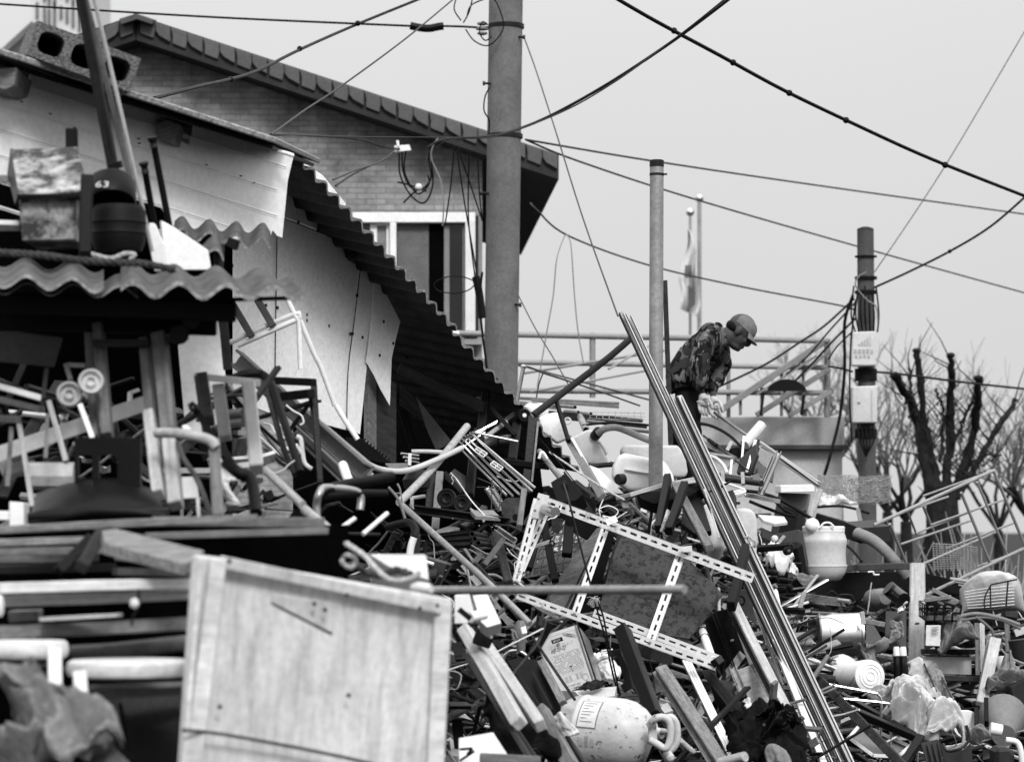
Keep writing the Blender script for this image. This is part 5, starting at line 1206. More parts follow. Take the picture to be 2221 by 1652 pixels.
# canisters
can('jerry_can', 'white plastic canister behind the slanting black pipe', 'plastic_white', [(955, 720, 17.2), (1060, 680, 17.2), (1180, 655, 17.2), (1225, 690, 17.2), (1330, 980, 17.2), (1185, 1040, 17.2), (1000, 900, 17.2)], .2)
can('jerry_can', 'small white canister top showing above the jagged roof end', 'plastic_white', [(770, 590, 17.8), (840, 535, 17.8), (910, 560, 17.8), (990, 540, 17.8), (1080, 600, 17.8), (1080, 720, 17.8), (900, 720, 17.8)], .2)
T('can_ring', 'white ring handle of a canister beside the black strut', 'handle', 'plastic_white', [(1290, 740, 17.1), (1330, 735, 17.1), (1350, 770, 17.1), (1320, 800, 17.1), (1285, 785, 17.1)], 24, closed=True)
e = can('jerry_can', 'grubby grey canister with a dark cap and ribbed hose', 'plastic_milk', [(1340, 985, 16.6), (1560, 870, 16.6), (1640, 880, 16.6), (1720, 1060, 16.6), (1810, 1250, 16.6), (1790, 1310, 16.6), (1560, 1300, 16.6), (1480, 1200, 16.6)], .2, ((1700, 890, 16.55), (1640, 960, 16.6)), 60)
T('handle', None, None, 'plastic_milk', [(1690, 1000, 16.45), (1750, 1080, 16.45), (1800, 1180, 16.45)], 50, e)
T('ribbed_hose', 'fat grey ribbed hose arching from the grubby canister', 'hose', 'plastic_grey', [(1680, 930, 16.5), (1760, 870, 16.5), (1850, 850, 16.6), (1960, 860, 16.7), (2203, 960, 16.8), (2330, 1010, 16.8)], 84)
T('ribbed_hose', 'short dark hose piece below the grubby canister', 'hose', 'plastic_dark', [(1600, 1330, 16.5), (1740, 1310, 16.5), (1900, 1300, 16.5)], 66)
B('grey_angle', 'pale flat bar slanting down over the canisters', 'bar', 'paint_grey', (1330, 985, 16.3), (1740, 1700, 15.5), 98, .03, roll=15); B('grey_angle', 'narrow white edge strip on the slanting flat bar', 'bar', 'paint_white', (1370, 985, 16.2), (1560, 1320, 15.9), 34, .02)
Q('white_board', 'white triangular board under the white canister', 'board', 'plastic_white', [(1530, 1280, 16.4), (1700, 1360, 16.4), (2010, 1652, 16.3), (1700, 1652, 16.3)], .02)
T('pipe_with_flange', 'rusty pipe with a torn collar beside the dark plate', 'pipe', 'galv', [(965, 1140, 15.5), (1235, 1480, 15.2)], 74)
T('torn_collar', 'torn white plastic collar on the rusty pipe', 'collar', 'plastic_white', [(960, 1230, 15.35), (1000, 1150, 15.35), (1060, 1230, 15.35)], 40)
Q('black_box', 'black metal box corner with a round eye', 'box', 'paint_black', [(1110, 1530, 15.2), (1285, 1400, 15.2), (1500, 1660, 15.1), (1420, 1760, 15.1), (1180, 1760, 15.1)], .12)
wheel('ring_eye', None, (1268, 1536, 15.14), 34, (0, -1, .1), .02, 'paint_dark', 'paint_black', .5, 'small round eye on the black metal box', 'ring')
rope('pale_rope', 'thin pale rope slanting across to the dark stool legs', 'rope', [(1090, 1150, 15.3), (1300, 1290, 15.2), (1500, 1430, 15.1), (1800, 1620, 15.0), (2010, 1735, 14.9)], 26)
T('taut_string', 'thin black taut cord beside the jagged roof end', 'cord', 'cable', [(950, 960, 15.2), (1150, 1200, 15.2), (1480, 1620, 15.0)], 14)
# stacked timber and pipes behind
ti = ('uppermost grey timber of the stack behind the canisters', 'second grey timber of the stack behind the canisters', 'dark timber low in the stack behind the canisters', 'lowest dark timber of the stack behind the canisters', 'short timber end at the left of the stack')
for k, (a, b, w, m_) in enumerate((((690, 486, 20.4), (1915, 555, 20.0), 40, 'wood_mid'), ((900, 520, 20.2), (1915, 592, 19.9), 34, 'wood_grey'), ((1080, 660, 19.6), (2203, 760, 19.2), 44, 'wood_dark'), ((1250, 720, 19.3), (2260, 830, 19.0), 60, 'wood_dark'), ((740, 545, 20), (1150, 600, 19.9), 44, 'wood_mid'))): B('stacked_timber', ti[k], 'timber', m_, a, b, w, .08)
for k, (a, b, w) in enumerate((((1150, 575, 19.7), (1405, 598, 19.0), 46), ((1280, 650, 19.4), (1445, 660, 18.8), 44), ((1430, 665, 19.3), (1600, 678, 18.7), 44), ((1470, 720, 19.0), (1540, 880, 18.3), 86))): T('pipe_stub', ('upper pipe stub in the stack behind the canisters', 'left lower pipe stub in the stack behind the canisters', 'right lower pipe stub in the stack behind the canisters', 'wide bright pipe stub standing behind the canisters')[k], 'pipe', 'galv', [a, b], w, hollow=True)
wm = G('wire_grid', 'strip of pale wire grid lying on the timber stack', 'grid', (1900, 740, 19))
for k in range(9): T('grid_wire', None, None, 'galv', [(1590 + 78 * k, 650, 18.9), (1590 + 78 * k, 735, 18.8)], 9, wm, 5)
for y in (655, 695, 735): T('grid_wire', None, None, 'galv', [(1570, y, 18.9), (2260, y + 18, 18.9)], 9, wm, 5)
T('grey_hose', 'long grey hose lying along the timber stack', 'hose', 'plastic_grey', [(1560, 770, 18.6), (1800, 800, 18.4), (2000, 860, 18.2), (2330, 900, 18)], 46); T('black_hose', 'thin black hose lying along the timber stack', 'hose', 'rubber', [(1500, 820, 18.4), (1800, 790, 18.3), (2100, 800, 18.2), (2330, 820, 18)], 30)

fr(*T17)
e = can('jerry_can', 'bright white canister lying with its dark cap to the left', 'plastic_white', [(130, 1010, 16.0), (190, 890, 16.0), (260, 880, 16.0), (520, 930, 16.0), (680, 960, 16.0), (790, 1140, 16.0), (780, 1260, 16.0), (500, 1300, 16.0), (280, 1290, 16.0), (110, 1150, 16.0)], .24, ((172, 1160, 15.92), (240, 1158, 15.95)), 54)
B('seam', None, None, 'plastic_white', (250, 1050, 15.99), (720, 1130, 15.99), 14, .02, parent=e)
can('jerry_can', 'milky canister lying behind the steel post', 'plastic_milk', [(205, 850, 16.6), (240, 790, 16.6), (820, 795, 16.6), (900, 900, 16.6), (930, 1090, 16.6), (900, 1140, 16.6), (300, 1140, 16.6)], .22)
B('curved_board', 'pale curved board under the white canister and post', 'board', 'wood_light', (230, 1345, 15.6), (660, 1225, 15.8), 44, .12); B('curved_board', 'pale board continuing right of the steel post', 'board', 'wood_light', (640, 1235, 15.8), (1100, 1150, 16.0), 62, .12)
wf = G('wire_tray', 'white wire tray frame sticking out behind the rails', 'tray', (1400, 1290, 15.9))
for pts in ([(1220, 1170, 16.0), (1500, 1255, 15.9), (1510, 1275, 15.9), (1290, 1330, 15.7)], [(1290, 1350, 15.7), (1540, 1300, 15.8), (1500, 1260, 15.9)], [(1280, 1310, 15.75), (1520, 1290, 15.85)], [(1330, 1375, 15.7), (1500, 1335, 15.8), (1545, 1320, 15.8)]): T('tray_wire', None, None, 'paint_white', pts, 24, wf, 8, 3)
# upturned stool and dark boards
sl = G('upturned_stool', 'dark upturned stool with tapered legs before the post', 'stool', (760, 1500, 15.0))
for (a, b, w) in (((716, 1140, 15.1), (612, 1700, 14.6), 74), ((892, 1222, 14.9), (722, 1720, 14.5), 82)): B('leg', None, None, 'wood_black', a, b, w, .05, parent=sl, roll=20)
Q('seat', None, None, 'cloth_black', [(395, 1335, 15.25), (600, 1280, 15.25), (1125, 1210, 15.2), (1140, 1260, 15.2), (920, 1330, 15.1), (560, 1400, 15.1), (440, 1390, 15.2)], .06, sl)
Q('dark_backing', 'broad black panel standing behind the upturned stool', 'panel_board', 'paint_black', [(900, 1330, 15.2), (1050, 1290, 15.2), (1180, 1700, 14.8), (1000, 1760, 14.8), (850, 1600, 14.9)], .03)
B('wood_plank', 'light plank slanting between the dark stool legs and rails', 'plank', 'wood_mid', (800, 1235, 15.05), (1160, 1900, 14.3), 92, .04, roll=-15)
B('black_post', 'short black post right of the aluminium rails', 'post', 'wood_black', (1396, 1328, 15.6), (1400, 1700, 15.3), 78, .06, roll=20)
can('jerry_can', 'milky canister standing right of the black post', 'plastic_milk', [(1440, 1480, 15.9), (1560, 1465, 15.9), (1640, 1500, 15.9), (1672, 1580, 15.9), (1680, 1900, 15.9), (1440, 1920, 15.9)], .2)
can('jerry_can', 'milky canister between the aluminium rails and the dark panel', 'plastic_milk', [(1080, 1420, 15.7), (1200, 1390, 15.7), (1290, 1460, 15.7), (1330, 1900, 15.6), (1180, 1900, 15.6)], .2)
rope('pale_rope', 'frayed pale rope hanging in front of the dark panel', 'rope', [(1105, 1270, 14.9), (1150, 1400, 14.8), (1190, 1540, 14.8), (1240, 1700, 14.6), (1262, 1790, 14.5)], 22)
rope('pale_rope', 'short thick rope tuft between the dark stool legs', 'rope', [(715, 1500, 14.7), (690, 1580, 14.6), (660, 1660, 14.6), (640, 1720, 14.6)], 40)
# junk beside the man
T('black_hose', 'fat black hose arching away from the knees of the man', 'hose', 'rubber', [(1055, 560, 17.9), (1160, 580, 17.8), (1280, 630, 17.7), (1400, 710, 17.6), (1500, 810, 17.5)], 34)
T('thin_rod', 'thin dark rod with a grip beside the hose', 'rod', 'paint_dark', [(1095, 690, 17.6), (1330, 870, 17.3), (1570, 1060, 17.0)], 24, None, 8, 2); T('rod_grip', 'rough dark grip on the thin rod', 'grip', 'rubber', [(1150, 735, 17.5), (1240, 800, 17.4)], 44)
B('board', 'pale weathered board beside the trouser leg', 'board', 'wood_grey', (1055, 750, 17.6), (1420, 930, 17.3), 52, .05); T('pale_tube', 'curved pale tube below the weathered board', 'tube', 'plastic_milk', [(1100, 905, 17.2), (1220, 930, 17.1), (1310, 1010, 17.0), (1350, 1100, 16.9)], 42)
T('dark_tube', 'dark bent tube lying below the weathered board', 'tube', 'galv', [(1090, 880, 17.3), (1250, 905, 17.2), (1420, 935, 17.1)], 44)
LA('paper_roll', 'white roll standing tilted before the grey wall', 'roll', 'paper', (1540, 790, 18.0), (1725, 575, 18.1), [(0, 58), (1, 58), (1, 20)])
sf = G('loose_sashes', 'pale metal window sash frames thrown on the heap', 'window frame', (1900, 1150, 17))
for (a, b, w) in (((1690, 775, 17.6), (2330, 1215, 17.0), 66), ((1880, 905, 17.2), (2330, 1230, 16.9), 40), ((1905, 880, 17.1), (1725, 1295, 16.7), 56), ((1855, 905, 17.15), (1700, 1280, 16.75), 30)): B('frame_bar', None, None, 'alu', a, b, w, .04, parent=sf, sec='U', roll=10)
Q('dark_pane', None, None, 'glass_dark', [(1660, 960, 17.35), (1860, 1090, 17.2), (1830, 1180, 17.1), (1600, 1090, 17.3)], .01, sf); Q('pane', None, None, 'paint_grey', [(1700, 800, 17.45), (1870, 910, 17.4), (1790, 1060, 17.3), (1670, 960, 17.4)], .01, sf)
for k, (a, b, w, m_, lb) in enumerate(((((1530, 700, 17.4), (1508, 970, 17.2), 24, 'paint_white', 'thin white strip standing beside the white roll')), ((1655, 745, 17.3), (1560, 1080, 17.0), 28, 'paint_white', 'bent white strip leaning on the window sash'), ((1690, 740, 17.35), (1620, 1110, 17.1), 30, 'paint_dark', 'dark strip behind the bent white strip'), ((1400, 955, 17.1), (1385, 1110, 16.9), 24, 'paint_white', 'stubby white strip low beside the pale tube'), ((1395, 760, 17.5), (1350, 850, 17.4), 40, 'alu', 'small bright hinge near the black hose'))): B('thin_strip', lb, 'strip', m_, a, b, w, .012)
Q('dark_opening_box', 'dark open box end below the black hose', 'box', 'plastic_black', [(1380, 830, 17.4), (1470, 810, 17.4), (1560, 880, 17.4), (1520, 930, 17.4), (1420, 910, 17.4)], .2)
Q('dark_flap', 'dark triangular flap between the white strips', 'flap', 'paint_dark', [(1560, 870, 17.2), (1640, 760, 17.2), (1680, 900, 17.1), (1590, 1110, 17.0), (1440, 1080, 17.1), (1500, 960, 17.2)], .02)
for k, (a, b, w) in enumerate((((1215, 1105, 16.8), (1620, 1170, 16.5), 46), ((1240, 1145, 16.6), (1722, 1205, 16.3), 66), ((1200, 1125, 16.9), (1420, 1140, 16.7), 50))): T('dark_pipe', ('upper dark pipe of the strapped pair beside the rails', 'lower dark pipe of the strapped pair beside the rails', 'hidden rear dark pipe beside the rails')[k], 'pipe', 'plastic_dark', [a, b], w)
for k, x in enumerate((1300, 1515)): B('pipe_strap', ('left pale strap round the dark pipes', 'right pale strap round the dark pipes')[k], 'strap', 'galv', (x, 1070 + 20 * k, 16.35), (x + 8, 1200 + 20 * k, 16.3), 40, .02)
Q('carton', 'small torn carton beside the dark pipes', 'carton', 'card', [(1605, 1135, 16.5), (1690, 1095, 16.5), (1715, 1165, 16.5), (1640, 1185, 16.5)], .06)

# ---- left centre: bamboo, drum, discs
fr(*T18)
T('pale_pole', 'long pale pole slanting down right under the bamboo', 'pole', 'galv', [(245, 440, 13.6), (800, 940, 13.3), (1540, 1610, 12.9), (2090, 2150, 12.7)], 96, None, 12, 2)
T('rebar', 'dark ribbed rod running down in front of the oil tin', 'rod', 'rusty', [(2080, 2270, 12.7), (2740, 3240, 12.5)], 44)
T('bamboo_cane', 'smooth bamboo cane slanting up right before the shed opening', 'cane', 'wood_light', [(220, 410, 13.7), (700, -80, 14.2), (1190, -680, 14.8)], 112, None, 12, 3)
for k, (x, y, r) in enumerate(((900, 352, 142), (1125, 422, 128))):
    c = P((x, y, 15.0 - .1 * k)); rr_ = W(r, 15); ax = Vector((-.12, -1, .08)).normalized()
    tag(mk('rubber_disc', MB().lathe(c - ax * .02, c + ax * .02, [(0, rr_ * .9), (.2, rr_), (.7, rr_), (1, rr_ * .92), (1, rr_ * .8), (.8, rr_ * .78), (.8, rr_ * .56), (1, rr_ * .54), (1, rr_ * .5), (.75, rr_ * .46), (.6, rr_ * .1), (.9, rr_ * .08)], 36), 'paint_dark', None, None, smooth=True), ('larger dark ribbed wheel disc under the bamboo cane', 'smaller dark ribbed wheel disc under the bamboo cane')[k], 'disc')
B('pipe_post', 'pale post standing behind the ribbed discs', 'post', 'paint_grey', (800, 0, 15.4), (730, 830, 15.2), 110, .06); B('pipe_post', 'dark post left of the pale post behind the discs', 'post', 'paint_dark', (690, 20, 15.5), (640, 540, 15.4), 110, .06)
B('iron_channel', 'black rusty iron channel with bolt holes below the discs', 'channel', 'rusty', (380, 505, 14.6), (1770, 690, 14.3), 138, .06, sec='U')
for (x, y, r) in ((1430, 672, 24), (1365, 742, 12), (985, 638, 10), (1570, 648, 10), (1550, 760, 10)):
    c = P((x, y, 14.25)); tag(mk('bright_bolt', MB().lathe(c, c - Vector((0, .012, 0)), [(0, W(r, 14.3)), (1, W(r, 14.3) * .8)], 10), 'chrome', None, None, smooth=True), {672: 'largest bright bolt on the iron channel', 742: 'small bright bolt below the largest one on the channel', 638: 'faint bolt at the middle of the iron channel', 648: 'bright bolt at the right end of the iron channel', 760: 'lowest bright bolt under the iron channel end'}[y], 'bolt')
Q('folded_plate', 'pale folded metal plate above the iron channel', 'plate', 'paint_grey', [(1240, 520, 14.4), (1570, 520, 14.5), (1680, 625, 14.3), (1310, 600, 14.25)], .02)
Q('bent_plate', 'pale bent plate with a hole under the iron channel', 'plate', 'paint_grey', [(745, 800, 14.4), (950, 740, 14.5), (1090, 775, 14.45), (900, 830, 14.35), (740, 850, 14.35)], .02)
for k in range(3): B('black_lath', ('top black slat under the iron channel', 'middle black slat under the iron channel', 'bottom black slat under the iron channel')[k], 'slat', 'paint_black', (740, 900 + 66 * k, 14.3 - .1 * k), (1240, 840 + 90 * k, 14.3 - .1 * k), 58, .05, roll=15)
for k, (x, y) in enumerate(((1262, 860), (1300, 930), (1352, 992))): T('pipe_stub', ('upper rusty pipe stub beside the black slats', 'middle rusty pipe stub beside the black slats', 'lower rusty pipe stub beside the black slats')[k], 'pipe', 'rusty', [(x, y, 14.0), (x + 190, y + 30, 14.4)], 76, hollow=True)
for k, (a, b, c2, d2) in enumerate((((1640, 800), (1850, 950), (1690, 970), (1420, 1330)), ((1285, 1080), (1490, 1200), (1370, 1190), (1240, 1330)))):
    e = G('t_bracket', ('upper steel T bracket leaning among the scrap', 'lower steel T bracket leaning among the scrap')[k], 'bracket', (*d2, 13.7))
    B('head', None, None, 'paint_grey', (*a, 13.9), (*b, 13.8), 84, .05, parent=e, sec='U'); B('stem', None, None, 'paint_mid', (*c2, 13.82), (*d2, 13.7), 82, .05, parent=e)
B('wood_post', 'dark wooden post slanting down beside the rack', 'post', 'wood_dark', (1620, 880, 14.1), (1800, 1600, 13.7), 130, .06); B('wood_post', 'dark wooden bar leaning behind the T brackets', 'post', 'wood_dark', (1560, 940, 14.3), (1700, 1300, 14.0), 60, .05)
Q('rusty_plate', 'rusty round-topped plate with a hole near the rack', 'plate', 'rusty', [(1680, 420, 14.7), (1760, 320, 14.7), (1950, 350, 14.7), (1930, 690, 14.6), (1780, 690, 14.6), (1690, 580, 14.65)], .012)
mk_c = P((1890, 620, 14.55)); tag(mk('hole_ring', MB().lathe(mk_c, mk_c - Vector((0, .01, 0)), [(0, W(52, 14.5)), (1, W(46, 14.5))], 18), 'plastic_black', None, None, smooth=True), 'black round bung on the rusty plate', 'bung')
B('split_stick', 'split pale stick standing against the rack corner', 'stick', 'wood_mid', (2010, 230, 14.1), (1940, 760, 13.9), 84, .03)
for k in range(2):
    pts = []; 
    for i in range(120): 
        t = i / 119; a = i * .9; pts.append(P((1470 + 200 * t + 70 * k, 200 + 330 * t - 10 * k, 14.9)) + Vector((.012 * math.cos(a), .012 * math.sin(a), .006 * math.cos(a))))
    tag(mk('coil_spring', MB().tube(pts, .0028, 5), 'alu', None, None, smooth=True), ('left bright coil spring hanging under the chrome tubes', 'right bright coil spring hanging under the chrome tubes')[k], 'spring')
T('white_string', 'white cord running down over the discs to the folded plate', 'cord', 'wire_white', [(960, -10, 14.7), (1050, 90, 14.6), (1190, 300, 14.6), (1290, 430, 14.5), (1445, 600, 14.3)], 20)
T('white_string', 'curly end of the white cord beside the grey panel', 'cord', 'wire_white', [(985, 20, 14.65), (970, 60, 14.65), (995, 100, 14.65), (975, 150, 14.65)], 14)
Q('grey_sheeting', 'plain grey panel leaning behind the bamboo and discs', 'board', 'paint_mid', [(1000, -60, 15.5), (1260, 60, 15.5), (1170, 330, 15.4), (900, 20, 15.4)], .015)
B('dark_batten', 'dark batten along the edge of the leaning grey panel', 'batten', 'paint_dark', (880, -10, 15.3), (1130, 280, 15.2), 60, .03)
for k, (a, b) in enumerate((((1340, 60, 14.8), (1650, 190, 14.8)), ((1330, 190, 14.8), (1700, 200, 14.8)), ((1550, 60, 14.7), (1540, 520, 14.6)), ((1690, 190, 14.7), (1650, 520, 14.6)), ((1620, 240, 14.7), (1690, 210, 14.7)))): T('twisted_wire', ('upper twisted wire under the chrome tubes', 'level twisted wire under the chrome tubes', 'upright wire left of the springs', 'upright wire right of the springs', 'short hooked wire over the springs')[k], 'wire', 'cable_grey', [a, b], 15)
Q('open_carton', 'dark open box with a pale rim at the left centre', 'box', 'paint_black', [(620, 1210, 13.6), (900, 1290, 13.6), (830, 1520, 13.5), (640, 1480, 13.5)], .2); B('carton_edging', 'pale rim board on the dark open box', 'board', 'wood_mid', (630, 1200, 13.55), (930, 1290, 13.5), 40, .05)
T('bent_bar', 'dark bent hook bar low beside the T brackets', 'bar', 'rusty', [(1255, 1460, 13.5), (1250, 1330, 13.5), (1310, 1290, 13.5), (1400, 1370, 13.45), (1600, 1600, 13.3)], 56, None, 8, 4)
T('white_hose', 'white bent hose with a dark grip at the left centre', 'hose', 'plastic_white', [(370, 1150, 12.6), (390, 1030, 12.6), (430, 910, 12.6)], 108); T('hose_grip', 'dark grip at the top of the white bent hose', 'grip', 'rubber', [(425, 930, 12.6), (450, 830, 12.65), (430, 760, 12.7), (330, 700, 12.8), (60, 760, 13)], 120)
for k, (pts, w) in enumerate((([(60, 190, 13.2), (190, 340, 13.2), (250, 480, 13.2), (300, 640, 13.2)], 44), ([(190, 140, 13.6), (230, 220, 13.6), (240, 320, 13.6)], 30), ([(150, 280, 13.5), (240, 290, 13.5), (260, 420, 13.5)], 20))): T('plastic_strap', ('long pale plastic strap round the bamboo foot', 'short pale plastic strap above the bamboo foot', 'thin pale plastic strap at the bamboo foot')[k], 'strap', 'cable_pale', pts, w)
T('bamboo_stub', 'short bamboo stub tied with tape beside the discs', 'cane', 'wood_light', [(400, 350, 14.3), (595, 320, 14.3)], 56); crumple('tape_knot', 'torn pale tape knotted on the bamboo stub', 'tape', 'paper', [(350, 340, 14.2), (430, 330, 14.2), (440, 450, 14.2), (380, 430, 14.2)], .03, .02, 30, 3, res=12)
# ================================================================ LOWER CENTRE
fr(*T12)
B('black_timber', 'thick black timber post leaning in front of the rack foot', 'timber', 'paint_black', (1545, 385, 13.5), (1860, 1230, 12.9), 135, .07, roll=18)
Q('black_bracket', 'black bent bracket left of the black timber', 'bracket', 'paint_dark', [(1410, 585, 13.55), (1530, 570, 13.55), (1545, 630, 13.55), (1600, 760, 13.5), (1640, 940, 13.5), (1560, 985, 13.5), (1520, 920, 13.5), (1560, 880, 13.5), (1500, 650, 13.55), (1420, 640, 13.55)], .02)
B('weathered_timber', 'splintered grey timber leaning low beside the black timber', 'timber', 'wood_grey', (1920, 770, 13.7), (2520, 1690, 12.9), 120, .05, roll=-18, seg=10)
B('weathered_timber', 'narrow grey timber edge under the splintered timber', 'timber', 'wood_mid', (1870, 820, 13.75), (2400, 1690, 13.0), 44, .05, seg=8)
crumple('plastic_bag', 'crumpled white plastic bag behind the dark cords', 'bag', 'plastic_white', [(1270, 640, 13.9), (1430, 690, 13.9), (1560, 880, 13.8), (1380, 890, 13.8)], .08, .03, 22, 5)
crumple('striped_cloth', 'small striped cloth behind the dark cords', 'cloth', 'paper', [(1350, 580, 13.95), (1440, 560, 13.95), (1440, 720, 13.9), (1370, 730, 13.9)], .03, .015, 25, 6, res=14)
for k in range(6): B('stripe', None, None, 'ink', (1358 + 3 * k, 598 + 20 * k, 13.86), (1436, 582 + 22 * k, 13.86), 7, .003, parent=bpy.data.objects['striped_cloth'])
Q('shallow_tray', 'pale shallow tray holding the foot of the oil tin', 'tray', 'plastic_milk', [(940, 960, 13.3), (1110, 975, 13.3), (1380, 940, 13.3), (1490, 930, 13.3), (1470, 1000, 13.2), (1200, 1060, 13.2), (1010, 1080, 13.2)], .04)
crumple('dark_liner', 'black torn liner under the foot of the oil tin', 'liner', 'plastic_black', [(1120, 960, 13.25), (1400, 880, 13.3), (1380, 920, 13.25), (1180, 985, 13.2)], .03, .015, 20, 2, res=12)
Q('metal_tray', 'bent metal tray edge left of the shallow tray', 'tray', 'paint_mid', [(930, 960, 13.1), (1090, 985, 13.1), (1160, 1030, 13.05), (1160, 1050, 13.05), (1010, 1060, 13.05)], .03)
T('chrome_arch', 'bright chrome tube arch left of the oil tin', 'tube', 'chrome', [(395, 720, 12.6), (410, 650, 12.6), (470, 595, 12.6), (560, 595, 12.6), (630, 640, 12.6), (662, 720, 12.6), (660, 850, 12.55), (635, 1040, 12.5)], 32)
T('thin_rod', 'thin dark rod crossing in front of the oil tin', 'rod', 'rusty', [(815, 320, 12.4), (740, 510, 12.3), (640, 640, 12.2), (500, 810, 12.1), (380, 960, 12)], 28)
fx = G('plastic_tap', 'grey plastic tap handle below the pale pole', 'tap', (580, 600, 12.5))
LA('body', None, None, 'plastic_grey', (575, 590, 12.5), (570, 300, 12.5), [(0, 40), (.3, 48), (.5, 62), (.8, 66), (1, 30)], fx); T('lever', None, None, 'plastic_grey', [(520, 500, 12.45), (495, 440, 12.45), (510, 400, 12.45), (540, 470, 12.45)], 26, fx); Q('face', None, None, 'paint_white', [(570, 370, 12.36), (620, 350, 12.36), (635, 420, 12.36), (585, 430, 12.36)], .01, fx)
Q('black_channel', 'black grooved channel standing left of the oil tin', 'channel', 'plastic_black', [(440, 690, 12.4), (560, 640, 12.4), (740, 690, 12.4), (960, 1110, 12.2), (900, 1210, 12.2), (720, 1120, 12.2)], .08)
B('black_rib', 'thin ridge along the black grooved channel', 'rib', 'paint_dark', (500, 760, 12.3), (770, 1130, 12.1), 18, .02); B('black_rib', 'second thin ridge along the black grooved channel', 'rib', 'paint_dark', (690, 800, 12.3), (880, 1160, 12.1), 18, .02)
B('bark_slab', 'rough split slab along the right of the black channel', 'slab', 'wood_grey', (770, 690, 12.35), (980, 1090, 12.15), 76, .03)
# pale planks in front
for k, (a, b, w, m_, lb) in enumerate((((40, 390, 10.6), (560, 1290, 10.0), 130, 'wood_light', 'left pale plank of the pair slanting down before the gas cylinder'), ((230, 520, 10.8), (760, 1310, 10.3), 105, 'wood_light', 'right pale plank of the pair slanting down before the gas cylinder'), ((60, 640, 10.4), (700, 1680, 9.9), 40, 'wood_dark', 'dark plank edge between the pale planks'),
    ((760, 1160, 11.2), (1080, 1720, 10.8), 150, 'wood_mid', 'stout wooden beam end in front of the gas cylinder'), ((480, 1300, 10.6), (760, 1720, 10.3), 80, 'wood_dark', 'charred dark plank below the pale planks'))): B('plank', lb, 'plank', m_, a, b, w, .05, roll=(14, -12, 10, 18, 6)[k])
crumple('burnt_cloth', 'dark burnt cloth below the pale planks', 'cloth', 'cloth_black', [(160, 1100, 11.2), (500, 1150, 11.2), (780, 1640, 10.9), (320, 1640, 10.9)], .15, .07, 10, 8)
Q('white_carton', 'white carton with a black mark at the bottom centre', 'carton', 'paper', [(-20, 1420, 9.8), (310, 1375, 9.8), (450, 1570, 9.7), (300, 1690, 9.7), (-20, 1690, 9.7)], .12)
for k, (a, b) in enumerate((((-10, 1530, 9.66), (110, 1520, 9.66)), ((110, 1520, 9.66), (60, 1580, 9.66)), ((-10, 1640, 9.66), (130, 1545, 9.66)))): B('print_stroke', None, None, 'ink', a, b, 26, .002, parent=bpy.data.objects['white_carton'])
B('wood_block', 'blurred pale wood end along the bottom edge', 'block', 'wood_mid', (180, 1620, 9.6), (760, 1650, 9.6), 110, .08)
wb_ = G('white_box', 'blurred white box with rounded pipes beside the door board', 'box', (150, 330, 9.6))
Q('face', None, None, 'plastic_white', [(-60, 60, 9.6), (80, 50, 9.6), (130, 240, 9.6), (60, 330, 9.6), (-60, 330, 9.6)], .08, wb_); Q('face', None, None, 'plastic_white', [(120, 60, 9.65), (255, 50, 9.65), (385, 320, 9.6), (250, 370, 9.6), (190, 300, 9.6)], .08, wb_)
LA('pipe', None, None, 'plastic_white', (90, 270, 9.45), (230, 240, 9.5), [(0, 50), (1, 50)], wb_); B('clasp', None, None, 'rubber', (-20, 190, 9.4), (95, 285, 9.4), 55, parent=wb_)
B('black_clamp', 'black plastic clamp on the top of the pale planks', 'clamp', 'plastic_black', (130, 440, 10.4), (300, 500, 10.4), 160, .06)
T('white_strip', 'bright metal strip hanging beside the black clamp', 'strip', 'alu', [(240, 340, 10.3), (270, 400, 10.3), (290, 470, 10.3)], 36)
crumple('torn_paper', 'torn white paper stuck in front of the gas cylinder', 'paper', 'paper', [(890, 1240, 11.0), (990, 1190, 11.0), (1090, 1390, 11.0), (1000, 1430, 11.0)], .03, .02, 20, 9, res=14)
T('black_tube', 'dark tube below the torn paper', 'tube', 'paint_black', [(1010, 1430, 11.0), (1190, 1690, 10.8)], 80)
rope('twisted_rope', 'twisted pale rope beside the gas cylinder valve', 'rope', [(2080, 1430, 13.1), (2150, 1490, 13.1), (2230, 1560, 13.1)], 50)

fr(*T13)
e0 = at(14.5)
for k, (pts, m_, lb, d) in enumerate((([(370, 300), (480, 210), (600, 190), (640, 330), (860, 705), (690, 780), (600, 740), (560, 890)], 'paint_black', 'tall black cabinet panel right of the rusted sheet', 14.7),
    ([(600, 185), (640, 300), (850, 705), (800, 725)], 'paint_grey', 'thin grey wedge beside the black cabinet panel', 14.6), ([(680, 20), (840, -20), (905, 150), (865, 350), (660, 130)], 'paint_grey', 'smooth grey plate behind the long pale plank', 14.9),
    ([(690, 775), (810, 728), (1060, 1180), (830, 1190), (760, 960)], 'wood_light', 'broad pale panel low between the planks', 14.3), ([(330, 780), (430, 770), (810, 1190), (690, 1255)], 'plastic_dark', 'dark grooved siding board low beside the white bar', 14.0),
    ([(810, 720), (870, 710), (1100, 1180), (1010, 1180)], 'wood_mid', 'side of the broad pale panel darkened as shade', 14.35), ([(400, 800), (690, 1260), (640, 1420), (470, 1060)], 'paint_black', 'black board under the dark siding board', 14.1))):  # darker wood paints shade on the side of the pale panel
    Q(('cabinet_panel', 'grey_wedge', 'grey_plate', 'pale_board', 'siding_board', 'pale_board', 'black_board')[k], lb, 'board', m_, [(x, y, d) for x, y in pts], .02)  # the cabinet piece is one flat panel
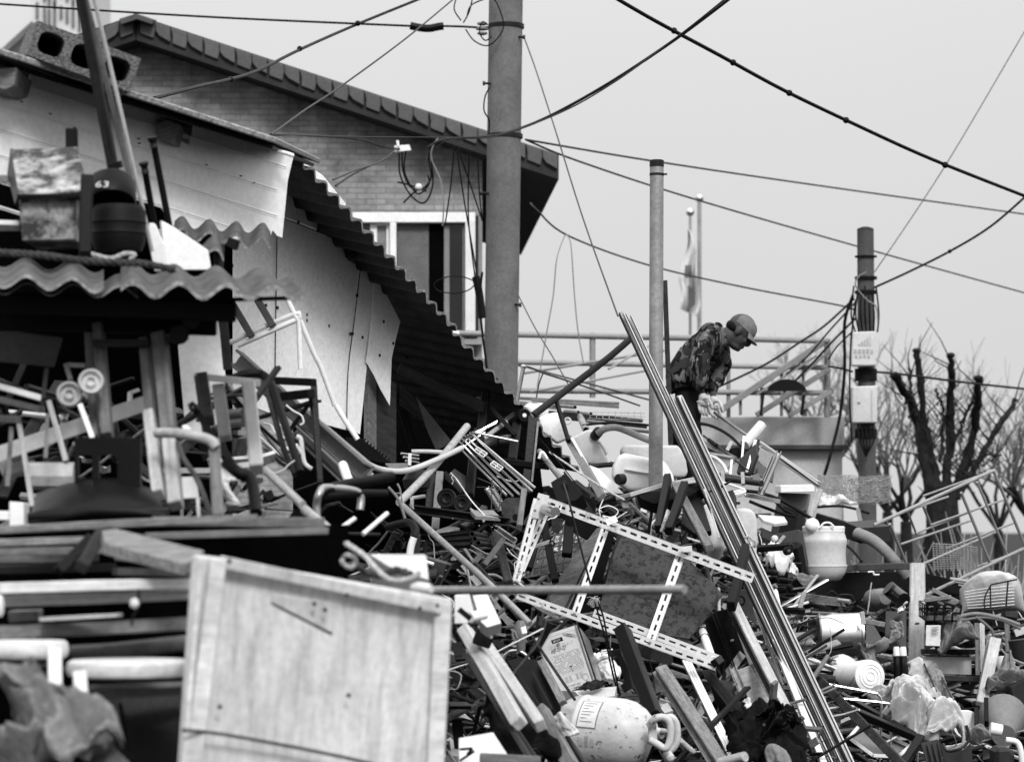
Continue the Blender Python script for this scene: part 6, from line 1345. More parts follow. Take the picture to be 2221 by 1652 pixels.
for k, (x0, x1) in enumerate(((440, 640), (480, 660))): B('cabinet_groove', None, None, 'rubber', (x0, 230, 14.66), (x1, 740, 14.6), 16, .02, parent=bpy.data.objects['cabinet_panel'])
for k in range(2): B('groove', None, None, 'ink', (375 + 45 * k, 805 - 15 * k, 13.98), (715 + 48 * k, 1235 - 22 * k, 13.98), 6, .004, parent=bpy.data.objects['siding_board'])
B('long_plank', 'long straight pale plank left of the aluminium rails', 'plank', 'wood_light', (655, 150, 14.5), (1215, 1260, 13.9), 84, .035, roll=-16); B('dark_plank', 'dark plank edge hugging the long pale plank', 'plank', 'wood_black', (600, 190, 14.55), (1130, 1240, 13.95), 46, .03)
B('hinge_bar', 'bright aluminium corner bar on the black cabinet', 'bar', 'alu', (640, 745, 14.4), (730, 985, 14.3), 74, .03, sec='U')
B('white_channel', 'long white plastic channel beside the splintered timber', 'channel', 'plastic_white', (200, 690, 14.0), (640, 1600, 13.4), 78, .03, sec='groove', roll=-10); B('thin_edging', 'dark edge bar left of the white plastic channel', 'bar', 'paint_dark', (165, 690, 14.05), (470, 1360, 13.6), 22, .02)
wt = G('taped_tube', 'white tube with black tape bands under the rusted sheet', 'tube', (400, 650, 14.3)); LA('tube', None, None, 'plastic_white', (345, 380, 14.4), (450, 680, 14.2), [(0, 40), (1, 40)], wt)
for q in (.02, .24): a_ = (345 + 105 * q, 380 + 300 * q, 14.4 - .2 * q); LA('tape_band', None, None, 'rubber', a_, (a_[0] + 20, a_[1] + 56, a_[2] - .03), [(0, 42), (1, 42)], wt)
T('curved_grip', 'black curved handle on the smooth grey plate', 'handle', 'rubber', [(670, 75, 14.75), (730, 70, 14.7), (755, 110, 14.7), (730, 150, 14.7), (680, 130, 14.75)], 20)
crumple('black_coat', 'heap of black cloth lying at the foot of the planks', 'cloth', 'cloth_black', [(640, 1290, 13.4), (1180, 1240, 13.4), (1420, 1700, 12.9), (600, 1700, 12.9)], .25, .06, 11, 4, res=60)
crumple('black_bag', 'knotted black bag lying on the black cloth', 'bag', 'plastic_black', [(920, 1190, 13.0), (1230, 1220, 13.0), (1180, 1360, 12.9), (960, 1370, 12.9)], .16, .05, 18, 5, res=34)
T('wood_stub', 'blunt round wood stub at the bottom edge by the cloth', 'stub', 'wood_light', [(520, 1660, 11.6), (760, 1600, 11.5)], 100)
crumple('grey_sheet', 'dark grey sheet corner under the black cloth', 'sheet', 'tarp', [(990, 1600, 12.6), (1160, 1540, 12.6), (1250, 1700, 12.5), (1000, 1720, 12.5)], .08, .03, 12, 7, res=16)
crumple('netting', 'dark tangled netting behind the splintered timber', 'netting', 'rope_dark', [(180, 1330, 13.5), (330, 1340, 13.5), (430, 1500, 13.4), (200, 1520, 13.4)], .1, .05, 18, 3, res=22)
crumple('torn_wrap', 'torn clear wrapping between the pale panel and siding', 'wrapping', 'plastic_milk', [(730, 1060, 14.0), (790, 1070, 14.0), (830, 1180, 13.9), (770, 1160, 13.9)], .03, .02, 28, 3, res=12)
B('cross_bar', 'level dark bar behind the splintered timber', 'bar', 'galv', (60, 790, 14.2), (230, 850, 14.1), 40, .03)

# ================================================================ RIGHT PART OF THE HEAP
fr(*T14)
bl = G('plastic_barrel', 'pale ribbed plastic barrel standing on the right shelf', 'barrel', (285, 1140, 18.5))
LA('body', None, None, 'plastic_milk', (290, 1142, 18.5), (285, 640, 18.5), [(0, 130), (.02, 160), (.14, 205), (.2, 214), (.26, 222), (.265, 226), (.29, 226), (.295, 216), (.5, 210), (.64, 214), (.72, 222), (.78, 222), (.80, 216), (.9, 200), (.93, 196)], bl, 40)
LA('rim', None, None, 'plastic_white', (285, 690, 18.5), (285, 622, 18.5), [(0, 196), (.2, 204), (.45, 204), (.5, 198), (.6, 204), (.9, 204), (1, 190), (1, 120)], bl, 40)
mk('ball', MB().ball(P((178, 615, 18.4)), W(70, 18.4), 14), 'plastic_white', None, bl, smooth='all')
T('handle', None, None, 'plastic_white', [(255, 632, 18.35), (290, 595, 18.35), (345, 592, 18.35), (390, 632, 18.35)], 20, bl)
B('steel_girder', 'dark level steel beam carrying the plastic barrel', 'beam', 'paint_mid', (440, 1024, 18.9), (1200, 1000, 18.6), 66, .1)
B('wooden_post', 'upright knotty wooden post under the right shelf', 'post', 'wood_light', (1185, 1010, 18.4), (1170, 2300, 17.8), 148, .1)
for k, (x, y, r) in enumerate(((1203, 1318, 24), (1185, 1580, 36))): mk('knot', MB().ball(P((x, y, 18.4 - (y - 1010) / 1290 * .6 - .055)), W(r, 18), 8, (1, .25, 1.1)), 'wood_dark', None, bpy.data.objects['wooden_post'], smooth=True)
cr = G('tube_crib', 'bent pale tubular crib frame tipped over at the right', 'frame', (1700, 1100, 18.5))
for (a, b, w, dd) in (((768, 612), (1912, 92), 34, 0), ((1235, 335), (1895, 98), 20, .35), ((1075, 480), (1480, 340), 22, .1), ((1912, 92), (2215, 815), 30, 0), ((1025, 795), (1720, 560), 22, 0), ((1170, 690), (1850, 420), 20, .3), ((1310, 610), (2040, 360), 20, .35), ((1200, 1000), (1935, 680), 24, .05), ((1450, 840), (2110, 590), 20, .35), ((1262, 1282), (2205, 835), 34, 0), ((1750, 1010), (2200, 850), 20, .3), ((920, 600), (1075, 975), 30, 0), ((1238, 430), (1405, 830), 26, .3), ((1602, 300), (1895, 1015), 30, 0), ((1755, 200), (2045, 905), 24, .1), ((1090, 480), (1175, 700), 22, .1)):
    T('crib_bar', None, None, 'rail_paint', [(*a, 18.6 + dd), (*b, 18.9 + dd)], w, cr, 8)
# wire mesh roll
mr_ = G('wire_mesh_roll', 'flattened roll of fine wire mesh behind the window sash', 'mesh', (600, 400, 20.5)); mm = MB()
for q_ in range(3):
    for k in range(17):
        mm.tube([P((230 + 35 * i, 140 + 15 * k + .4 * i + 9 * math.sin(i * .6 + q_ * 2) + 16 * q_ * math.sin(i * .16) + random.uniform(-5, 5), 20.2 + .25 * q_ + .12 * math.sin(k * .9 + i * .3))) for i in range(21)], .0022, 3)
    for i in range(16): mm.tube([P((232 + 45 * i + 14 * q_ + random.uniform(-12, 12), 138 + 26 * q + .4 * i + 9 * math.sin(i * .8) + random.uniform(-5, 5), 20.2 + .25 * q_)) for q in range(11)], .0020, 3)
tag(mk('mesh_wires', mm, 'galv', None, mr_), kind='stuff')
# shelf contents
LA('steel_drum', 'shiny steel drum lying on its side at the right', 'drum', 'chrome', (235, 1660, 17.2), (655, 1655, 17.2), [(0, 150), (0, 206), (.03, 212), (.05, 206), (.93, 206), (.95, 214), (1, 214), (1, 190), (.96, 186)], n=48)
B('drum_bracket', 'pale bracket bar right of the steel drum', 'bracket', 'paint_grey', (680, 1530, 17.1), (850, 1560, 17.0), 50, .05); B('drum_strap', 'pale vertical strap on the rim of the steel drum', 'strap', 'wood_light', (655, 1440, 17.0), (672, 1560, 17.0), 40, .03)
T('duct_sleeve', 'limp white fabric duct sleeve behind the barrel', 'sleeve', 'paint_grey', [(600, 690, 19.2), (760, 760, 19.1), (900, 880, 19), (1010, 1010, 18.9), (1080, 1110, 18.9)], 120, taper=.8)
Q('dark_case', 'dark plastic case lying behind the barrel', 'case', 'plastic_dark', [(480, 580, 19.3), (640, 640, 19.2), (640, 790, 19.2), (500, 740, 19.3)], .3); B('dark_girder', 'dark beam slanting behind the barrel', 'beam', 'paint_dark', (240, 560, 19.6), (680, 690, 19.3), 120, .1)
B('pale_upright', 'short pale upright behind the barrel handle', 'stick', 'wood_mid', (620, 480, 19.7), (665, 690, 19.5), 40, .05)
B('metal_strut', 'pale metal strut slanting behind the barrel', 'strut', 'alu_dull', (250, 290, 20.0), (130, 600, 19.6), 60, .05)
crumple('white_sheeting', 'white sheeting draped behind the wire mesh end', 'sheeting', 'plastic_white', [(230, 300, 20.3), (380, 300, 20.3), (640, 440, 20.2), (250, 430, 20.2)], .1, .04, 7, 2)
T('black_hose', 'black hose curving past the back of the barrel', 'hose', 'rubber', [(225, 440, 20), (420, 430, 20), (560, 450, 20), (720, 500, 19.9)], 26); T('black_hose', 'short black hose right of the barrel', 'hose', 'rubber', [(500, 800, 18.9), (580, 870, 18.8), (650, 960, 18.7)], 26)
cb_ = G('wire_basket', 'fine wire basket inside the tubular crib', 'basket', (1550, 1000, 19)); mm = MB()
for k in range(12): mm.tube([P((1330, 790 + 22 * k, 18.9)), P((1550, 800 + 20 * k, 19.0)), P((1760, 830 + 19 * k, 19.1))], .004, 4)
for k in range(14): mm.tube([P((1330 + 32 * k, 785 + 4 * k, 18.9)), P((1350 + 31 * k, 1050, 18.9))], .004, 4)
tag(mk('basket_wires', mm, 'galv', None, cb_), kind='stuff')
wb2 = G('wire_bracket', 'bent dark wire bracket on the pale sack at the right', 'bracket', (1950, 1420, 17.8))
for pts in ([(1890, 1180), (1830, 1300), (1850, 1420), (2080, 1390)], [(1890, 1180), (2140, 1130)], [(1880, 1190), (1885, 1410)], [(2050, 1150), (2030, 1410)]): T('bracket_wire', None, None, 'paint_dark', [(x, y, 17.8) for x, y in pts], 16, wb2, 6, 4)
o_ = P((1262, 1530, 17.6)); crate('plastic_crate', 'black mesh crate stacked beside the wooden post', 'plastic_black', o_, P((1602, 1528, 17.6)) - o_, P((1262, 1375, 17.6)) - o_, Vector((0, .3, .02)), 4, 2)
for k, (a, b, m_) in enumerate((((1270, 1290), (1560, 1360), 'wood_mid'), ((1330, 1230), (1580, 1350), 'paint_grey'), ((1260, 1330), (1500, 1300), 'card'))): B('crate_scrap', ('grey lath lying in the black mesh crate', 'pale lath lying in the black mesh crate', 'cardboard strip lying in the black mesh crate')[k], 'lath', m_, (*a, 17.8), (*b, 17.7), 40, .03)
crumple('pale_sack', 'bulging pale striped sack at the right', 'sack', 'plastic_milk', [(1610, 1260, 18.3), (2150, 1200, 18.3), (2210, 1440, 18.2), (1620, 1440, 18.2)], .5, .03, 5, 3, res=34)
for k in range(7): T('sack_band', None, None, 'paint_white', [(1630 + 6 * k, 1250 + 26 * k, 17.98), (1850, 1215 + 30 * k, 17.93), (2110, 1190 + 30 * k, 17.97)], 7, bpy.data.objects['pale_sack'], 5)
for k in range(5): B('lattice_lath', ('top pale lath lying above the pale sack', 'second pale lath lying above the pale sack', 'third pale lath lying above the pale sack', 'fourth pale lath lying above the pale sack', 'lowest pale lath lying above the pale sack')[k], 'lath', 'wood_light', (1500 + 40 * k, 1120 + 30 * k, 18.6), (1960 + 30 * k, 1190 + 22 * k, 18.5), 22, .03)
T('dark_jar', 'dark glossy jar lying left of the wooden post', 'jar', 'glass_dark', [(900, 1210, 17.8), (960, 1260, 17.8), (1050, 1330, 17.7)], 150); crumple('foil_scrap', 'bright foil scrap at the mouth of the dark jar', 'foil', 'chrome', [(980, 1420, 17.5), (1080, 1330, 17.5), (1100, 1370, 17.5), (1010, 1450, 17.5)], .03, .02, 28, 4, res=12)
LA('round_cushion', 'dark round cushion behind the steel drum', 'cushion', 'tarp', (720, 1330, 18.2), (880, 1310, 18.0), [(0, 60), (.2, 100), (.8, 100), (1, 60)])
vr = G('wire_reel_holder', 'bundle of thin steel rods in a bent wire holder above the drum', 'rods', (400, 1340, 17.6))
for k in range(7): T('steel_rod', None, None, 'galv', [(40, 1260 + 14 * k, 17.5), (450 + 8 * k, 1315 + 12 * k, 17.4)], 9, vr, 6)
T('wire_holder', None, None, 'paint_dark', [(445, 1290, 17.35), (450, 1275, 17.35), (560, 1285, 17.35), (578, 1360, 17.35), (540, 1420, 17.35), (470, 1400, 17.35), (440, 1330, 17.35)], 14, vr, 6); LA('spindle', None, None, 'alu', (430, 1330, 17.35), (540, 1345, 17.3), [(0, 22), (1, 22)], vr); T('wire_holder', None, None, 'paint_dark', [(320, 1270, 17.4), (370, 1240, 17.4), (430, 1290, 17.4)], 10, vr, 6)
T('hanging_string', 'pale string hanging above the steel drum', 'string', 'rope', [(745, 1160, 17.9), (730, 1260, 17.9), (725, 1330, 17.9), (705, 1460, 17.9)], 14)
Q('dark_metal_sheet', 'dark sloped metal sheet right of the steel drum', 'sheet', 'paint_mid', [(690, 1540, 17.5), (760, 1560, 17.5), (880, 1750, 17.4), (690, 1850, 17.4)], .02)
Q('dark_side_board', 'dark board with a pale stain left of the wooden post', 'board', 'paint_dark', [(880, 1430, 17.6), (1080, 1440, 17.6), (1080, 1800, 17.5), (870, 1800, 17.5)], .02)
crumple('sack_scrap', 'pale cloth scrap over the dark stained board', 'cloth', 'card', [(930, 1540, 17.45), (1050, 1550, 17.45), (1060, 1720, 17.4), (890, 1730, 17.4)], .05, .03, 14, 4, res=16)
crumple('torn_sheet', 'torn grey sheet hanging below the plastic barrel', 'sheet', 'card', [(0, 1090, 18.2), (240, 1080, 18.2), (230, 1140, 18.1), (90, 1200, 18.1)], .03, .03, 14, 6, res=16)
T('wire_clip', 'bright wire clip under the dark level beam', 'clip', 'wire_white', [(710, 1060, 18.3), (760, 1060, 18.3), (770, 1085, 18.3), (820, 1085, 18.3)], 18)

fr(*T15)
LA('white_bucket', 'white plastic bucket lying with its base to the right', 'bucket', 'plastic_white', (735, 832, 15.6), (290, 850, 16.2), [(0, 128), (.01, 150), (.05, 158), (.98, 110), (1, 110)], n=40)
bpy.data.objects['white_bucket']; 
for r in (40, 80, 112): 
    c = P((740, 832, 15.57)); A2 = (P((290, 850, 16.2)) - P((735, 832, 15.6))).normalized(); x_ = A2.orthogonal().normalized(); y_ = A2.cross(x_)
    mk('base_ring', MB().tube([P((735, 832, 15.6)) - A2 * .003 + (x_ * math.cos(q) + y_ * math.sin(q)) * W(r, 15.6) for q in [2 * math.pi * i / 30 for i in range(30)]], .002, 5, closed=True), 'plastic_white', None, bpy.data.objects['white_bucket'], smooth=True)
LA('glass_bowl', 'clear looking domed bowl behind the white bucket', 'bowl', 'chrome', (460, 760, 16.4), (470, 620, 16.4), [(0, 170), (.4, 160), (.7, 120), (.9, 60), (1, 10)])
cs = G('chrome_shelf', 'chrome tube shelf frame leaning at the lower right', 'shelf', (850, 1652, 14.6))
for pts in ([(300, 905), (740, 985), (810, 1010), (838, 1070), (836, 1250), (818, 1690)], [(380, 1040), (860, 1085), (915, 1115), (938, 1190), (932, 1400), (915, 1690)], [(670, 1592), (930, 1440), (1020, 1405), (1110, 1405), (1170, 1450), (1185, 1520), (1180, 1690)], [(970, 1592), (1170, 1505), (1240, 1520), (1285, 1590), (1285, 1690)]): T('chrome_tube', None, None, 'chrome', [(x, y, 14.7) for x, y in pts], 26, cs, 8)
B('rusty_bar', 'long dark rusty flat bar slanting down at the lower right', 'bar', 'rusty', (262, 880, 14.75), (1060, 1700, 14.0), 84, .03, roll=12); T('bar_peg', 'short peg standing on the rusty flat bar', 'peg', 'rusty', [(560, 1165, 14.3), (590, 1135, 14.25)], 18)
for k, (a, b, w) in enumerate((((590, 1170, 14.6), (1215, 1440, 14.4), 70), ((440, 1000, 14.9), (1150, 1390, 14.6), 46), ((1215, 1420, 14.4), (1040, 1690, 14.2), 80), ((520, 1520, 14.5), (760, 1690, 14.3), 40))): B('black_bar', ('broad black bar across the chrome shelf', 'upper black bar across the chrome shelf', 'black bar end turning down right of the chrome shelf', 'lowest black bar under the white tray')[k], 'bar', 'paint_black', a, b, w, .05, roll=16)
ty = G('white_tray', 'grey bottomed tray with a white rim under the rusty bar', 'tray', (800, 1600, 14.7))
tp = [(530, 1420, 14.8), (640, 1290, 14.9), (1110, 1500, 14.7), (1000, 1600, 14.6), (760, 1590, 14.6)]
Q('base', None, None, 'paint_grey', tp, .01, ty)
for i in range(5): B('rim', None, None, 'plastic_white', (tp[i][0], tp[i][1], tp[i][2] - .02), (tp[(i + 1) % 5][0], tp[(i + 1) % 5][1], tp[(i + 1) % 5][2] - .02), 34, .03, parent=ty)
crumple('clear_sheeting', 'glossy crumpled clear sheeting right of the chrome shelf', 'sheeting', 'plastic_milk', [(700, 940, 15.1), (1080, 930, 15.1), (1330, 1140, 14.9), (900, 1180, 14.9)], .25, .07, 9, 3, res=40)
crumple('clear_sheeting', 'lower crumpled pale sheeting beside the dark chair', 'sheeting', 'plastic_milk', [(900, 1130, 14.8), (1330, 1190, 14.8), (1420, 1440, 14.6), (1080, 1460, 14.6)], .3, .07, 8, 13, res=40)
crumple('clear_sheeting', 'greyish crumpled bag filling the dark tub', 'bag', 'paper', [(1300, 1230, 14.7), (1640, 1260, 14.7), (1640, 1500, 14.5), (1240, 1470, 14.5)], .3, .08, 8, 23, res=34)
crumple('brown_bag', 'folded mid-grey paper bag behind the dark tub', 'bag', 'card', [(1600, 1340, 14.6), (1860, 1300, 14.6), (1950, 1470, 14.5), (1760, 1580, 14.5)], .2, .05, 7, 33, res=24)
tb3 = G('dark_tub', 'dark ribbed plastic tub with a swung handle at the bottom right', 'tub', (1450, 1690, 14.2))
Q('front', None, None, 'plastic_dark', [(1215, 1480, 14.3), (1380, 1445, 14.3), (1440, 1660, 14.2), (1700, 1640, 14.2), (1700, 1760, 14.2), (1300, 1760, 14.2)], .02, tb3); Q('side', None, None, 'plastic_dark', [(1390, 1445, 14.32), (1470, 1560, 14.22), (1640, 1520, 14.2), (1690, 1460, 14.22), (1720, 1700, 14.2), (1450, 1700, 14.2)], .02, tb3)
for k in range(3): B('rib', None, None, 'plastic_dark', (1280 + 50 * k, 1480 - 8 * k, 14.27), (1350 + 45 * k, 1700, 14.18), 16, .02, parent=tb3)
T('handle', None, None, 'plastic_dark', [(1430, 1480, 14.2), (1470, 1545, 14.15), (1560, 1535, 14.1), (1640, 1490, 14.1), (1680, 1420, 14.1), (1650, 1300, 14.1)], 30, tb3)
B('splintered_wood', 'upright bundle of splintered pale wood before the post', 'wood', 'wood_light', (1160, 710, 15.6), (1400, 1180, 15.2), 130, .05, jit=.018, seg=14); B('splintered_wood', 'shorter splintered pale wood leaning beside the bundle', 'wood', 'wood_grey', (1330, 760, 15.7), (1530, 1180, 15.3), 110, .05, jit=.018, seg=14)
for k, (a, b) in enumerate((((1250, 720), (1440, 1150)), ((1290, 900), (1480, 1200)), ((1420, 850), (1580, 1180)))): B('wood_splinter', ('left thin dark splinter in the wood bundle', 'middle thin dark splinter in the wood bundle', 'right thin dark splinter in the wood bundle')[k], 'splinter', 'wood_dark', (*a, 15.5), (*b, 15.2), 18, .02)
LA('white_bowl', 'white enamel bowl tipped on its side at the lower right', 'bowl', 'plastic_white', (1650, 1290, 15.0), (1420, 1215, 15.3), [(0, 130), (.02, 134), (.04, 130), (.5, 104), (.9, 60), (1, 40)])
for k, (x, y0, y1) in enumerate(((1748, 1165, 1320), (1842, 1058, 1290))): B('black_stake', ('shorter black stake at the lower right', 'taller black stake at the lower right')[k], 'stake', 'wood_black', (x, y0, 15.0), (x + 2, y1, 14.9), 42, .05)
B('black_stake', 'dark stake left of the white enamel bowl', 'stake', 'wood_black', (1340, 1065, 15.2), (1348, 1200, 15.1), 46, .05)
LA('paint_roller', 'small pale roller beside the paper bag', 'roller', 'plastic_white', (1880, 1330, 14.8), (1990, 1350, 14.8), [(0, 60), (1, 56)])
Q('grey_box', 'rounded dark box at the bottom right corner', 'box', 'plastic_dark', [(1930, 1520, 14.6), (2080, 1510, 14.6), (2125, 1570, 14.6), (2100, 1720, 14.6), (1930, 1720, 14.6)], .2, bevel=.02); T('white_arch', 'thick white plastic arch at the bottom right corner', 'arch', 'plastic_white', [(2030, 1440, 15.0), (2130, 1460, 15.0), (2170, 1540, 15.0), (2190, 1690, 15.0)], 60)
LA('basin', 'wide pale basin at the right edge', 'basin', 'plastic_grey', (2010, 1400, 16.2), (2000, 1220, 16.5), [(0, 110), (.5, 170), (.95, 230), (1, 236), (1, 222)])
# added dark sheet standing in for the shade behind the right shelf
Q('shelf_shade_sheet', 'added dark sheet standing in for shade behind the right shelf', 'shade sheet', 'wood_black', [(-330, -150, 19.6), (1200, -170, 19.6), (2300, 100, 19.6), (2300, 1100, 19.6), (-330, 1100, 19.6)], .03)
Q('paper_card', 'white card with printed lines beside the wooden post', 'card', 'paper', [(1268, 345, 17.4), (1408, 345, 17.4), (1400, 545, 17.4), (1262, 540, 17.4)], .004)
for k in range(6): B('printed_line', None, None, 'ink_grey', (1320, 362 + 14 * k, 17.385), (1390 - 20 * (k % 2), 362 + 14 * k, 17.385), 6, .001, parent=bpy.data.objects['paper_card'])
B('shelf_board', 'dark level shelf board behind the wooden post', 'board', 'wood_black', (1230, 590, 17.9), (1750, 600, 17.9), 50, .3); Q('long_white_box', 'long white box standing on the lower shelf', 'box', 'plastic_milk', [(1240, 640, 17.8), (1700, 650, 17.8), (1700, 820, 17.8), (1240, 800, 17.8)], .25); B('shelf_board', 'dark level board below the long white box', 'board', 'wood_dark', (1400, 850, 17.5), (1780, 860, 17.5), 60, .3)
crumple('rag_heap', 'dark and pale rags stuffed above the shelf board', 'rags', 'tarp', [(1400, 360, 17.7), (1730, 340, 17.7), (1720, 580, 17.6), (1400, 570, 17.6)], .3, .09, 8, 3, res=30)
for k, (a, b, w, m_) in enumerate((((1750, 330, 17.6), (1760, 830, 17.5), 40, 'wood_mid'), ((1800, 330, 17.7), (1810, 800, 17.6), 50, 'wood_light'), ((1930, 480, 17.2), (1800, 1100, 16.8), 110, 'wood_light'), ((1860, 500, 17.25), (1760, 1080, 16.9), 34, 'wood_mid'), ((2040, 320, 17.9), (2050, 600, 17.9), 50, 'wood_mid'))): B('leaning_board', ('thin upright at the end of the shelf', 'pale upright beside the thin one at the shelf end', 'broad pale board leaning at the right', 'narrow edge board left of the broad leaning board', 'short upright board near the right edge')[k], 'board', m_, a, b, w, .04)
for k, (pts, w) in enumerate((([(1600, 260), (1750, 235), (1950, 270), (2160, 340)], 40), ([(1610, 300), (1800, 270), (2000, 300), (2170, 380)], 30), ([(1740, 260), (1830, 330), (1900, 400), (1910, 470)], 30))): T('thick_cable', ('upper thick pale cord below the sack', 'lower thick pale cord below the sack', 'pale cord hanging down to the leaning board')[k], 'cord', 'plastic_grey', [(x, y, 17.3) for x, y in pts], w)
T('curved_cable', 'grey cord curving off the leaning board to the edge', 'cord', 'cable_pale', [(1980, 570, 16.9), (2050, 640, 16.9), (2140, 690, 16.9), (2230, 720, 16.9)], 24)
LA('white_pot', 'white round pot near the right edge', 'pot', 'plastic_white', (2030, 790, 17.3), (2020, 640, 17.3), [(0, 40), (.1, 80), (.6, 95), (1, 70)]); LA('dark_drum', 'dark drum cut by the right edge', 'drum', 'paint_dark', (2190, 690, 17.5), (2160, 480, 17.5), [(0, 100), (1, 110)])
crumple('tarpaulin', 'grey tarpaulin scraps below the leaning board', 'tarpaulin', 'tarp', [(1900, 820, 17.0), (2200, 800, 17.0), (2220, 1060, 16.8), (1880, 1060, 16.8)], .3, .1, 7, 5, res=28)
Q('dark_carton', 'dark carton at the right edge', 'carton', 'plastic_dark', [(2080, 940, 16.6), (2230, 850, 16.6), (2230, 1110, 16.6), (2110, 1080, 16.6)], .2)
bt = G('bottle_pair', 'two dark bottles with pale caps left of the wooden post', 'bottles', (1020, 900, 17.0))
for x in (985, 1050): LA('bottle', None, None, 'glass_dark', (x + 10, 930, 17.0), (x, 625, 17.0), [(0, 30), (.05, 34), (.9, 34), (1, 30)], bt); LA('cap', None, None, 'plastic_white', (x, 635, 17.0), (x - 4, 550, 17.0), [(0, 32), (.8, 30), (1, 24)], bt)
crumple('wire_tangle', 'pale tangled strips behind the white bucket', 'strips', 'cable_pale', [(680, 600, 16.9), (830, 560, 16.9), (850, 740, 16.8), (700, 720, 16.8)], .1, .06, 20, 3, res=16)
for k, (a, b, w, m_) in enumerate((((190, 778, 16.0), (390, 800, 15.9), 26, 'paint_black'), ((200, 812, 15.95), (396, 850, 15.85), 40, 'paint_mid'), ((230, 860, 15.9), (370, 900, 15.8), 60, 'paint_dark'))): B('stacked_lath', ('black slat on top of the slats beside the rails', 'grey slat in the middle beside the rails', 'dark slat at the bottom beside the rails')[k], 'slat_board', m_, a, b, w, .1)
Q('pale_flap', 'pale folded flap right of the aluminium rails', 'flap', 'card', [(0, 420, 16.6), (120, 415, 16.6), (200, 490, 16.4), (195, 525, 16.4), (20, 520, 16.4)], .01)

fr(*T19)
e = can('jerry_can', 'white canister wedged behind the aluminium rails', 'plastic_milk', [(72, 400, 16.2), (240, 400, 16.2), (300, 460, 16.2), (322, 640, 16.2), (310, 1060, 16.1), (230, 1050, 16.1), (72, 760, 16.2)], .2)
T('strap', None, None, 'rubber', [(90, 670, 16.0), (220, 665, 16.0), (318, 640, 16.0)], 26, e)
rope('knotted_rope', 'small knotted rope on the aluminium rails', 'rope', [(170, 750, 14.8), (230, 745, 14.8), (300, 810, 14.8), (270, 850, 14.8), (210, 830, 14.8), (240, 780, 14.8)], 30)
Q('storage_case', 'large dark rounded case with a pale top', 'case', 'plastic_dark', [(320, 590, 18.3), (530, 640, 18.2), (860, 610, 18.2), (850, 850, 18.1), (520, 830, 18.1), (330, 780, 18.2)], .5, bevel=.03); Q('pale_lid', 'pale lid lying on the large dark case', 'lid', 'paper', [(330, 480, 18.6), (640, 500, 18.7), (680, 560, 18.4), (530, 590, 18.2), (400, 540, 18.3)], .02)  # the lid is paler than the case
for k, (a, b, w) in enumerate((((320, 880, 16.6), (720, 850, 16.3), 86), ((340, 1150, 16.0), (540, 1160, 15.8), 70), ((500, 1240, 16.1), (705, 1260, 15.9), 76), ((580, 1600, 15.9), (860, 1610, 15.7), 84))): B('armrest', ('long black chair armrest sticking out right of the rails', 'upper short black armrest beside the rails', 'lower short black armrest beside the rails', 'blunt dark armrest near the bottom of the chair parts')[k], 'armrest', 'plastic_black', a, b, w, .05, bevel=.012)
wheel('caster', None, (680, 905, 16.2), 48, (.3, -1, .1), .04, 'plastic_black', 'paint_mid', .4, 'black caster roller under the long armrest', 'caster')
for k, (x, y) in enumerate(((462, 1262), (520, 1240), (625, 1360), (680, 1330))): wheel('caster', None, (x, y, 15.9), 44, (.9, -.5, .1), .05, 'plastic_black', 'paint_dark', .3, ('leftmost caster under the upper short armrest', 'right caster under the upper short armrest', 'left caster under the lower short armrest', 'right caster under the lower short armrest')[k], 'caster')
LA('white_canister', 'white capped cylinder among the casters', 'cylinder', 'plastic_white', (570, 1560, 15.7), (530, 1370, 15.8), [(0, 34), (.9, 36), (1, 30)])
crumple('torn_plastic', 'torn white plastic shreds under the long armrest', 'plastic', 'plastic_white', [(420, 950, 16.9), (640, 940, 16.9), (720, 1130, 16.7), (540, 1170, 16.7)], .15, .07, 16, 3, res=34)
crumple('torn_plastic', 'torn pale plastic strip drooping below the shreds', 'plastic', 'paper', [(560, 1130, 16.9), (780, 1170, 16.9), (760, 1220, 16.8), (640, 1190, 16.8)], .06, .04, 18, 9, res=20)
for k, (pts, w) in enumerate((([(180, 200), (340, 220), (560, 290), (760, 400), (960, 525)], 44), ([(230, 320), (400, 390), (600, 460), (770, 500)], 40), ([(540, 330), (640, 420), (770, 480)], 36))): T('black_hose', ('longest fat black hose behind the case', 'lower fat black hose behind the case', 'short fat black hose joining the two behind the case')[k], 'hose', 'rubber', [(x, y, 18.8) for x, y in pts], w)
for k in range(3): B('pale_lath', ('top pale lath left of the barrel', 'middle pale lath left of the barrel', 'bottom pale lath left of the barrel')[k], 'lath', 'paint_white', (720, 885 + 90 * k, 18.3), (835, 880 + 92 * k, 18.3), (40, 40, 26)[k], .05)
B('grey_timber', 'pale grey beam lying among the black hoses', 'beam', 'paint_grey', (210, 250, 18.9), (560, 320, 18.7), 50, .06); Q('wash_tub', 'grey tub with a white rim behind the black hoses', 'tub', 'plastic_grey', [(570, 230, 19.6), (960, 220, 19.6), (900, 420, 19.5), (800, 470, 19.5), (640, 350, 19.5)], .4); B('tub_collar', 'broad white rim of the grey tub', 'rim_board', 'plastic_white', (565, 180, 19.5), (960, 170, 19.5), 90, .4)
LA('round_bobble', 'pale round knob above the long armrest', 'knob', 'plastic_milk', (530, 790, 16.8), (528, 720, 16.8), [(0, 22), (.3, 40), (.7, 40), (1, 14)])

B('black_post', 'black post leaning behind the end of the rack and rails', 'post', 'wood_black', (190, 870, 14.75), (20, 1560, 14.3), 92, .06, roll=18)
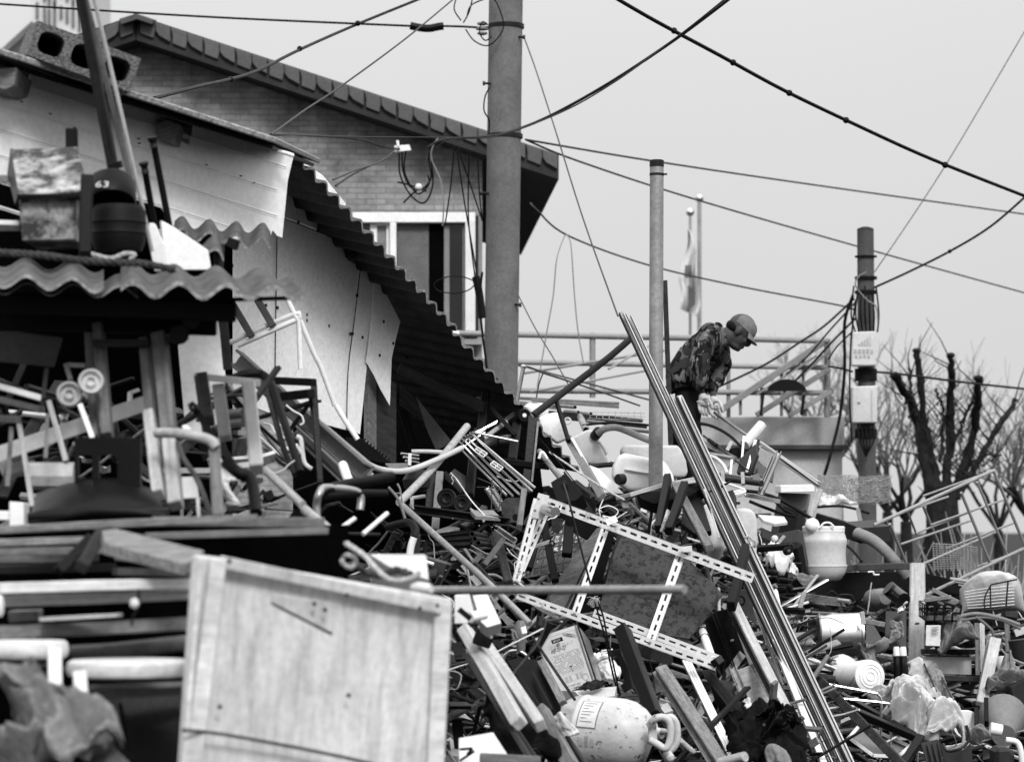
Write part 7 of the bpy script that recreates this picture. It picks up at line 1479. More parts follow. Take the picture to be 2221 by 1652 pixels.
# ================================================================ LEFT FOREGROUND
fr(*T1)
e = G('leaning_planks', 'pair of long dark poles tied together leaning on the shed', 'poles', (1000, 1700, 9.6))
B('pole', None, None, 'wood_dark', (690, -60, 9.3), (980, 1480, 9.6), 84, .04, parent=e, roll=10); B('pole', None, None, 'wood_mid', (722, -60, 9.35), (1150, 1640, 9.7), 50, .04, parent=e)
B('binding', None, None, 'rubber', (940, 1440, 9.45), (1050, 1410, 9.45), 60, .06, parent=e); T('tie_cord', None, None, 'cable', [(770, 1540, 9.45), (850, 1500, 9.45), (950, 1465, 9.45)], 14, e)
T('pale_pipe', 'slim pale pipe leaning beside the two dark poles', 'pipe', 'plastic_milk', [(800, -60, 9.2), (1060, 1050, 9.4), (1310, 2160, 9.6)], 36, None, 12, 2)
for k, (a, b, w) in enumerate((((1310, 1180), (1480, 2060), 58), ((1235, 1400), (1350, 2050), 56))):
    e = G('flanged_pipe', ('longer black flanged pipe beside the pale pipe', 'shorter black flanged pipe beside the pale pipe')[k], 'pipe', (*b, 9.9)); LA('pipe', None, None, 'rubber', (*a, 9.8), (*b, 9.9), [(0, w * .75), (.02, w * .75), (.06, w * .5), (1, w * .5)], e)
    LA('collar', None, None, 'paint_dark', (a[0] + 12, a[1] + 60, 9.78), (a[0] + 18, a[1] + 95, 9.78), [(0, w * .56), (1, w * .56)], e)
bx = G('mottled_cabinet', 'rust mottled metal cabinet with a sloped top on the canopy', 'cabinet', (400, 1180 * 2, 9.2))
Q('sloped_lid', None, None, 'mottled', [(92, 1278, 9.3), (668, 1282, 9.3), (740, 1530, 9.05), (690, 1670, 9.0), (160, 1670, 9.0)], .03, bx); Q('front', None, None, 'mottled', [(160, 1720, 9.02), (660, 1710, 9.02), (640, 2060, 9.02), (190, 2070, 9.02)], .3, bx); B('hinge_bar', None, None, 'rubber', (150, 1690, 9.0), (690, 1685, 9.0), 36, .03, parent=bx); Q('side', None, None, 'paint_black', [(75, 1275, 9.32), (92, 1278, 9.32), (160, 1680, 9.02), (120, 1760, 9.05), (75, 1500, 9.3)], .02, bx)
B('black_post', 'black square post end behind the mottled cabinet', 'post', 'wood_black', (618, 1110, 9.6), (620, 1300, 9.6), 104, .06); B('black_post', 'black square post standing right of the mottled cabinet', 'post', 'wood_black', (748, 1525, 8.95), (735, 2200, 8.9), 108, .07)
tm = G('black_tub', 'ribbed black rubber tub behind the black post', 'tub', (1030, 2150, 9.4)); LA('body', None, None, 'rubber', (1020, 2160, 9.4), (1020, 1770, 9.4), [(0, 200), (.2, 228), (.36, 232), (.38, 240), (.42, 232), (.60, 236), (.62, 244), (.66, 236), (.86, 236), (1, 205), (1, 120)], tm, 36)
LA('lid', None, None, 'plastic_black', (960, 1760, 9.4), (955, 1570, 9.45), [(0, 205), (.15, 215), (.85, 212), (1, 190), (1, 40)], tm, 30)
p = P((808, 1610, 9.02)); text_mesh('63', .028, 'number_text', 'wire_white', Matrix.Translation(P((812, 1612, 9.22))) @ Matrix.Rotation(R(90), 4, 'X') @ Matrix.Diagonal((1.7, 1, 1, 1)), tm, 0.1, .002)
B('light_bar', 'pale bar end at the left edge behind the cabinet', 'bar', 'paint_grey', (-40, 1540, 9.3), (110, 1540, 9.3), 70, .04)
fr(*T3)
Q('white_pentagon_board', 'white five-sided board standing beside the slate pieces', 'board', 'siding', [(1385, 355, 9.7), (1500, 410, 9.7), (1790, 612, 9.75), (1818, 780, 9.75), (1430, 780, 9.7)], .03); Q('chipped_board', 'narrow chipped white board left of the five-sided board', 'board', 'plastic_white', [(1285, 375, 9.65), (1330, 380, 9.65), (1410, 560, 9.65), (1430, 790, 9.65), (1330, 790, 9.65), (1270, 500, 9.65)], .03)
rope('thick_rope', 'thick twisted rope lying along the wavy canopy', 'rope_dark', [(-60, 630, 8.75), (150, 640, 8.75), (400, 660, 8.75), (700, 700, 8.8), (1000, 715, 8.8), (1250, 730, 8.85), (1500, 780, 8.9)], 66)
rope('thick_rope', 'frayed pale rope end on the canopy', 'rope', [(780, 640, 8.95), (950, 680, 8.95), (1080, 640, 8.95), (1160, 650, 8.95), (1120, 690, 8.95)], 40)
B('light_edge_bar', 'bright bar at the left edge below the cabinet', 'bar', 'paint_white', (-30, 372, 9.1), (170, 378, 9.1), 40, .03); B('grey_edge_bar', 'grey bar under the bright bar at the left edge', 'bar', 'paint_mid', (-30, 425, 9.1), (180, 425, 9.1), 46, .03)
Q('tilted_board', 'smooth mid-grey panel under the canopy at the left', 'board', 'paint_mid', [(-60, 1310, 8.8), (190, 1335, 8.8), (530, 1360, 8.9), (470, 1620, 8.9), (-60, 1570, 8.8)], .02); Q('dark_flap_board', 'dark slanted board under the canopy beam', 'board', 'paint_dark', [(-40, 1180, 9.1), (240, 1270, 9.1), (180, 1290, 9.1), (-40, 1230, 9.1)], .02)
fr(*T5)
cfw = G('wooden_armchair', 'pale wooden chair frame standing under the canopy', 'chair', (1350, 1250, 8.5))
for (a, b, w, m_) in (((765, -300, 9.0), (820, 690, 8.8), 64, 'wood_mid'), ((850, -280, 8.95), (925, 670, 8.75), 86, 'wood_mid'), ((1240, -160, 8.9), (1300, 480, 8.8), 76, 'wood_mid'), ((1290, 480, 8.75), (1365, 1180, 8.5), 96, 'wood_light'), ((1370, -200, 8.9), (1450, 640, 8.7), 130, 'wood_mid'), ((1460, 700, 8.65), (1510, 1270, 8.5), 120, 'wood_light')): B('post', None, None, m_, a, b, w, .05, parent=cfw, roll=12)
T('arm', None, None, 'wood_light', [(1350, 640, 8.5), (1500, 640, 8.45), (1650, 660, 8.4), (1800, 700, 8.4), (1860, 760, 8.4)], 92, cfw); B('arm_post', None, None, 'wood_mid', (1840, 720, 8.45), (1880, 1380, 8.3), 100, .05, parent=cfw); B('rail', None, None, 'wood_dark', (800, -130, 8.85), (1280, -130, 8.85), 70, .03, parent=cfw)
B('white_plank', 'white plank slanting across under the canopy', 'plank', 'siding', (-60, 840, 8.9), (1250, 385, 9.1), 132, .02)
wp2 = G('pulley_wheels', 'pair of pale grooved wheels on a stick under the canopy', 'wheels', (700, 690, 8.7))
for (x, y) in ((785, 200), (598, 308)):
    c = P((x, y, 8.7 + .02 * (x < 700))); ax = Vector((.12, -1, .03)).normalized(); r_ = W(112, 8.7)
    mk('wheel', MB().lathe(c - ax * .03, c + ax * .03, [(0, r_ * .9), (.2, r_), (.7, r_), (1, r_ * .9), (1, r_ * .8), (.7, r_ * .66), (.7, r_ * .42), (1, r_ * .38), (1, r_ * .3), (.8, r_ * .26), (.8, 0.001)], 36), 'plastic_milk', None, wp2, smooth=True)
B('stick', None, None, 'paint_white', (690, 400, 8.65), (800, 690, 8.6), 44, .02, parent=wp2); B('stick', None, None, 'paint_grey', (570, 60, 8.8), (610, 190, 8.75), 40, .02, parent=wp2); B('stick', None, None, 'paint_grey', (580, 55, 8.8), (730, 60, 8.8), 40, .02, parent=wp2)
for k, (a, b, w, m_, lb) in enumerate((((-40, 230), (370, 345), 52, 'paint_white', 'bright bar slanting at the left edge under the panel'), ((-40, 345), (350, 440), 56, 'paint_mid', 'dark grey bar under the bright slanting bar'), ((-40, 520), (160, 525), 64, 'paint_mid', 'short grey bar stub at the left edge'), ((420, 370), (570, 890), 46, 'wood_light', 'slim pale slat crossing behind the white plank'), ((165, 560), (280, 1280), 44, 'wood_light', 'slim pale slat leaning in front of the white plank'), ((410, 490), (390, 870), 34, 'wood_mid', 'short slat behind the white plank'), ((100, 600), (60, 1110), 40, 'wood_mid', 'thin grey slat at the far left'), ((400, 100), (370, 360), 36, 'wood_dark', 'dark slat above the bright slanting bar'))): B('lath', lb, 'lath', m_, (*a, 8.75 - .04 * (k % 3)), (*b, 8.65 - .04 * (k % 3)), w, .02)
LA('foam_block', 'pale foam block behind the black chair', 'block', 'paper', (240, 1010, 8.9), (640, 1010, 8.9), [(0, 118), (1, 118)], n=8)
for k, (pts) in enumerate(([(80, 1230), (205, 1240), (205, 1440), (80, 1440)], [(-40, 1310), (75, 1310), (75, 1390), (-40, 1390)])): Q('white_block', ('upright white block at the left edge', 'low white block at the left edge')[k], 'block', 'plastic_white', [(x, y, 8.5) for x, y in pts], .1)
bc = G('black_chair', 'black plastic chair with a holed backrest under the canopy', 'chair', (900, 1400, 8.3))
bpts = [(645, 700), (850, 660), (1210, 680), (1215, 1170), (1190, 1180), (620, 1180)]
def holed(name, outer, holes, m, Y, t, parent):
    """plate with openings, laid from strips round the openings (holes: x0,y0,x1,y1 in a row)"""
    x0 = min(p[0] for p in outer); x1 = max(p[0] for p in outer); y0 = min(p[1] for p in outer); y1 = max(p[1] for p in outer)
    hy0 = min(h[1] for h in holes); hy1 = max(h[3] for h in holes)
    cells = [(x0, y0, x1, hy0), (x0, hy1, x1, y1)]; px = x0
    for h in sorted(holes): cells.append((px, hy0, h[0], hy1)); px = h[2]
    cells.append((px, hy0, x1, hy1)); mb = MB()
    for (a0, b0, a1, b1) in cells:
        vs = [P((x, y, Y)) for x, y in ((a0, b0), (a1, b0), (a1, b1), (a0, b1))]; vs += [v + Vector((0, t, 0)) for v in vs]
        mb.add(vs, [(0, 1, 2, 3), (7, 6, 5, 4), (0, 4, 5, 1), (1, 5, 6, 2), (2, 6, 7, 3), (3, 7, 4, 0)])
    return mk(name, mb, m, None, parent)
holed('backrest', [(640, 680), (1210, 1170)], [(670, 850, 790, 1030), (850, 830, 1010, 1000)], 'plastic_black', 8.3, .03, bc)
crumple('seat', None, None, 'plastic_black', [(300, 1180, 8.45), (1300, 1150, 8.45), (1470, 1340, 8.1), (230, 1400, 8.1)], .12, .008, 3, 2, bc, 18)
LA('seat_edge', None, None, 'plastic_black', (240, 1370, 8.12), (1450, 1310, 8.12), [(0, 40), (.1, 62), (.9, 62), (1, 40)], bc)
sh2 = G('drawer_box', 'pale open drawer frame leaning under the white panel wall', 'frame', (1950, 1000, 9.2))
for (a, b, w, m_) in (((1680, 150, 9.3), (2230, 210, 9.35), 60, 'paint_white'), ((1740, 160, 9.2), (1800, 540, 9.1), 100, 'paint_mid'), ((2140, 240, 9.3), (2210, 960, 9.1), 120, 'plastic_milk'), ((1880, 240, 9.35), (1940, 690, 9.3), 110, 'plastic_milk'), ((1690, 170, 9.25), (1760, 640, 9.2), 40, 'paint_grey')): B('board', None, None, m_, a, b, w, .06, parent=sh2)
B('black_lever', 'long black lever with an eye slanting across the drawer frame', 'lever', 'paint_black', (1650, 400, 8.7), (2100, 1040, 8.5), 62, .03); wheel('lever_eye', None, (1665, 420, 8.66), 40, (0, -1, 0), .03, 'paint_black', 'paint_mid', .3, 'round eye at the top of the long black lever', 'eye')
T('dark_stick', 'thick dark stick below the long black lever', 'stick', 'wood_black', [(1950, 900, 8.55), (2050, 980, 8.5), (2160, 1040, 8.5), (2203, 1330, 8.4)], 110)
T('curved_tube', 'thin grey tube bending behind the pale arm post', 'tube', 'paint_mid', [(1530, 720, 8.6), (1580, 860, 8.55), (1700, 1050, 8.5), (1820, 1360, 8.4)], 46)
Q('white_tile', 'white square tile behind the grey bent tube', 'tile_piece', 'plastic_white', [(1560, 1020, 8.8), (1680, 1015, 8.8), (1710, 1200, 8.8), (1575, 1205, 8.8)], .02); B('white_stump', 'short white leg under the white square tile', 'leg_post', 'paint_white', (1700, 1200, 8.7), (1712, 1380, 8.7), 30, .03)
crumple('bright_foil', 'bright crumpled foil beside the thick dark stick', 'foil', 'paper', [(1890, 800, 8.9), (2010, 790, 8.9), (2050, 1350, 8.8), (1930, 1350, 8.8)], .05, .05, 16, 3, res=22)
LA('can_pair', 'pale can lying behind the drawer frame, upper', 'can', 'plastic_grey', (1960, 480, 9.6), (2110, 465, 9.4), [(0, 40), (1, 42), (1, 26)]); LA('can_pair', 'pale can lying behind the drawer frame, lower', 'can', 'plastic_grey', (1970, 560, 9.6), (2110, 550, 9.4), [(0, 40), (1, 42), (1, 26)])
LA('egg_lamp', 'small bright bulb beside the chair arm', 'bulb', 'plastic_white', (1570, 585, 8.6), (1640, 615, 8.6), [(0, 14), (.3, 26), (.8, 20), (1, 10)])
# shelf of planks
for k, (a, b, w, m_, d, lb) in enumerate((((-60, 1475), (2210, 1372), 70, 'wood_grey', 7.9, 'long weathered plank running along the shelf front'), ((-60, 1590), (780, 1555), 66, 'wood_grey', 7.8, 'second weathered plank lying below the shelf front'), ((1250, 1530), (2800, 1480), 60, 'wood_mid', 7.85, 'third weathered plank to the right of the shelf'), ((1300, 1400), (2770, 1410), 90, 'wood_mid', 8.1, 'dim plank behind the right end of the shelf'), ((-60, 1660), (900, 1640), 60, 'wood_mid', 7.75, 'dim plank under the weathered shelf planks'))): B('shelf_plank', lb, 'plank', m_, (*a, d), (*b, d + .1), w, .12)
Q('slanted_board', 'weathered slanted board lying over the shelf planks', 'board', 'wood_grey', [(880, 1465, 7.55), (1000, 1460, 7.6), (1760, 1660, 7.5), (1600, 1760, 7.3), (900, 1600, 7.4)], .03); B('brace', 'grey brace slanting down under the slanted board', 'brace', 'wood_dark', (870, 1500, 7.6), (700, 1800, 7.5), 110, .04); B('brace', 'dark brace beside the grey brace under the shelf', 'brace', 'wood_black', (780, 1540, 7.65), (500, 1830, 7.6), 90, .04)
Q('shelf_shadow_board', 'black sheet standing in for the shade under the shelf planks', 'board', 'interior', [(-80, 1450, 8.6), (3000, 1430, 8.8), (3000, 3400, 8.8), (-80, 3400, 8.6)], .03)  # near-black sheet paints the dark beneath the planks
fr(*T7)
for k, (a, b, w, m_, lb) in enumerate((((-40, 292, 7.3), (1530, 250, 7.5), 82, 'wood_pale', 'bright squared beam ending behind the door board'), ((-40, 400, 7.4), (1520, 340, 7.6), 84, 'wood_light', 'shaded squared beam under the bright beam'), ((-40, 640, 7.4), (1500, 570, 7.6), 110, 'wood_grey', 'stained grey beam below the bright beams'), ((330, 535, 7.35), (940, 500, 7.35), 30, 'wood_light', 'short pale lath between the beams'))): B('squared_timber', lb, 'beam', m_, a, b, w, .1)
LA('pale_bobble', 'round pale knob hanging under the bright beam', 'knob', 'plastic_milk', (1060, 450, 7.2), (1045, 370, 7.2), [(0, 14), (.3, 38), (.7, 38), (1, 20)]); T('knob_hook', 'dark hook wire beside the pale knob', 'hook', 'rubber', [(1080, 300, 7.2), (1085, 420, 7.2), (1040, 520, 7.2), (1030, 590, 7.2)], 20)
Q('card_box', 'small grey carton between the beams at the left', 'carton', 'card', [(60, 470, 7.5), (290, 465, 7.5), (280, 550, 7.5), (70, 560, 7.5)], .1); LA('white_tin', 'white round tin cut by the left edge', 'tin', 'plastic_white', (-30, 430, 7.2), (24, 430, 7.2), [(0, 84), (.8, 84), (1, 60)])
T('dark_roll', 'long dark rolled mat under the grey beam', 'roll', 'tarp', [(560, 800, 7.6), (900, 780, 7.6), (1450, 720, 7.7)], 130)
for k, (c, r, leg, lb) in enumerate((((200, 770), 340, ((430, 800), (440, 1290)), 'pale round wooden stool at the left edge'), ((1010, 920), 500, ((625, 985), (650, 1350)), 'pale round wooden stool beside the door board'))):
    s = G('round_stool', lb, 'stool', (c[0], c[1] + 600, 7.2)); cc = P((c[0], c[1], 7.25)); rr_ = W(r, 7.2)
    mk('seat', MB().lathe(cc - Vector((0, 0, .022)), cc + Vector((0, 0, .022)), [(0, rr_ * .9), (.15, rr_ * .97), (.5, rr_), (.85, rr_ * .97), (1, rr_ * .9)], 40), 'wood_pale', None, s, smooth=True)
    B('leg', None, None, 'wood_pale', (*leg[0], 7.05), (*leg[1], 6.95), 108, .05, parent=s); B('apron', None, None, 'wood_mid', (leg[0][0] - (430 if k == 0 else -60), leg[0][1] + 80 + (60 if k else 0), 7.3), (leg[0][0] + (-60 if k == 0 else 800), leg[0][1] + 50 + (60 if k else 0), 7.3), 66, .03, parent=s)
    B('leg', None, None, 'wood_mid', ((130, 920, 7.5) if k == 0 else (1500, 1000, 7.5)), ((150, 1200, 7.45) if k == 0 else (1530, 1400, 7.45)), 76, .05, parent=s)
crumple('tarpaulin_bundle', 'crumpled grey tarpaulin bundle at the bottom left', 'tarpaulin', 'tarp', [(130, 1330, 6.9), (560, 1200, 6.9), (1000, 1700, 6.7), (-60, 1760, 6.7)], .3, .075, 13, 3, res=56)
Q('tarp_fold', 'pale stiff fold of sheeting beside the tarpaulin bundle', 'sheeting', 'paint_grey', [(440, 1260, 6.85), (520, 1190, 6.85), (640, 1440, 6.8), (580, 1480, 6.8)], .006); Q('tarp_fold', 'long grey fold of sheeting running to the bottom edge', 'sheeting', 'paint_mid', [(540, 1290, 6.83), (620, 1270, 6.83), (1060, 1700, 6.75), (760, 1700, 6.75)], .006)
Q('dark_sheet', 'smooth dark board behind the stool beside the door board', 'board', 'paint_dark', [(700, 1150, 7.6), (1440, 1120, 7.6), (1420, 1760, 7.5), (700, 1760, 7.5)], .02); B('dark_rod', 'thin black rod across the smooth dark board', 'rod', 'rubber', (940, 1200, 7.45), (1030, 1640, 7.4), 34, .02)
db = G('cupboard_leaf', 'large stained pale cabinet door standing at the bottom left', 'door', (1600, 1760, 7.2))
fr(*T0)
yb, yr = 7.0, 7.5
mainp = [(428, 1202), (470, 1207), (985, 1298), (966, 1665), (396, 1665)]
ys = lambda u: yb + (u - 396) / 590 * (yr - yb)
bd = Q('panel', None, None, 'door_board', [(u, v, ys(u)) for u, v in mainp], .03, db, bevel=.006)
B('stile', None, None, 'door_board', (474, 1212, ys(474) - .03), (418, 1668, ys(418) - .03), 36, .02, parent=db); B('stile', None, None, 'door_board', (961, 1308, ys(961) - .03), (944, 1668, ys(944) - .03), 36, .02, parent=db); B('top_rail', None, None, 'door_board', (480, 1218, ys(480) - .034), (955, 1318, ys(955) - .034), 26, .02, parent=db)
B('edge', None, None, 'door_board', (436, 1210, ys(430)), (398, 1668, ys(398)), 12, .05, parent=db)
T('cord', None, None, 'rope_dark', [(396, 1583, 6.95), (460, 1588, ys(460) - .05), (600, 1612, ys(600) - .05), (740, 1640, ys(740) - .05), (860, 1668, ys(860) - .05)], 8, db)
Q('hinge_plate', None, None, 'door_board', [(590, 1288, ys(590) - .012), (738, 1310, ys(738) - .012), (722, 1373, ys(722) - .012), (590, 1306, ys(590) - .012)], .006, db); B('hinge_shadow', None, None, 'rusty', (588, 1307, ys(590) - .006), (720, 1376, ys(722) - .006), 5, .006, parent=db)  # dark strip paints the shadow line below the hinge plate
for (u, v) in ((682, 1309), (705, 1322), (497, 1216), (477, 1532), (752, 1288), (910, 1318), (948, 1312), (756, 1507)): mk('screw', MB().ball(P((u, v, ys(u) - .045)), .006, 6), 'rusty', None, db, smooth=True)
fr(*T8)
T('long_rod', 'long blurred rod sticking out level over the heap', 'rod', 'galv', [(1440, 310, 8.8), (2400, 308, 8.5), (3552, 303, 8.1)], 68, None, 12, 2)
LA('rod_socket', 'pale fitting at the base of the long level rod', 'fitting', 'plastic_milk', (1430, 290, 7.65), (1570, 300, 7.6), [(0, 34), (.3, 50), (.8, 44), (1, 30)])
rope('coiled_rope', 'coil of thick pale rope on top of the door board, outer turn', 'rope', [(900, -60, 7.9), (1050, 40, 7.85), (1150, 150, 7.8), (1260, 230, 7.75), (1400, 220, 7.75), (1480, 170, 7.75)], 44); rope('coiled_rope', 'coil of thick pale rope on top of the door board, inner turn', 'rope', [(880, 60, 7.95), (920, 30, 7.9), (980, 70, 7.9), (950, 130, 7.9), (890, 110, 7.9), (870, 70, 7.9)], 40)
rope('coiled_rope', 'dark rope lying behind the pale rope coil', 'rope_dark', [(960, 100, 7.95), (1060, 160, 7.9), (1180, 190, 7.9), (1300, 150, 7.9), (1420, 190, 7.85)], 60)
Q('pale_tray', 'pale plastic tray behind the rope coil', 'tray', 'plastic_milk', [(1080, 10, 8.2), (1500, 30, 8.2), (1530, 40, 8.2), (1550, 210, 8.1), (1250, 120, 8.15), (1110, 60, 8.2)], .1)
fr(*T6)
# step ladder and tubes before the panel wall
ld = G('step_ladder', 'white folding step ladder leaning before the panel wall', 'ladder', (1090, 700, 12.6))
for pts in ([(430, -640), (560, -360), (600, -320)], [(600, -330), (720, -40), (780, 80), (900, 405)], [(910, 405), (990, 540), (1095, 695)], [(590, -330), (605, 90)], [(-20, -130), (540, -380), (590, -345)], [(60, -110), (560, -330)]): T('tube', None, None, 'paint_white', [(x, y, 12.6) for x, y in pts], 46, ld, 10, 3)
for (a, b) in (((165, -620), (370, -270)), ((0, -500), (190, -180))): B('tread', None, None, 'paint_mid', (*a, 12.62), (*b, 12.62), 62, .1, parent=ld)
for k, (a, b, w, m_, lb) in enumerate((((40, -10, 11.9), (1150, 980, 11.2), 150, 'paint_mid', 'long grey metal channel slanting down under the ladder'), ((560, 420, 12.0), (1190, 960, 11.6), 110, 'paint_grey', 'grey flat channel beside the long metal channel'), ((540, 600, 11.7), (1020, 1060, 11.3), 100, 'paint_grey', 'lower grey flat channel above the rounded handle'), ((280, 660, 11.0), (500, 870, 10.8), 40, 'paint_white', 'thin bright strip crossing behind the drawer frame'), ((270, 740, 11.0), (480, 930, 10.8), 46, 'alu', 'thin dull strip under the bright strip'))): B('metal_channel', lb, 'channel', m_, a, b, w, .05, sec='U', roll=10)
T('black_tubing', 'bent black tubing arching beside the ladder', 'tubing', 'rubber', [(20, 170, 10.6), (150, 130, 10.6), (280, 140, 10.6), (360, 240, 10.5), (420, 420, 10.4), (520, 720, 10.2), (600, 980, 10.1)], 74); T('black_tubing', 'second black tubing beside the arching one', 'tubing', 'wood_dark', [(320, 290, 10.5), (380, 500, 10.4), (460, 780, 10.3), (560, 1000, 10.2)], 56)
bf = G('black_stand', 'black square metal stand beneath the ladder', 'stand', (760, 1050, 10.8))
for (a, b, w) in (((380, 190), (715, 205), 66), ((430, 330), (700, 300), 80), ((715, 190), (775, 1080), 54), ((690, 330), (780, 1060), 40)): B('bar', None, None, 'paint_black', (*a, 10.9), (*b, 10.8), w, .04, parent=bf)
wc = G('white_hook_tube', 'white bent tube hook beside the black stand', 'tube', (640, 950, 10.9)); T('tube', None, None, 'paint_white', [(570, 670, 10.9), (605, 690, 10.9), (620, 800, 10.9), (640, 900, 10.9), (700, 950, 10.9)], 40, wc); T('hook', None, None, 'paint_white', [(480, 400, 11.2), (540, 450, 11.2), (610, 490, 11.2), (630, 550, 11.2), (600, 570, 11.2)], 16, wc)
wt2 = G('handlebar', 'black padded handlebar with a pale bent tube in the foreground', 'handlebar', (750, 1500, 9.6))
T('grip', None, None, 'rubber', [(820, 1130, 9.6), (1000, 1080, 9.7), (1200, 1050, 9.8), (1385, 1015, 9.9)], 92, wt2); T('tube', None, None, 'alu', [(750, 1420, 9.5), (742, 1260, 9.5), (770, 1150, 9.5), (830, 1110, 9.6), (1100, 1150, 9.7), (1115, 1300, 9.7)], 66, wt2); T('grip', None, None, 'rubber', [(820, 1180, 9.6), (1100, 1160, 9.7), (1340, 1160, 9.8)], 70, wt2)
for k, (a, b, w, m_, lb) in enumerate((((300, 960, 9.7), (620, 1260, 9.4), 74, 'wood_light', 'thick pale pole slanting behind the shelf end'), ((640, 1300, 9.3), (990, 1590, 9.0), 84, 'wood_light', 'thick pale pole continuing down to the rope coil'), ((210, 890, 9.8), (250, 1050, 9.7), 70, 'galv', 'stub of grey pipe above the pale pole'))): T('thick_pole', lb, 'pole', m_, [a, b], w)
for k, (a, b) in enumerate((((860, 1520), (1070, 1375)), ((1140, 1510), (1350, 1330)))): T('white_peg', ('left white peg under the padded handlebar', 'right white peg under the padded handlebar')[k], 'peg', 'paint_white', [(*a, 9.5), (*b, 9.6)], 40)
T('white_stub', 'short white round stub above the handlebar', 'stub', 'plastic_white', [(1020, 1070, 10.6), (965, 915, 10.7)], 84)
T('pale_hose', 'smooth pale hose curving right from the panel wall foot', 'hose', 'plastic_milk', [(1170, 900, 13.6), (1280, 950, 13.7), (1450, 970, 13.8), (1600, 940, 14), (1800, 860, 14.2), (1990, 770, 14.5)], 52)
rope('old_rope', 'frayed old rope hanging at the foot of the panel wall', 'rope', [(1030, 820, 12.8), (1090, 850, 12.8), (1130, 930, 12.8), (1180, 980, 12.8), (1220, 1000, 12.8)], 38)
Q('hand_saw', 'dark curved saw blade at the foot of the panel wall', 'saw', 'paint_black', [(990, 680, 13.2), (1130, 690, 13.2), (1250, 780, 13.2), (1370, 890, 13.2), (1300, 900, 13.2), (1180, 870, 13.2), (1000, 780, 13.2)], .01)
for k in range(9): B('tooth', None, None, 'paint_black', (1150 + 26 * k, 705 + 21 * k, 13.2), (1164 + 26 * k, 690 + 21 * k, 13.2), 14, .008, parent=bpy.data.objects['hand_saw'])
LA('clay_pot', 'rounded dark pot behind the bamboo cane', 'pot', 'plastic_dark', (1610, 1150, 14.9), (1600, 960, 14.9), [(0, 60), (.2, 110), (.6, 125), (1, 70)])
Q('grey_sheet', 'plain grey sheet lying at the foot of the shed planks', 'sheet', 'paint_grey', [(1330, 895, 14.6), (1520, 900, 14.6), (1540, 960, 14.5), (1400, 970, 14.5)], .01); B('white_tag', 'white tape on chrome ends by the shed opening', 'tape', 'plastic_white', (1545, 815, 14.3), (1540, 920, 14.3), 30, .02)
for k in range(3): T('chrome_end', ('upper chrome tube end by the shed opening', 'middle chrome tube end by the shed opening', 'lower chrome tube end by the shed opening')[k], 'tube', 'chrome', [(1470 + 20 * k, 815 + 32 * k, 14.3), (1620, 835 + 30 * k, 14.4)], 18)
T('long_tube', 'long pale tube lying level by the bamboo cane', 'tube', 'plastic_milk', [(1560, 800, 14.6), (1700, 800, 14.6), (1860, 810, 14.6)], 40)
fr(*T7)
for k, (a, b, w, m_, lb) in enumerate((((-40, 60, 8.2), (760, 40, 8.3), 90, 'wood_mid', 'blurred dim board low behind the braces'), ((-40, 150, 8.3), (900, 130, 8.4), 70, 'paint_mid', 'blurred dim metal sheet edge under the dim board'), ((900, 160, 8.3), (1530, 175, 8.4), 60, 'wood_mid', 'blurred dim board ending at the door board top'), ((960, 60, 8.2), (1480, 130, 8.0), 46, 'wood_grey', 'narrow weathered strip under the slanted board'))): B('dim_board', lb, 'board', m_, a, b, w, .06)
B('stool_stretcher', 'dim stretcher bar behind the left stool leg', 'bar', 'wood_mid', (-40, 900, 7.5), (380, 880, 7.5), 60, .03); B('seat_board', 'dim lower board under the stool beside the door', 'board', 'wood_mid', (700, 1080, 7.45), (1440, 1060, 7.5), 70, .03)
fr(*T0)
Q('white_board', 'tall white board standing behind the drawer frame under the canopy', 'board', 'siding', [(418, 690, 10.9), (469, 674, 10.9), (478, 740, 10.9), (488, 812, 10.9), (484, 900, 10.9), (440, 960, 10.9), (403, 945, 10.9), (386, 750, 10.9)], .02)
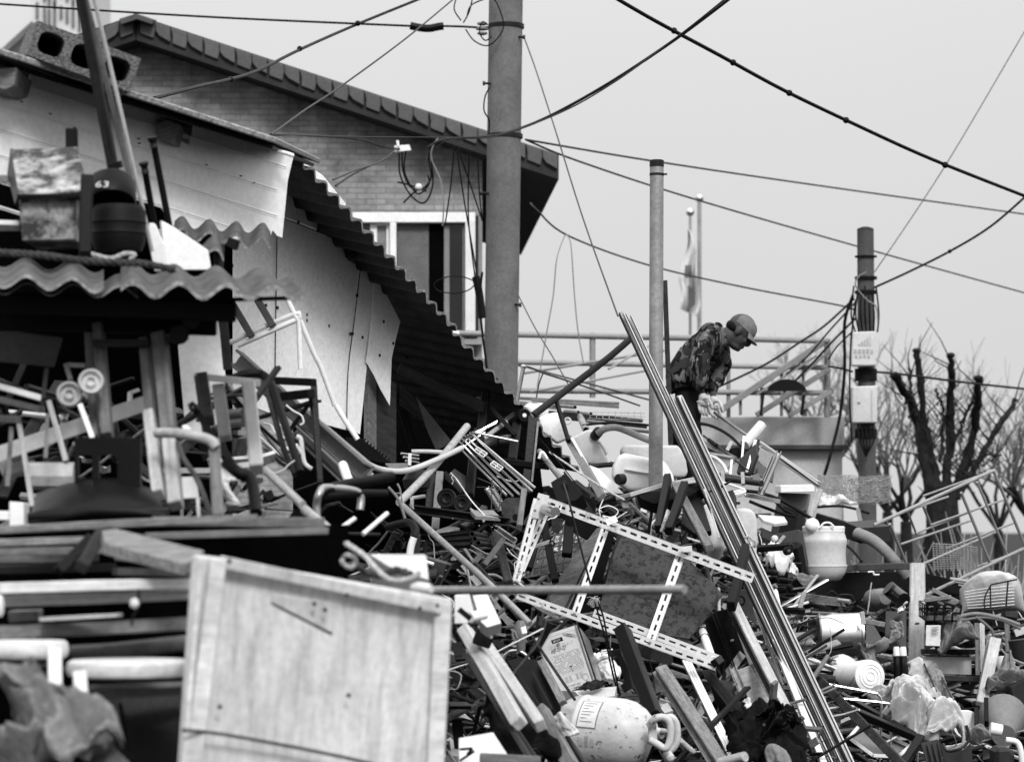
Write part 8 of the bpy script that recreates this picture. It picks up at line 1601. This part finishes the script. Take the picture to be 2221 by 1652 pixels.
# ================================================================ small loose scrap between the things: nobody could count it
fr(*T0)
FM = ['wood_dark', 'wood_mid', 'paint_dark', 'paint_black', 'rusty', 'wood_black', 'paint_mid', 'galv', 'plastic_dark', 'wood_light', 'paint_white', 'card', 'plastic_milk', 'alu']
FW = [7, 8, 6, 7, 6, 6, 6, 6, 3, 4.5, 2.5, 3.5, 2, 3]
def filler(label, name, region, n, seed, big=1.0, dim=False, tilt=.6):
    rnd = random.Random(seed); mb = MB(); fw_ = FW if not dim else [w_ * (.3 if k_ in (9, 10, 12, 13) else 1) for k_, w_ in enumerate(FW)]
    for k in range(n):
        x, y, z = region(rnd); mi = rnd.choices(range(len(FM)), fw_)[0]
        rot = Matrix.Rotation(rnd.uniform(0, 6.28), 3, 'Z') @ Matrix.Rotation(rnd.gauss(0, tilt), 3, 'Y') @ Matrix.Rotation(rnd.gauss(0, .5), 3, 'X')
        c = Vector((x, y, z)); t = rnd.random()
        if t < .40:                                       # laths and split strips, not quite straight
            L = rnd.choice((rnd.uniform(.15, .5), rnd.uniform(.5, 1.5))) * big; w_, h_ = rnd.uniform(.008, .05), rnd.uniform(.005, .02)
            k0 = len(mb.v); mb.bar([(-w_ / 2, -h_ / 2), (w_ / 2, -h_ / 2), (w_ / 2, h_ / 2), (-w_ / 2, h_ / 2)], -L / 2, L / 2, 2, w_ * .08, mi)
            bow = rnd.gauss(0, .02)
            for q in range(k0, len(mb.v)): v = mb.v[q]; mb.v[q] = c + rot @ Vector((v.x, v.y, v.z + bow * (1 - (2 * v.x / L) ** 2)))
        elif t < .62:                                     # tubes and rods
            d = rot @ Vector((rnd.uniform(.25, 1.3) * big, 0, 0)); mb.tube([c - d / 2, c + Vector((0, 0, rnd.gauss(0, .01))), c + d / 2], rnd.uniform(.003, .014), 6, mi=mi)
        elif t < .78:                                     # wire and hose
            pts = [c]; d = rot @ Vector((1, 0, 0))
            for q in range(7): d = (d + Vector((rnd.gauss(0, .55), rnd.gauss(0, .55), rnd.gauss(0, .4)))).normalized(); pts.append(pts[-1] + d * rnd.uniform(.04, .12) * big)
            mb.tube(smooth_path(pts, 3), rnd.choice((.002, .003, .003, .007)), 5, mi=rnd.choice((3, 3, 4, 7, 10, 12)))
        elif t < .92:                                     # bent and torn sheet
            a_, b_ = rnd.uniform(.08, .34) * big, rnd.uniform(.06, .24) * big; sd2 = rnd.uniform(0, 99)
            mb.grid(lambda u, v: c + rot @ Vector(((u - .5) * a_, (v - .5) * b_, .05 * noise.noise(Vector((u * 1.7 + sd2, v * 1.7, 0))) + .02 * noise.noise(Vector((u * 5, v * 5 + sd2, 0))))), 4, 4, mi)
        else: mb.box(c, (rnd.uniform(.06, .16) * big, rnd.uniform(.04, .1), rnd.uniform(.02, .08)), rot, mi)
    return tag(mk(name, mb, FM, None, None, bevel=0), label, 'scrap', kind='stuff')
def slope(x0, x1, y0, y1, h, h2=None):
    def f(r):
        x, y = r.uniform(x0, x1), r.uniform(y0, y1); hh = h if y < 15 or not h2 else h2
        return x, y, heap_z(x, y) + r.uniform(-.04, hh)
    return f
filler('loose laths, pipes, wire and torn sheet filling the middle of the heap', 'loose_scrap', slope(-1.0, 1.6, 12.4, 18.4, .14, .22), 1600, 1, .9, False, .45)
filler('loose laths, pipes, wire and torn sheet filling the right of the heap', 'loose_scrap', slope(1.0, 4.2, 15.0, 21, .09), 1250, 2, .75, False, .22)
def under_left(r):
    x, y = r.uniform(-1.9, -.75), r.uniform(9.6, 11.6); return x, y, r.uniform(.3, 1.7 if x > -.9 else 2.1)
filler('dim laths, rods and wire stacked in the dark under the canopy', 'loose_scrap', under_left, 520, 3, .5, False, .4)
def left_mid(r):
    x = r.uniform(-1.2, -.1); y = r.uniform(12.0, 13.6); return x, y, r.uniform(.2, 1.15 + .3 * (-x))
filler('dim laths, rods and wire piled at the foot of the panel wall', 'loose_scrap', left_mid, 700, 4, .65, True)
def shelf_fill(r):
    x, y = r.uniform(1.7, 3.5), r.uniform(18.9, 20.6); return x, y, r.uniform(.3, 1.15)
filler('dim odds and ends stacked on the right shelf', 'loose_scrap', shelf_fill, 520, 5, .6, False, .3)
